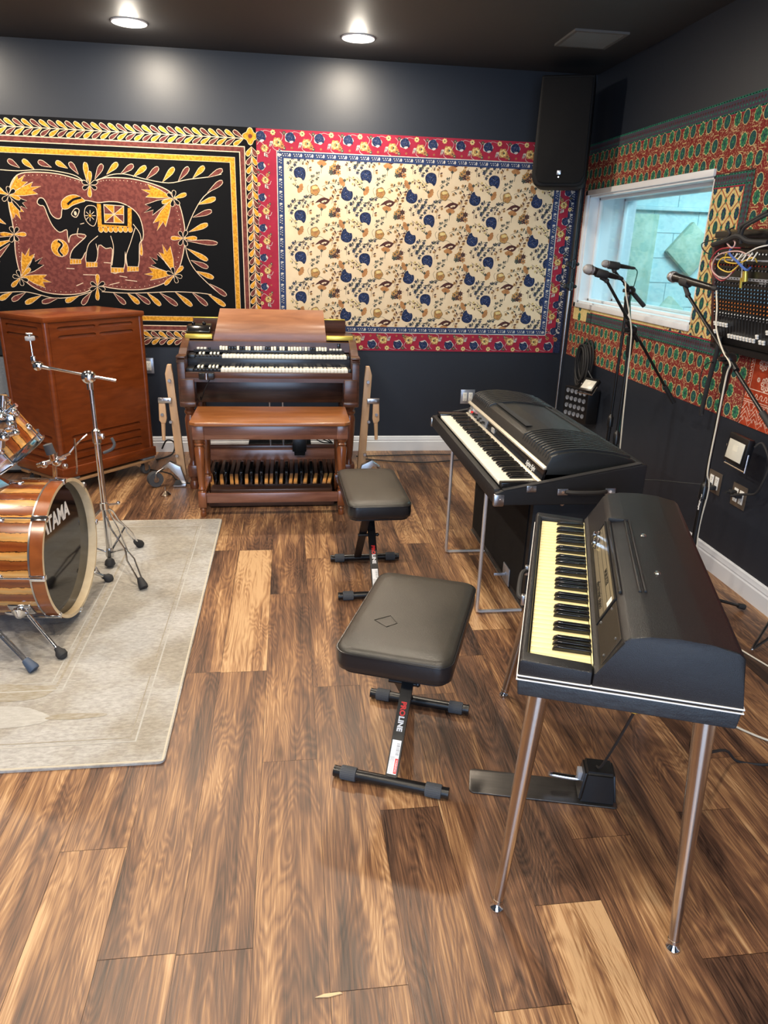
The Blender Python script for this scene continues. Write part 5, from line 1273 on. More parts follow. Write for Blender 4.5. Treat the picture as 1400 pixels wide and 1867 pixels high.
# ------------------------------------------------------------------ two folding keyboard benches
def seat_mesh(k, L_, W_, z0, z1):
    r = .045; pts = []
    for cx_, cy_, a0 in ((W_/2-r, -L_/2+r, 270), (W_/2-r, L_/2-r, 0), (-W_/2+r, L_/2-r, 90), (-W_/2+r, -L_/2+r, 180)):
        for j in range(7): a = R(a0+j*15); pts.append(Vector((cx_+r*math.cos(a), cy_+r*math.sin(a))))
    return pts
def make_bench(loc, rz, label, Ls, Ws, zt, worn, fy=.215):
    t_ = thing('keyboard_bench', label, 'bench', loc, rz, None)
    pts = seat_mesh(None, Ls, Ws, 0, 0)
    k = MB(); k.prism([tuple(p*.93) for p in pts], 'z', zt-.082, zt-.0735); k.build('seat_base', 'black_metal', t_, local=True)
    k = MB(); rings = []                      # padded side band
    for f, z in ((.955, zt-.073), (.99, zt-.066), (1.0, zt-.050), (.998, zt-.022), (.992, zt-.012)): rings.append([k.bm.verts.new((p.x*f, p.y*f, z)) for p in pts])
    n = len(pts)
    for A, B in zip(rings, rings[1:]):
        for i in range(n): k.bm.faces.new((A[i], A[(i+1) % n], B[(i+1) % n], B[i]))
    k.bm.faces.new(rings[0][::-1]); k.bm.faces.new(rings[-1]); k.build('seat_side', 'seat_side', t_, local=True, ang=60)
    k = MB(); rings = []
    for f, z in ((.990, zt-.0125), (.978, zt-.004), (.93, zt+.0015), (.80, zt+.005), (.5, zt+.007), (.2, zt+.0075)): rings.append([k.bm.verts.new((p.x*f, p.y*f, z)) for p in pts])
    for A, B in zip(rings, rings[1:]):
        for i in range(n): k.bm.faces.new((A[i], A[(i+1) % n], B[(i+1) % n], B[i]))
    k.bm.faces.new(rings[-1]); k.bm.faces.new(rings[0][::-1]); k.build('seat_cushion', 'seat', t_, local=True, ang=60)
    k = MB(); k.tube([(p.x*1.001, p.y*1.001, zt-.0115) for p in pts+[pts[0]]], .0022, seg=6, smooth=False); k.build('seat_piping', 'seat_side', t_, local=True)
    if worn:
        k = MB(); P_ = [(-.095, -.095, zt+.0078), (-.050, -.125, zt+.0078), (-.025, -.095, zt+.0078), (-.055, -.055, zt+.0078), (-.095, -.095, zt+.0078)]; k.tube(P_, .0011, seg=6, smooth=False); k.build('seat_patch_seam', 'seat', t_, local=True)
    zc = .022
    lx = .030
    for i, (y0, y1, xx) in enumerate(((-fy, fy*.62, 0.0), (fy, -fy*.62, -.040))):
        k = MB(); p0 = Vector((xx, y0, zc)); p1 = Vector((xx, y1, zt-.088)); d_ = (p1-p0).normalized(); sx_ = Vector((1, 0, 0)); nn = sx_.cross(d_)
        vs = []
        for p in (p0, p1):
            for a, c in ((-.0185, -.009), (.0185, -.009), (.0185, .009), (-.0185, .009)): vs.append(k.bm.verts.new(p+sx_*a+nn*c))
        for f in ((0, 1, 2, 3), (7, 6, 5, 4), (0, 4, 5, 1), (1, 5, 6, 2), (2, 6, 7, 3), (3, 7, 4, 0)): k.bm.faces.new([vs[q] for q in f])
        bmesh.ops.recalc_face_normals(k.bm, faces=k.bm.faces); bmesh.ops.bevel(k.bm, geom=list(k.bm.edges), offset=.003, segments=2, affect='EDGES')
        lg = k.build('cross_leg', 'black_metal', t_, local=True)
        if i == 0:
            out = nn if nn.y < 0 else -nn; side = sx_
            Lg = (p1-p0).length
            def at(s_): return p0+d_*(Lg*s_)+out*.0095
            T_ = frame(at(.42), -d_, side); 
            text('PRO', 'brand_lettering', .023, 'red_paint', lg, T_, bold=.0010, align='CENTER')
            T_ = frame(at(.42)-d_*.046, -d_, side); text('LINE', 'brand_lettering', .023, 'white_paint', lg, T_, bold=.0010)
            k = MB(); A = [at(.04)-side*.014, at(.04)+side*.014, at(.235)+side*.014, at(.235)-side*.014]; k.poly([a+out*.0004 for a in A]); k.poly([a+out*.0001 for a in A][::-1]); k.build('safety_sticker', 'white_paint', lg, local=True)
            k = MB(); A = [at(.045)+side*.004, at(.045)+side*.0135, at(.13)+side*.0135, at(.13)+side*.004]; k.poly([a+out*.0008 for a in A]); k.build('red_warning_strip', 'red_paint', lg, local=True)
            T_ = frame(at(.0875)+side*.0088+out*.001, -d_, side); text('WARNING', 'warning_text', .0075, 'white_paint', lg, T_)
            k = MB()
            for j in range(9): q = .15+j*.008; A = [at(q)+side*.002, at(q)+side*.012, at(q+.003+.002*(j % 3 == 0))+side*.012, at(q+.003+.002*(j % 3 == 0))+side*.002]; k.poly([a+out*.0008 for a in A])
            for j in range(5): s_ = -.011+j*.0026; A = [at(.05)+side*s_, at(.05)+side*(s_+.0009), at(.14)+side*(s_+.0009), at(.14)+side*s_]; k.poly([a+out*.0008 for a in A])
            k.build('sticker_print', 'grey_paint', lg, local=True)
    k = MB(); k.cyl((-.065, .0, .235), (.028, .0, .235), .008); k.sphere((.030, 0, .235), .009, seg=10); k.build('pivot_bolt', 'black_plastic', t_, local=True)
    for yy in (-fy*.62, fy*.62):
        k = MB(); k.box((-.07, yy-.015, zt-.1), (.035, yy+.015, zt-.083), bev=.003); k.build('seat_bracket', 'black_metal', t_, local=True)
    k = MB(); k.cyl((.055, -.03, zt-.115), (.055, -.03, zt-.082), .004); k.cyl((.055, -.03, zt-.118), (.055, -.03, zt-.105), .009); k.build('release_pin', 'black_plastic', t_, local=True)
    for yy in (-fy, fy):
        k = MB(); k.cyl((-.178, yy, .021), (.178, yy, .021), .0165, seg=24); ft = k.build('foot_tube', 'black_metal', t_, local=True)
        for x0, x1 in ((-.158, -.108), (.108, .158)):
            k = MB(); 
            for j in range(20):
                a = 2*PI*j/20; 
            k.lathe([(.0168, 0), (.0205, .001), (.0205, .049), (.0168, .05)], (x0, yy, .021), (1, 0, 0), 28)
            for j in range(24): a = 2*PI*j/24; c = Vector((0, math.cos(a)*.0206, math.sin(a)*.0206)); k.cyl((x0+.003, yy+c.y, .0212+c.z), (x0+.047, yy+c.y, .0212+c.z), .0009, seg=5)
            k.build('rubber_foot', 'grey_rubber', ft, local=True)
        for x0 in (-.180, .174):
            k = MB(); k.cyl((x0, yy, .021), (x0+.006, yy, .021), .0172, seg=24); k.build('end_cap', 'black_plastic', ft, local=True)
    return t_
make_bench((.362, 1.932, 0), R(-21.5), 'nearer black padded folding keyboard bench with a patched worn seat', .545, .335, .492, True)
make_bench((.378, 3.19, 0), R(1.5), 'farther black padded folding keyboard bench, in front of the organ bench', .555, .285, .490, False)

# ------------------------------------------------------------------ bass drum
DC = Vector((-.905, 2.855, .333)); dang = R(-5); DR = .285
bd = thing('bass_drum', 'striped wood bass drum with black front head, maker name and chrome spurs', 'bass drum', (DC.x, DC.y, 0), dang)
# local: X is the drum's axis pointing to the front head, centre height DC.z
zc = DC.z; DLn = .46
def band_shell(name, r, x0, x1, mname, parent, seg=96, nb=20, ph=0, zc_=0, Mx=None):
    """cylinder along X whose faces know which veneer band they belong to"""
    bm = bmesh.new(); bands = []
    lay = bm.faces
    A = [[bm.verts.new((x, math.sin(2*PI*i/seg)*r, math.cos(2*PI*i/seg)*r+zc_)) for i in range(seg+1)] for x in (x0, x1)]
    me = bpy.data.meshes.new(name)
    for i in range(seg): bm.faces.new((A[0][i], A[0][i+1], A[1][i+1], A[1][i]))
    vals = [nb*i/seg+ph for x in (0, 1) for i in range(seg+1)]
    if Mx is not None: bmesh.ops.transform(bm, matrix=Mx, verts=bm.verts)
    for f in bm.faces: f.smooth = True
    bm.to_mesh(me); bm.free()
    at_ = me.attributes.new('band', 'FLOAT', 'POINT'); at_.data.foreach_set('value', vals)
    me.materials.append(M[mname]); o = bpy.data.objects.new(name, me); COL.objects.link(o); o.parent = parent; WM[o.name] = WM[parent.name]; return o
band_shell('shell', DR-.008, -DLn-.02, -.045, 'shell', bd, nb=24, zc_=zc)
def hoop(x0, x1, ro, ri, mname, name, extra=None):
    k = MB(); seg = 72
    prof = [(ro, x0), (ro, x1), (ri, x1), (ri, x0)]
    R_ = [[k.bm.verts.new((x, math.sin(2*PI*i/seg)*r, math.cos(2*PI*i/seg)*r+zc)) for i in range(seg)] for r, x in prof]
    ms = [mname[0], mname[1], mname[2], mname[0]]
    for q in range(4):
        A, B = R_[q], R_[(q+1) % 4]
        for i in range(seg):
            f = k.bm.faces.new((A[i], A[(i+1) % seg], B[(i+1) % seg], B[i])); f.material_index = k.mi(ms[q])
    return k.build(name, mname[0], bd, local=True)
hoop(-.048, -.0005, DR+.004, DR-.010, ('hoop', 'maple', 'maple'), 'front_hoop')
hoop(-DLn-.065, -DLn-.015, DR+.004, DR-.010, ('hoop', 'maple', 'inner_hoop'), 'batter_hoop')
k = MB(); k.lathe([(DR-.006, -.055), (DR+.0055, -.055), (DR+.0055, -.0485), (DR-.006, -.0485)], (0, 0, zc), (1, 0, 0), 64); k.build('head_rim', 'steel', bd, local=True)
k = MB(); k.lathe([(0, -.0345), (DR-.011, -.0345), (DR-.011, -.040), (0, -.040)], (0, 0, zc), (1, 0, 0), 64); k.build('front_head', 'drum_head', bd, local=True)
T_ = frame((-.0335, -.015, zc+.14), (0, 1, 0), (0, 0, 1)); text('TAMA', 'maker_logo', .090, 'white_paint', bd, T_, bold=.003, sx=.9)
k = MB(); k.poly([(-.0335, -.150, zc+.165), (-.0335, -.132, zc+.165), (-.0335, -.115, zc+.11), (-.0335, -.133, zc+.11)]); k.build('logo_stroke', 'white_paint', bd, local=True)
# tension rods, claws and lugs
for j in range(8):
    a = R(90+j*45); ry, rz = math.cos(a), math.sin(a)
    cp_ = lambda r, x: Vector((x, r*ry, zc+r*rz))
    k = MB(); k.cyl(cp_(DR+.012, -.16), cp_(DR+.012, -.002), .0035, seg=8); k.build('tension_rod', 'chrome', bd, local=True)
    k = MB(); rm = Matrix.Translation(cp_(DR+.004, -.024)) @ Matrix.Rotation(a-PI/2, 4, 'X'); 
    k.box((-.028, -.012, .0), (.030, .012, .010), bev=.003, M_=rm); k.box((.0245, -.010, -.012), (.030, .010, .008), bev=.002, M_=rm); k.build('claw_hook', 'chrome', bd, local=True)
    k = MB(); rm = Matrix.Translation(cp_(DR-.006, -.185)) @ Matrix.Rotation(a-PI/2, 4, 'X'); k.sphere((0, 0, 0), .016, sc=(1.9, .85, .75)); 
    for v_ in k.bm.verts: v_.co = rm @ v_.co
    k.build('lug', 'chrome', bd, local=True)
# spurs
ib = WM[bd.name].inverted()
for foot, a in ((Vector((-.884, 2.535, 0)), 216), (Vector((-.86, 3.235, 0)), -36)):
    aa = R(a); ry, rz = math.cos(aa), math.sin(aa)
    hub = Vector((-.10 if a > 90 else -.14, (DR+.02)*ry, zc+(DR+.02)*rz)); fl_ = ib @ foot
    k = MB(); rm = Matrix.Translation(Vector((hub.x-.03, DR*ry, zc+DR*rz))) @ Matrix.Rotation(aa-PI/2, 4, 'X'); k.box((-.045, -.038, -.012), (.045, .038, .004), bev=.008, M_=rm); 
    k.lathe([(.030, 0), (.030, .012), (.018, .022), (.010, .03), (0, .03)], rm @ Vector((-.005, 0, .003)), (rm.to_3x3() @ Vector((0, 0, 1))), 22); k.build('spur_bracket', 'chrome', bd, local=True)
    tip = fl_+(hub-fl_).normalized()*.045
    k = MB(); k.cyl(hub, tip, .008, seg=14); k.build('spur_rod', 'chrome', bd, local=True)
    k = MB(); dd_ = (fl_-hub).normalized(); k.lathe([(.010, -.012), (.013, 0), (.021, .012), (.021, .028), (.012, .040), (0, .042)], tip, dd_, 20); k.build('spur_foot', 'black_rubber', bd, local=True)
# tom mount on top of the shell
k = MB(); q0 = (-.27, -.03, zc+DR-.035); k.lathe([(.075, 0), (.070, .030), (.035, .055), (.022, .070), (.022, .085), (0, .085)], q0, (0, 0, 1), 8); k.build('tom_mount_base', 'chrome', bd, local=True, ang=20)
pm0 = Vector((-.27, -.03, zc+DR+.04)); pm1 = (WM[bd.name].inverted() @ onY(2, 812, 2.78))
k = MB(); k.cyl(pm0, pm1, .0125, seg=18); k.lathe([(.019, 0), (.019, .03), (.013, .032)], pm0, (0, 0, 1), 16); k.build('tom_mount_post', 'chrome', bd, local=True)
# clamp and felt on the far side of the drum top
cl = thing('cymbal_arm_clamp', 'chrome cymbal arm clamp with grey felt just behind the bass drum top', 'clamp', (-1.03, 3.16, 0))
k = MB(); k.cyl((-1.03, 3.16, .62), (-1.03, 3.16, .655), .018, seg=14); k.cyl((-1.10, 3.15, .60), (-.98, 3.16, .635), .010, seg=12); k.sphere((-1.02, 3.16, .615), .022, seg=12); k.sphere((-1.07, 3.15, .605), .016, seg=12); k.cyl((-.99, 3.15, .64), (-.955, 3.15, .655), .006); k.sphere((-.98, 3.14, .60), .012, seg=10); k.build('clamp_body', 'chrome', cl)
k = MB(); k.cyl((-1.035, 3.15, .652), (-1.045, 3.15, .695), .020, .019, seg=18); k.build('felt_sleeve', 'grey_rubber', cl)
k = MB(); k.tube([(-.96, 3.15, .655), (-.92, 3.16, .70), (-.885, 3.18, .73)], .004); k.tube([(-.93, 3.15, .72), (-.935, 3.15, .60), (-.94, 3.15, .56)], .004); k.build('bent_rod', 'chrome', cl)
k = MB(); k.cyl((-1.06, 3.17, .28), (-1.03, 3.16, .60), .010, seg=12)
for a in (20, 140, 260): k.tube([(-1.06, 3.17, .30), (-1.06+.12*math.cos(R(a)), 3.17+.10*math.sin(R(a)), .12), (-1.06+.17*math.cos(R(a)), 3.17+.14*math.sin(R(a)), .015)], .005, seg=6)
k.build('stand_tube', 'chrome', cl)

# mounted tom, its underside edge towards the room
TM0 = Vector((-1.135, 2.955, .70)); tax = Vector((-.54, -.11, .84)).normalized()
tt = thing('mounted_tom', 'striped wood tom drum tilted on its mount above the bass drum, partly out of view', 'tom drum', (TM0.x, TM0.y, 0))
mx = Matrix.Translation(TM0-Vector((TM0.x, TM0.y, 0))) @ tax.to_track_quat('X', 'Z').to_matrix().to_4x4()
TR = .150
band_shell('shell', TR, .0, .19, 'shell', tt, seg=72, nb=14, ph=.3, Mx=mx)
def rim(x0, x1, name):
    k = MB(); k.lathe([(TR-.004, x0), (TR+.012, x0), (TR+.013, x0+.004), (TR+.009, x0+.008), (TR+.009, x1-.005), (TR+.012, x1), (TR-.004, x1)], (0, 0, 0), (1, 0, 0), 64)
    bmesh.ops.transform(k.bm, matrix=mx, verts=k.bm.verts); k.build(name, 'chrome', tt, local=True)
rim(-.012, .022, 'bottom_hoop'); rim(.172, .205, 'top_hoop')
k = MB(); k.lathe([(0, -.006), (TR-.002, -.006), (TR-.002, -.003), (0, -.003)], seg=48, ax=(1, 0, 0)); bmesh.ops.transform(k.bm, matrix=mx, verts=k.bm.verts); k.build('bottom_head', 'drum_head', tt, local=True)
k = MB(); k.lathe([(0, .19), (TR-.002, .19), (TR-.002, .194), (0, .194)], seg=48, ax=(1, 0, 0)); bmesh.ops.transform(k.bm, matrix=mx, verts=k.bm.verts); k.build('batter_head', 'white_paint', tt, local=True)
for j in range(6):
    a = R(15+60*j); 
    c = Vector((.05, math.cos(a)*(TR+.010), math.sin(a)*(TR+.010)))
    for xa, xb, xs in ((-.008, .07, .06), (.12, .20, .13)):
        k = MB(); k.cyl(Vector((xa, c.y, c.z)), Vector((xb, c.y, c.z)), .0035, seg=8); k.sphere((xs, c.y*.985, c.z*.985), .012, sc=(1.5, 1, 1), seg=10)
        bmesh.ops.transform(k.bm, matrix=mx, verts=k.bm.verts); k.build('lug', 'chrome', tt, local=True)
hl = thing('tom_holder', 'cluster of chrome tom holder clamps left of the tom drum', 'tom holder', (-1.20, 2.87, 0))
for px, py, r in ((4, 758, .017), (20, 772, .013), (8, 796, .018), (26, 748, .011), (30, 788, .012)):
    c = onY(px, py, 2.72); k = MB(); k.lathe([(r, 0), (r, .012), (r*.7, .02), (r*.4, .026), (0, .027)], c, (.1, -1, .2), 16); k.build('wing_nut', 'chrome', hl)
k = MB(); k.cyl(onY(-10, 735, 2.75), onY(30, 786, 2.75), .009, seg=14); k.cyl(onY(-10, 800, 2.76), onY(26, 790, 2.76), .010, seg=14); k.cyl(onY(6, 720, 2.76), onY(2, 815, 2.76), .014, seg=14); k.cyl(onY(-10, 770, 2.75), onY(30, 738, 2.75), .008, seg=12); k.build('clamp_arm', 'chrome', hl)
k = MB(); c = onY(12, 770, 2.74); k.box(c+Vector((-.03, -.01, -.03)), c+Vector((.03, .02, .03)), bev=.008); k.build('clamp_block', 'chrome', hl)
rs = thing('snare_stand', 'flat chrome tripod stand with blue-grey rubber foot at the left edge of the rug', 'drum stand', (-.985, 2.46, 0))
k = MB(); p0, p1 = Vector((-1.24, 2.60, .25)), Vector((-1.000, 2.468, .035))
for o_ in (-.008, .008): k.cyl(p0+Vector((0, o_, 0)), p1+Vector((0, o_, 0)), .006, seg=8)
k.build('leg_tube', 'chrome', rs)
M['blue_rubber'] = mat('blue_grey_rubber', (.045, .07, .12), .55)
k = MB(); k.lathe([(.014, -.01), (.016, .0), (.022, .035), (.020, .042), (0, .044)], p1, (p1-p0).normalized(), 16); k.build('rubber_foot', 'blue_rubber', rs)

# ------------------------------------------------------------------ cymbal boom stand
CP = Vector((-.915, 3.44, 0))
cs = thing('cymbal_stand', 'tall chrome boom cymbal stand without a cymbal, behind the bass drum', 'cymbal stand', CP)
k = MB(); k.cyl(CP+Vector((0, 0, .05)), CP+Vector((0, 0, .66)), .0145, seg=20); k.build('lower_tube', 'chrome', cs)
k = MB(); k.cyl(CP+Vector((0, 0, .64)), CP+Vector((0, 0, .925)), .0095, seg=18); k.build('upper_tube', 'chrome', cs)
k = MB(); k.lathe([(.0148, -.035), (.020, -.030), (.020, .028), (.012, .034), (.010, .04)], CP+Vector((0, 0, .655)), (0, 0, 1), 20); k.box(CP+Vector((.01, -.02, .645)), CP+Vector((.036, .004, .672)), bev=.003); k.build('height_clamp', 'chrome', cs)
k = MB(); k.tube([CP+Vector((.03, -.02, .58)), CP+Vector((.07, -.03, .60)), CP+Vector((.085, -.03, .625)), CP+Vector((.075, -.03, .655))], .007); k.build('memory_lever', 'grey_rubber', cs)
J = CP+Vector((0, -.02, .94))
k = MB(); k.lathe([(.026, -.02), (.030, -.015), (.030, .012), (.022, .02), (.010, .024), (0, .024)], J, (0, -1, .1), 24); k.cyl(J+Vector((0, .01, -.06)), J+Vector((0, .01, 0)), .014, .018, seg=16); k.build('boom_tilter', 'chrome', cs)
bl_, br_ = onY(72, 671, 3.43), onY(212, 698, 3.43)
k = MB(); k.cyl(bl_, br_, .0065, seg=14); k.build('boom_arm', 'chrome', cs)
k = MB(); k.lathe([(.012, -.02), (.021, -.014), (.021, .010), (.012, .016), (0, .016)], bl_+Vector((-.005, 0, 0)), (0, -1, .1), 20); k.box(bl_+Vector((-.030, -.010, .010)), bl_+Vector((-.012, .010, .045)), bev=.003); k.cyl(bl_+Vector((-.002, 0, 0)), bl_+Vector((.045, 0, -.012)), .010, .008, seg=12); k.build('arm_tilter', 'chrome', cs)
t0, t1 = bl_+Vector((-.022, 0, .04)), onY(54, 614, 3.43)
k = MB(); k.cyl(t0, t1, .0035, seg=10); k.build('cymbal_rod', 'chrome', cs)
td = (t1-t0).normalized(); c_ = t0+td*.072
k = MB(); k.lathe([(.0, 0), (.020, .001), (.021, .004), (.021, .016), (.019, .019), (0, .019)], c_, td, 22); k.build('felt_washer', 'felt_grey', cs)
k = MB(); k.lathe([(.006, -.02), (.008, -.012), (.006, 0), (.014, .004), (.012, .007), (0, .007)], t1, td, 12); k.cyl(t1+Vector((-.014, 0, .004)), t1+Vector((.014, 0, .004)), .004, seg=8); k.build('wing_nut', 'steel', cs)
k = MB(); k.lathe([(.0148, -.02), (.021, -.016), (.021, .016), (.0148, .02)], CP+Vector((0, 0, .305)), (0, 0, 1), 20); k.cyl(CP+Vector((.015, 0, .31)), CP+Vector((.06, 0, .315)), .005); k.sphere(CP+Vector((.067, 0, .32)), .010, seg=10); k.build('leg_collar', 'chrome', cs)
k = MB(); k.lathe([(.017, 0), (.020, .01), (.018, .035), (.0148, .05)], CP+Vector((0, 0, .032)), (0, 0, 1), 20); k.build('base_socket', 'steel', cs)
for foot in (Vector((-.695, 3.12, 0)), Vector((-.805, 3.64, 0)), Vector((-1.22, 3.35, 0)), ):
    tp_ = CP+Vector((0, 0, .285)); d_ = (foot-CP); dh = d_.normalized(); mid = CP+dh*d_.length*.55+Vector((0, 0, .15)); sd_ = Vector((-dh.y, dh.x, 0))
    ft_ = foot-dh*.03+Vector((0, 0, .035))
    for s_ in (-1, 1):
        k = MB(); k.tube([tp_+dh*.018+sd_*s_*.010, tp_+dh*.04+sd_*s_*.012-Vector((0, 0, .02)), tp_.lerp(mid, .5)+sd_*s_*.017, mid+sd_*s_*.005, mid+dh*.012+sd_*s_*.005-Vector((0, 0, .012)), mid.lerp(ft_, .35)+sd_*s_*.018, ft_+sd_*s_*.008], .0042, seg=8, smooth=False); k.build('tripod_strut', 'chrome', cs)
    k = MB(); k.cyl(CP+Vector((0, 0, .06))+dh*.015, mid, .005, seg=8); k.build('brace', 'chrome', cs)
    k = MB(); k.lathe([(.012, -.012), (.016, 0), (.022, .030), (.020, .042), (0, .044)], ft_+Vector((0, 0, .002)), (dh*.75+Vector((0, 0, -.66))).normalized(), 16); k.build('rubber_foot', 'black_rubber', cs)
k = MB(); k.lathe([(.013, .045), (.022, .035), (.026, .015), (.020, .010), (0, .0095)], Vector((-.905, 3.385, 0)), (0, 0, 1), 18); k.tube([(-.91, 3.40, .045), (-.913, 3.43, .07)], .007, smooth=False); k.build('spike_foot', 'black_rubber', cs)

# small brass cone on the floor
k = MB(); k.lathe([(.0, .0005), (.034, .001), (.034, .006), (.018, .022), (.006, .030), (.0045, .05), (.003, .058), (0, .059)], (-.81, 4.50, 0), (0, 0, 1), 24)
M['cone'] = mat('nickel_brass', (.55, .45, .36), .25, 1); tag(k.build('stand_foot_cone', 'cone'), 'small metal cone standing on the floor between speaker cabinet and organ', 'metal cone')

# ------------------------------------------------------------------ microphone stands
def mic(name, head, tail, label, cable=None, r=.0245):
    h, t_ = Vector(head), Vector(tail); d_ = (t_-h).normalized()
    mc = thing(name, label, 'microphone', h, 0)
    L_ = (t_-h).length
    k = MB(); k.lathe([(0, -r), (r*.5, -r*.87), (r*.87, -r*.5), (r, 0), (r, r*.5), (r*.86, r*1.2)], h+d_*r*.8, d_, 26); k.build('grille_head', 'mic_grille', mc)
    k = MB(); k.lathe([(r*1.03, r*.45), (r*1.04, r*.62), (r*1.03, r*.7)], h+d_*r*.8, d_, 26); k.build('grille_ring', 'steel', mc)
    k = MB(); k.lathe([(r*.83, r*1.9), (r*.86, r*2.05), (r*.80, r*2.4), (r*.62, L_*.62), (r*.50, L_*.96), (r*.40, L_), (0, L_)], h, d_, 22); k.build('handle', 'black_metal', mc)
    k = MB(); k.lathe([(r*.42, L_), (r*.42, L_+.02), (r*.25, L_+.03), (0, L_+.03)], h, d_, 14); k.build('cable_connector', 'black_rubber', mc)
    return mc, h+d_*(L_+.025), d_
def clip(parent, pos, d_, bpos):
    k = MB(); pos = Vector(pos); k.lathe([(.019, -.03), (.022, -.025), (.021, .03), (.018, .035)], pos, d_, 18); k.tube([pos-Vector((0, 0, .018)), pos.lerp(Vector(bpos), .5)-Vector((0, 0, .008)), bpos], .010, smooth=False, seg=10); k.sphere(bpos, .013, seg=10)
    k.build('microphone_clip', 'black_rubber', parent)
def mic_stand(base, ztop, b0, b1, joint, label, legs, zl=.28, cw_=True, sticker=False, group=None):
    B_ = Vector((base[0], base[1], 0)); J_ = Vector(joint); b0 = Vector(b0); b1 = Vector(b1); bd_ = (b1-b0).normalized()
    st = thing('microphone_stand', label, 'microphone stand', B_)
    k = MB(); k.cyl(B_+Vector((0, 0, .12)), B_+Vector((0, 0, .62)), .0125, seg=16); k.build('lower_tube', 'black_metal', st)
    k = MB(); k.cyl(B_+Vector((0, 0, .60)), Vector((B_.x, B_.y, J_.z-.05)), .0085, seg=16); k.build('upper_tube', 'black_metal', st)
    k = MB(); k.lathe([(.013, -.03), (.0175, -.026), (.0175, .03), (.012, .038), (.009, .05)], B_+Vector((0, 0, .60)), (0, 0, 1), 18); k.build('height_clutch', 'black_plastic', st)
    k = MB(); k.lathe([(.010, -.14), (.016, -.12), (.017, -.06), (.020, -.045), (.020, -.03)], Vector((B_.x, B_.y, J_.z)), (0, 0, 1), 18); k.lathe([(.022, -.018), (.026, -.01), (.026, .01), (.022, .018)], J_, (1, 0, 0), 18); k.cyl(Vector((B_.x, B_.y, J_.z-.04)), J_, .014, seg=14); k.cyl(J_+Vector((-.045, 0, 0)), J_+Vector((-.018, 0, 0)), .010, seg=12); k.build('boom_joint', 'black_plastic', st)
    k = MB(); k.cyl(b0, b1, .0075, seg=14); k.build('boom_arm', 'black_metal', st)
    k = MB(); k.cyl(J_-bd_*.06, J_+bd_*.07, .0115, seg=16); k.build('boom_sleeve', 'black_plastic', st)
    if cw_: k = MB(); k.cyl(b1-bd_*.12, b1, .0125, seg=16); k.build('counterweight_grip', 'black_rubber', st)
    k = MB(); k.lathe([(.013, .10), (.018, .105), (.022, .12), (.022, .15), (.016, .165)], B_, (0, 0, 1), 18); k.build('leg_hub', 'black_plastic', st)
    for a in legs:
        dh = Vector((math.cos(R(a)), math.sin(R(a)), 0)); e = B_+dh*.335+Vector((0, 0, .018))
        k = MB(); k.cyl(B_+dh*.015+Vector((0, 0, .125)), e, .0075, seg=12); k.build('leg', 'black_metal', st)
        k = MB(); k.lathe([(.010, -.03), (.0125, -.025), (.0135, .008), (0, .010)], e, (e-(B_+Vector((0, 0, .125)))).normalized(), 14); k.build('rubber_foot', 'black_rubber', st)
    return st
# stand 1, nearest
X1 = 1.75
h, t_ = onX(1222, 503, X1), onX(1300, 525, X1); J1 = Vector((X1, 2.715, 1.155))
b0, b1 = onX(1254, 538, X1), onX(1402, 762, X1)
st1 = mic_stand((1.75, 2.705), 0, b0, b1+Vector((0, -.06, -.05)), onX(1330, 655, X1), 'nearest black boom microphone stand, behind the foreground piano', (6, 128, 248))
m1, e1, d1 = mic('microphone', h, t_, 'nearest silver-headed vocal microphone, in front of the mixing desk')
clip(st1, onX(1250, 514, X1), d1, b0)
bpole = Vector((1.75, 2.705, 0))
T_ = frame(Vector((1.7372, 2.697, .56))-bpole, (.0, 0, -1), (-.1, -.9, 0)); text('On-Stage', 'brand_lettering', .020, 'white_paint', st1, T_, bold=.0005)
k = MB(); k.tube([e1, e1+Vector((0, -.012, -.03)), onX(1307, 560, X1-.012), onX(1306, 600, X1-.014), onX(1318, 640, X1-.016), onX(1331, 664, X1-.018), (X1-.012, 2.685, 1.10), (X1-.012, 2.685, .9), (X1-.010, 2.688, .7), (X1+.012, 2.69, .62), (X1+.012, 2.69, .35), (X1+.10, 2.62, .02), (X1+.1, 2.45, .005), (X1+.18, 2.1, .005), (X1+.2, 1.5, .005)], .0034, seg=8); tag(k.build('microphone_cable', 'white_cable'), 'cream cable running down the nearest microphone stand', 'cable')
# stand 2
Y2 = 3.6
b0, b1 = onY(1106, 512, Y2), Vector((2.09, 3.66, .79)); J2 = onY(1152, 602, Y2)
st2 = mic_stand((1.757, 3.6), 0, b0, b1, J2, 'left black boom microphone stand, between the stage piano and the window', (100, 215, 335))
h, t_ = onY(1065, 489, Y2), onY(1126, 506, Y2); m2, e2, d2 = mic('microphone', h, t_, 'left vocal microphone with silver grille, in front of the window')
clip(st2, onY(1096, 499, Y2), d2, b0)
k = MB(); k.tube([e2, e2+Vector((.02, 0, -.02)), onY(1141, 535, Y2-.02), onY(1150, 590, Y2-.03), onY(1150, 625, Y2-.03), onY(1142, 700, Y2-.02), onY(1132, 800, Y2-.02), (1.80, 3.58, .3), (1.85, 3.5, .02), (1.9, 3.2, .004), (1.95, 2.9, .004)], .0038, seg=8); tag(k.build('microphone_cable', 'white_cable'), 'cream cable running down the left microphone stand', 'cable')
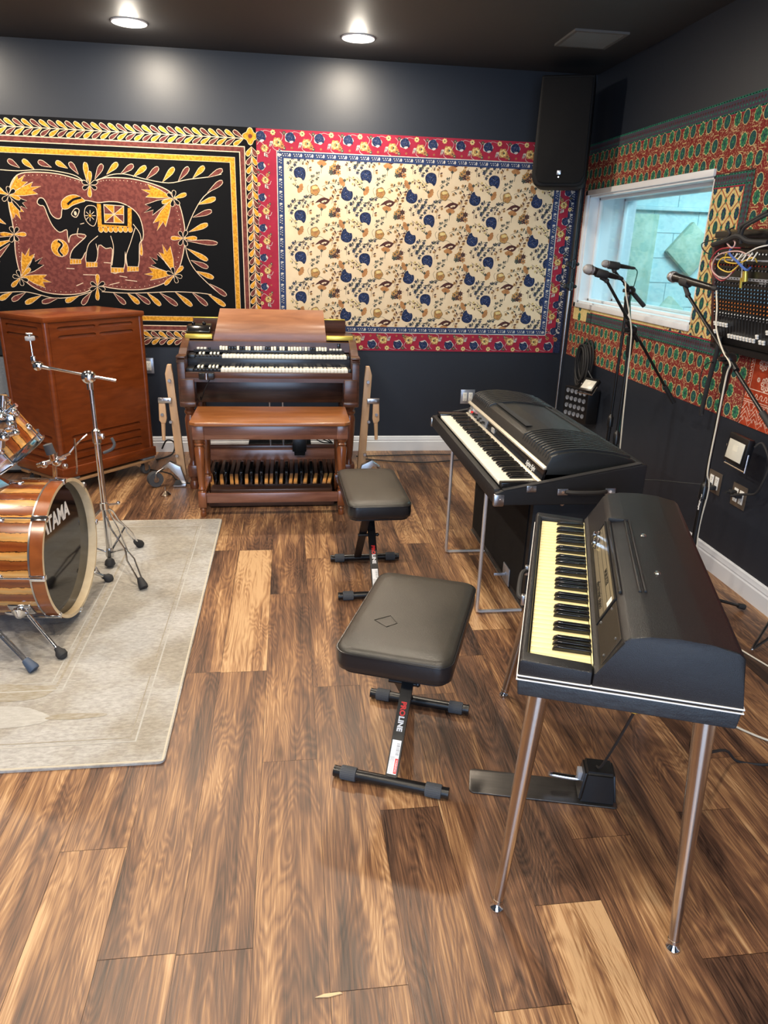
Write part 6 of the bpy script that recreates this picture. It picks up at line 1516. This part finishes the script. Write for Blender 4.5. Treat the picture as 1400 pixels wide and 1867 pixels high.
# stand 3, shorter boom just behind stand 2
Y3 = 4.0
b0, b1 = onY(1120, 494, Y3), onY(1174, 558, Y3); J3 = onY(1150, 530, Y3)
st3 = mic_stand((J3.x-.012, 4.0), 0, b0, b1, J3, 'rear short-boom microphone stand, right behind the left one', (110, 200, 290), cw_=True)
h, t_ = onY(1098, 480, Y3), onY(1149, 488, Y3); m3, e3, d3 = mic('microphone', h, t_, 'rear slim microphone with green cable, seen against the window', r=.020)
clip(st3, onY(1118, 484, Y3), d3, b0)
k = MB(); k.tube([e3, e3+Vector((.02, 0, -.02)), onY(1156, 520, Y3), onY(1149, 545, Y3-.02), onY(1149, 600, Y3-.02), onY(1140, 660, Y3-.02), onY(1127, 800, Y3-.02), (1.95, 3.98, .2), (2.0, 3.9, .005)], .0032, seg=8); tag(k.build('microphone_cable', 'green_cable'), 'thin green cable on the rear microphone stand', 'cable')
# leg joint of one more stand at the right edge
ls = thing('folded_stand', 'end of a folded black stand at the right picture edge', 'stand', (2.0, 2.45, 0))
k = MB(); k.tube([(1.90, 2.385, .012), (1.96, 2.43, .05), (2.06, 2.50, .12)], .006, smooth=False); k.tube([(1.90, 2.385, .012), (1.98, 2.42, .03), (2.10, 2.49, .05)], .006, smooth=False); k.build('folded_struts', 'black_metal', ls)
k = MB(); k.sphere((1.897, 2.382, .014), .0065, seg=10); k.build('rivet', 'chrome', ls)

# ------------------------------------------------------------------ corner speaker on its pole
spk = thing('wall_speaker', 'large black loudspeaker hung high in the right rear corner', 'loudspeaker', (1.81, 5.25, 1.96))
SR = Matrix.Translation((1.81, 5.10, 0)) @ Matrix.Rotation(R(-23), 4, 'Z') @ Matrix.Translation((-1.81, -5.10, 0))
M['spk'] = mat('matt_black_cabinet', (.006, .006, .007), .6, spec=.2)
k = MB(); k.prism([(1.630, 2.02), (1.65, 1.970), (1.69, 1.957), (1.93, 1.957), (1.97, 1.970), (1.99, 2.02), (1.98, 2.62), (1.64, 2.62)], 'y', 5.10, 5.40, bev=.012); bmesh.ops.transform(k.bm, matrix=SR, verts=k.bm.verts); k.build('cabinet', 'spk', spk)
k = MB(); k.prism([(1.655, 2.03), (1.675, 1.99), (1.71, 1.98), (1.92, 1.98), (1.955, 1.99), (1.975, 2.03), (1.965, 2.60), (1.655, 2.60)], 'y', 5.085, 5.099, bev=.004); bmesh.ops.transform(k.bm, matrix=SR, verts=k.bm.verts); k.build('front_grille', 'grille_black', spk)
k = MB(); k.box((1.797, 5.080, 2.032), (1.823, 5.0845, 2.058), bev=.001); bmesh.ops.transform(k.bm, matrix=SR, verts=k.bm.verts); k.build('badge', 'plate_steel', spk)
M['led_white'] = mat('power_led', (1, 1, 1), .5, emit=((1, .95, .9), 4))
k = MB(); k.lathe([(0, 0), (.004, 0), (.003, .002), (0, .002)], (1.81, 5.0845, 2.018), (0, -1, 0), 10); bmesh.ops.transform(k.bm, matrix=SR, verts=k.bm.verts); k.build('power_light', 'led_white', spk)
pl = thing('speaker_pole', 'thin silver pole with black clamps standing in the right rear corner', 'speaker pole', (1.985, 5.12, 0))
k = MB(); k.cyl((1.985, 5.12, .02), (1.985, 5.12, 1.30), .0085, seg=14); k.build('silver_tube', 'steel', pl)
k = MB(); k.cyl((1.985, 5.12, 1.29), (1.985, 5.12, 1.955), .011, seg=14); k.build('black_tube', 'black_metal', pl)
for z in (1.32, 1.47):
    k = MB(); k.lathe([(.012, -.03), (.020, -.025), (.020, .025), (.012, .03)], (1.985, 5.12, z), (0, 0, 1), 14); k.box((1.94, 5.10, z-.015), (1.975, 5.13, z+.018), bev=.005); k.sphere((2.02, 5.11, z), .013, seg=10); k.build('clamp', 'black_plastic', pl)
k = MB(); k.lathe([(.0, .001), (.13, .002), (.13, .012), (.02, .02), (.012, .04)], (1.985, 5.12, 0), (0, 0, 1), 28); k.build('round_base', 'black_metal', pl)

# stage box, coil of cable and lamps on the right wall
sb = thing('stage_box', 'black stage box with rows of silver cable sockets low in the corner', 'stage box', (2.05, 4.86, .0))
def sbx(x, y): return onX(x, y, 2.0)
k = MB(); k.prism([(2.00, 5.02), (2.09, 4.80), (2.175, 4.80), (2.175, 5.02)], 'z', .39, .635, bev=.004); k.build('housing', 'black_plastic', sb)
fd = Vector((.09, -.22, 0)).normalized(); fnn = Vector((-.22, -.09, 0)).normalized()
for r_ in range(4):
    for c_ in range(5):
        p = Vector((2.00, 5.02, .605-r_*.054))+fd*(.035+c_*.042)+fnn*.0005
        k = MB(); k.lathe([(.0165, 0), (.0165, .004), (.011, .0045), (.010, .001), (0, .001)], p, fnn, 12); k.build('socket', 'plate_steel', sb)
cc = thing('cable_coil', 'coil of black cable hanging on the wall beneath the corner speaker', 'cable coil', (2.12, 5.05, .8))
k = MB(); rr = random.Random(9)
for j in range(9):
    ry_, rz_ = .10+rr.uniform(-.03, .02), .14+rr.uniform(-.03, .03); xo = 2.10+j*.007; c_ = (5.05+rr.uniform(-.02, .02), .78+rr.uniform(-.02, .02))
    k.tube([(xo, c_[0]+ry_*math.cos(2*PI*i/14), c_[1]+rz_*math.sin(2*PI*i/14)) for i in range(15)], .008, seg=6)
k.build('windings', 'black_rubber', cc)
def flood(loc, label, up, face, wd, hh):
    """LED flood light; face: outward normal of the lens"""
    f_ = Vector(face).normalized(); sx_ = Vector((0, 0, 1)).cross(f_).normalized(); uz = f_.cross(sx_)
    fl_ = thing('flood_light', label, 'flood light', loc); c = Vector(loc)
    Mx = frame(c, sx_, uz)
    k = MB(); k.box((-wd/2, -hh/2, -.03), (wd/2, hh/2, 0), bev=.004, M_=Mx); 
    for j in range(6): k.box((-wd/2+.012+j*(wd-.03)/5, -hh/2+.01, -.042), (-wd/2+.016+j*(wd-.03)/5, hh/2-.01, -.029), M_=Mx)
    k.build('housing', 'black_metal', fl_)
    k = MB(); k.box((-wd*.40, -hh*.38, .0005), (wd*.40, hh*.30, .003), bev=.001, M_=Mx); k.build('lens', 'white_glass', fl_)
    k = MB(); k.box((-wd*.12, -hh*.06, .0032), (wd*.12, hh*.14, .0042), M_=Mx); k.build('led_chip', 'ivory', fl_)
    k = MB(); k.tube([Mx @ Vector((-wd/2-.004, 0, -.015)), Mx @ Vector((-wd/2-.006, -hh*.62, -.02)), Mx @ Vector((wd/2+.006, -hh*.62, -.02)), Mx @ Vector((wd/2+.004, 0, -.015))], .005, smooth=False); k.cyl(Mx @ Vector((-wd/2-.012, 0, -.015)), Mx @ Vector((-wd/2, 0, -.015)), .009, mname='chrome'); k.build('bracket', 'black_metal', fl_)
    return fl_, Mx
f1, Mx1 = flood((2.075, 3.02, .70), 'black square flood light on the right wall above the outlet with the curved cable', None, (-1, .05, .10), .165, .135)
f2, Mx2 = flood((2.04, 4.70, .70), 'small black flood light tilted upwards above the stage box', None, (-.62, -.35, .70), .115, .105)
def outlet(name, c, axis, label, gangs=2, mname='plate_bronze', plugs=(), grp=None):
    """axis 'x': on the right wall, 'y': on the back wall"""
    t_ = thing(name, label, 'power outlet', c, 0, grp); c = Vector(c); w_ = .0575*gangs; h_ = .057
    if axis == 'x': Mx = frame(c, (0, -1, 0), (0, 0, 1))
    else: Mx = frame(c, (1, 0, 0), (0, 0, 1))
    k = MB(); k.box((-w_/1, -h_, .0), (w_/1, h_, .006), bev=.002, M_=Mx @ Matrix.Scale(1 if gangs == 1 else .92, 4, (1, 0, 0)) if False else Mx @ Matrix.Scale(.5 if gangs == 2 else .62, 4, (1, 0, 0))); k.build('cover_plate', mname, t_)
    for g in range(gangs):
        x = (g-(gangs-1)/2)*.046
        k = MB(); k.box((x-.0165, -.034, .0062), (x+.0165, .034, .0085), bev=.001, M_=Mx); de = k.build('receptacle', 'plug_white', t_)
        k = MB()
        for yy in (-.018, .018):
            for xx in (-.006, .006): k.box((x+xx-.001, yy-.004, .0086), (x+xx+.001, yy+.005, .0089), M_=Mx)
            k.box((x-.002, yy-.012, .0086), (x+.002, yy-.008, .0089), M_=Mx)
        k.build('socket_slots', 'black_plastic', de)
    for g, yy in plugs:
        x = (g-(gangs-1)/2)*.046
        k = MB(); k.box((x-.014, yy-.011, .009), (x+.014, yy+.011, .042), bev=.005, M_=Mx); k.cyl(Mx @ Vector((x, yy, .04)), Mx @ Vector((x, yy, .06)), .006); k.build('plug', 'black_rubber', t_)
    return Mx
Mo1 = outlet('wall_outlet', (XR-.0005, 3.285, .452), 'x', 'bronze double outlet behind the nearest microphone stand, on the right wall', 2, plugs=((0, -.018), (1, -.022)))
Mo2 = outlet('wall_outlet', (XR-.0005, 3.068, .450), 'x', 'bronze double outlet below the flood light, on the right wall', 2, plugs=((0, .014), (1, .010)))
outlet('wall_outlet', (-1.043, YB-.0005, .662), 'y', 'steel outlet between speaker cabinet and organ on the back wall', 1, 'plate_steel')
outlet('wall_outlet', (1.405, YB-.0005, .440), 'y', 'steel double outlet behind the far end of the stage piano', 2, 'plate_steel')
k = MB(); k.tube([Mx1 @ Vector((.09, .04, -.03)), (2.12, 2.90, .76), (2.13, 2.84, .68), (2.13, 2.86, .58), (2.135, 2.90, .52), (2.13, 2.98, .49), Mo2 @ Vector((.02, .010, .058))], .006); tag(k.build('flood_light_cable', 'black_rubber'), 'black cable curving from the square flood light to the outlet below it', 'cable')
k = MB(); k.tube([Mx2 @ Vector((0, -.06, -.03)), (2.10, 4.78, .70), (2.12, 4.90, .74), (2.12, 4.98, .78)], .004); tag(k.build('flood_light_cable', 'grey_rubber'), 'thin grey cable from the tilted flood light to the coil in the corner', 'cable')
k = MB(); k.tube([Mo1 @ Vector((-.02, -.018, .058)), (2.05, 3.36, .425), (1.95, 3.52, .39), (1.80, 3.72, .32), (1.6, 3.8, .2), (1.5, 3.85, .02)], .0035); tag(k.build('power_cable', 'black_rubber'), 'thin black cable drooping left from the outlet behind the microphone stand', 'cable')

# hanging black strap pole left of the mixer and rings under the cloth
k = MB(); k.tube([(2.10, 3.36, 1.18), (2.105, 3.37, 1.10), (2.11, 3.40, .95), (2.115, 3.42, .80), (2.12, 3.42, .775)], .012, seg=10); k.tube([(2.09, 3.36, 1.06), (2.10, 3.45, 1.02), (2.10, 3.46, .92), (2.11, 3.43, .86)], .003, seg=6)
tag(k.build('hanging_cable_bundle', 'black_rubber'), 'black taped cable bundle hanging below the left end of the mixing desk', 'cable')

# ------------------------------------------------------------------ mixing desk mounted upright on the right wall
mxr = thing('mixing_desk', 'black mixing desk mounted upright on the right wall, rows of coloured knobs and white faders', 'mixing desk', (2.08, 3.0, 1.15))
# panel plane: top leans out
PA = Vector((2.035, 3.425, 1.585)); PBm = Vector((2.115, 3.425, 1.150))
pv = (PBm-PA); PH = pv.length; pv.normalize(); pu = Vector((0, -1, 0)); pn = pu.cross(pv); pn = -pn if pn.x > 0 else pn
def mp(u, v, d=0): return PA+pu*u+pv*v+pn*d
Mp = Matrix.Identity(4)
for i in range(3): Mp[i][0] = pu[i]; Mp[i][1] = pv[i]; Mp[i][2] = pn[i]; Mp[i][3] = PA[i]
UL = .90
k = MB(); k.box((0, 0, -.05), (UL, PH, 0), bev=.003, M_=Mp); k.build('chassis', 'black_metal', mxr)
k = MB(); k.box((-.022, -.02, -.055), (-.001, PH+.01, .008), bev=.004, M_=Mp); M['rosewood'] = wood('dark_red_end_cheek', (.05, .015, .012), (.09, .03, .02), .4, (4, 4, 1)); k.build('end_cheek', 'rosewood', mxr)
k = MB(); k.box((-.02, PH+.003, -.06), (UL, PH+.03, .012), bev=.005, M_=Mp); k.build('arm_rest', 'black_plastic', mxr)
k = MB(); k.box((-.02, -.075, -.07), (UL, -.045, -.005), bev=.004, M_=Mp); k.box((-.0, -.044, -.06), (UL, -.002, -.045), M_=Mp); k.build('connector_bay', 'black_metal', mxr)
for v in (.045, .125):
    k = MB(); k.box((.003, v, .0004), (UL-.3, v+(.007 if v < .1 else .012), .0012), M_=Mp); k.build('legend_strip', 'felt_grey', mxr)
k = MB()
for i in range(24): k.box((.010+i*.0245, .1285, .0013), (.020+i*.0245, .1335, .0017), M_=Mp)
k.build('switch_legend', 'black_plastic', mxr)
k = MB()
for i in range(22): k.box((.012+i*.0245, .29, .0004), (.0135+i*.0245, .405, .0008), M_=Mp)
k.build('fader_slots', 'grey_rubber', mxr)
M['knob_red'] = mat('red_knob', (.30, .035, .02), .35); M['knob_blue'] = mat('blue_knob', (.14, .28, .42), .35); M['knob_orange'] = mat('orange_knob', (.62, .20, .05), .35); M['knob_grey'] = mat('grey_knob', (.14, .14, .15), .4)
rows = [(.020, 'plug_white'), (.070, 'knob_red'), (.090, 'knob_grey'), (.152, 'knob_grey'), (.172, 'knob_blue'), (.188, 'knob_blue'), (.204, 'knob_blue'), (.221, 'knob_blue'), (.240, 'knob_orange'), (.257, 'knob_orange'), (.274, 'knob_orange'), (.292, 'plug_white'), (.305, 'knob_grey')]
def knob_mesh(k, u, v, mn):
    p_ = mp(u, v, .0006); k.lathe([(.0050, 0), (.0048, .004), (.0034, .0045), (.0032, .008)], p_, pn, 8, 'black_plastic'); k.lathe([(.0036, .008), (.0034, .0108), (0, .011)], p_, pn, 8, mn)
nk = 0; rest = {}; ksrc = {}
mo = WM[mxr.name].inverted()
for v, mn in rows[::-1]:
    for i in range(24):
        u = .014+i*.0245
        if nk < 100 and u < .55 and mn != 'plug_white' or (mn == 'plug_white' and u < .55 and nk < 100):
            if mn not in ksrc: k = MB(); knob_mesh(k, 0, 0, mn); ksrc[mn] = k.build('knob', mn, mxr); ksrc[mn].location = pu*u+pv*v
            else: inst(ksrc[mn], mxr, pu*u+pv*v)
            nk += 1
        else: rest.setdefault(mn, []).append((u, v))
k = MB()
for mn, L_ in rest.items():
    for u, v in L_:
        if u > UL-.32: continue
        n0 = len(k.bm.faces); before = set(k.bm.faces); knob_mesh(k, u, v, mn)
ko = k.build('knobs', 'knob_grey', mxr); ko['kind'] = 'stuff'
k = MB(); k.box((-.008, -.0055, 0), (.008, .0055, .010), bev=.002); k.box((-.0075, .0065, 0), (.0075, .0145, .009), bev=.002)
for v_ in k.bm.verts: v_.co = (Mp.to_3x3() @ v_.co)
fsrc = k.build('fader_cap', 'plug_white', mxr, local=True); base_ = PA-Vector(mxr.location)
flev = [.345, .345, .345, .345, .345]+[.393]*9+[.372, .393, .393, .345]
for i, v in enumerate(flev):
    p = base_+pu*(.014+i*.0245)+pv*v+pn*.001
    if i == 0: fsrc.location = p
    else: inst(fsrc, mxr, p)
for u, v in ((.014, .385),): inst(fsrc, mxr, base_+pu*u+pv*v+pn*.001)
k = MB(); k.box((.475, .27, -.001), (UL-.01, PH-.005, .010), bev=.002, M_=Mp); k.build('wooden_insert', 'dolly_wood', mxr)
for v in (.355, .368):
    k = MB(); k.box((.50, v, .011), (.525, v+.008, .02), bev=.002, M_=Mp); k.build('orange_button', 'knob_orange', mxr)
k = MB(); k.box((.455, .165, .0006), (.53, .225, .002), M_=Mp); k.build('blue_sticker', 'f_blue', mxr)
k = MB(); k.box((.468, .180, .0021), (.475, .187, .0025), M_=Mp); k.build('pink_dot', 'f_red', mxr)
T_ = frame(Vector(mp(.375, .143, .0015))-Vector(mxr.location), pu, -pv); text('Studio 24', 'model_lettering', .013, 'grey_paint', mxr, T_)
wb = struct(MB().box((2.10, 2.4, 1.12), (XR-.002, 3.40, 1.145)).build('trim_3', 'black_metal'))
# patch leads over the top of the desk
rr = random.Random(21)
def lead(pts, r, mname, label):
    k = MB(); k.tube(pts, r, seg=6); tag(k.build('patch_cable', mname), label, 'cable')
M['lead_red'] = mat('red_lead', (.38, .03, .05), .45); M['lead_yellow'] = mat('yellow_lead', (.75, .50, .05), .45); M['lead_blue'] = mat('blue_lead', (.08, .16, .50), .45); M['lead_pink'] = mat('pink_lead', (.60, .38, .36), .45); M['lead_white'] = mat('white_lead', (.75, .73, .68), .45)
XS = 2.01
def Q(x, y, dx=0): return onX(x, y, XS-dx)
lead([Q(1340, 490), Q(1320, 508, .02), Q(1298, 492, .03), Q(1308, 466, .03), Q(1345, 458, .02), Q(1372, 470, .01)], .0032, 'lead_pink', 'pale pink patch lead looping widest off the left end of the mixing desk')
lead([Q(1345, 486), Q(1315, 512, .015), Q(1294, 482, .02), Q(1312, 455, .02), Q(1350, 452, .01)], .0032, 'lead_red', 'red patch lead looping off the left end of the mixing desk')
lead([Q(1350, 480), Q(1330, 496, .02), Q(1309, 486, .03), Q(1318, 470, .03), Q(1348, 472, .01)], .0030, 'lead_yellow', 'small yellow patch lead over the mixing desk')
lead([Q(1325, 460), Q(1322, 476, .02), Q(1345, 480, .03), Q(1372, 470, .02), Q(1380, 478, .0)], .0030, 'lead_yellow', 'long yellow patch lead lying across the top of the mixing desk')
lead([Q(1335, 450), Q(1330, 462, .02), Q(1345, 478, .04), Q(1360, 492, .03), Q(1368, 488, .0)], .0055, 'lead_blue', 'thick blue patch lead over the mixing desk')
lead([Q(1332, 430), Q(1324, 440, .02), Q(1334, 452, .03), Q(1340, 442, .03), Q(1330, 432, .01)], .0035, 'lead_pink', 'small pink ring of cable above the mixing desk')
lead([Q(1330, 470), Q(1290, 462, .02), Q(1279, 447, .02), Q(1290, 440, .01), Q(1330, 432)], .0028, 'black_rubber', 'outermost thin black lead loop at the left end of the mixing desk')
lead([Q(1400, 447), Q(1380, 452, .02), Q(1362, 462, .02), Q(1350, 470, .0)], .0032, 'lead_white', 'white patch lead coming from the right over the mixing desk')
for i in range(5):
    a = Vector(Q(1345+i*9, 462-i*.5, .01)); c = Vector(Q(1334+i*9, 476, .03)); lead([a, c], .0032, 'lead_white', ('first', 'second', 'third', 'fourth', 'fifth')[i]+' from left of five short white plugs above the mixing desk knobs')
k = MB(); k.cyl(mp(.250, .045, .02), mp(.248, .120, .02), .003, seg=8, mname='lead_white'); k.cyl(mp(.248, .12, .02), mp(.246, .165, .022), .006, seg=10, mname='brass'); tag(k.build('hanging_jack_lead', 'brass'), 'white lead with slim metal plug dangling over the mixing desk knobs', 'cable')
k = MB(); k.cyl(mp(.275, .045, .02), mp(.276, .095, .02), .0055, seg=8, mname='black_rubber'); k.cyl(mp(.276, .09, .02), mp(.277, .135, .022), .011, .0125, seg=14, mname='brass'); tag(k.build('hanging_gold_plug', 'brass'), 'thick brass-coloured jack plug dangling over the mixing desk', 'plug')
k = MB(); k.tube([Q(1400, 385, .0), Q(1375, 400, .02), Q(1352, 413, .03), Q(1348, 425, .03), Q(1348, 440, .02)], .009, seg=8); k.tube([Q(1402, 390, .01), Q(1378, 402, .03), Q(1355, 418, .04), Q(1350, 444, .03)], .007, seg=8)
k.tube([Q(1300, 446, .01), Q(1325, 438, .03), Q(1345, 430, .04), Q(1365, 440, .02), Q(1400, 442, 0)], .012, seg=8); k.tube([Q(1312, 444, .01), Q(1330, 428, .03), Q(1327, 418, .03)], .006, seg=6); k.tube([Q(1326, 420, .02), Q(1337, 415, .02)], .004, seg=6)
tag(k.build('cable_loom', 'black_rubber'), 'thick black cable loom above the mixing desk', 'cable')

# ------------------------------------------------------------------ amplifier at the left edge and floor cables
am = thing('guitar_amplifier', 'grey-clothed amplifier cabinet at the far left behind the drums', 'amplifier', (-2.15, 4.9, 0))
k = MB(); k.box((-2.52, 5.00, .01), (-1.80, 5.34, .80), bev=.01); k.build('cabinet', 'tolex', am)
k = MB(); k.box((-2.51, 4.992, .03), (-1.806, 4.999, .795)); k.build('grille_cloth', 'amp_cloth', am)
k = MB(); k.box((-2.52, 5.01, .801), (-1.80, 5.28, 1.00), bev=.012); tag(k.build('amplifier_head', 'tolex'), 'black amplifier head on top of the grey-clothed cabinet at far left', 'amplifier')
def fcable(pts, label, r=.004, mn='black_rubber'):
    k = MB(); k.tube(pts, r, seg=6); tag(k.build('floor_cable', mn), label, 'cable')
fcable([(.52, 5.30, .006), (.75, 5.22, .006), (1.0, 5.18, .006), (1.3, 5.24, .006), (1.5, 5.3, .006)], 'black cable along the back wall right of the organ')
fcable([(.50, 5.36, .006), (.80, 5.38, .006), (1.1, 5.40, .006), (1.5, 5.38, .006)], 'second black cable right against the back baseboard, right of the organ')
fcable([(-.98, 5.45, .05), (-.93, 5.40, .13), (-.88, 5.42, .10), (-.90, 5.40, .02), (-1.0, 5.3, .006)], 'short black cable loop beside the speaker cabinet at the baseboard', .006)
fcable([(-1.0, 5.05, .006), (-.85, 4.95, .006), (-.78, 4.8, .006), (-.66, 4.72, .006), (-.6, 4.8, .006)], 'black cable on the floor under the left organ mover')
fcable([(-.35, 5.46, .30), (-.30, 5.40, .16), (-.15, 5.38, .13), (.0, 5.40, .14), (.1, 5.42, .2)], 'black cable drooping behind the organ pedals', .006)
for j in range(3): fcable([(.12+.02*j, 5.42, .30), (.16+.03*j, 5.40, .18), (.22+.02*j, 5.38, .12+.02*j), (.32, 5.40, .10)], ('upper', 'middle', 'lower')[j]+' of the tangled black cables behind the right side of the organ', .005)
k = MB(); k.box((-.32, 5.30, .008), (.15, 5.42, .13), bev=.006); tag(k.build('power_box', 'black_plastic'), 'long black power box on the floor behind the organ', 'power box')
fcable([(2.0, 1.9, .006), (1.75, 1.78, .006), (1.6, 1.83, .006), (1.45, 2.05, .006), (1.4, 2.3, .006)], 'cream cable on the floor under the right rear of the foreground piano', .004, 'white_cable')
# lifted chip in the floor covering near the camera
k = MB(); k.prism([(-.03, -.004), (.0, -.006), (.03, -.001), (.025, .003), (-.01, .002)], 'z', .0005, .0025)
M['chip'] = mat('bright_wood_chip', (.62, .45, .26), .5); o = k.build('wood_splinter', 'chip'); o.location = (.062, 1.105, 0); tag(o, 'small pale wood splinter lying on the floor near the camera', 'splinter')

# everything that stands on the rug rests on its pile
for o in (bd, cs, rs, cl): o.location.z += .0095
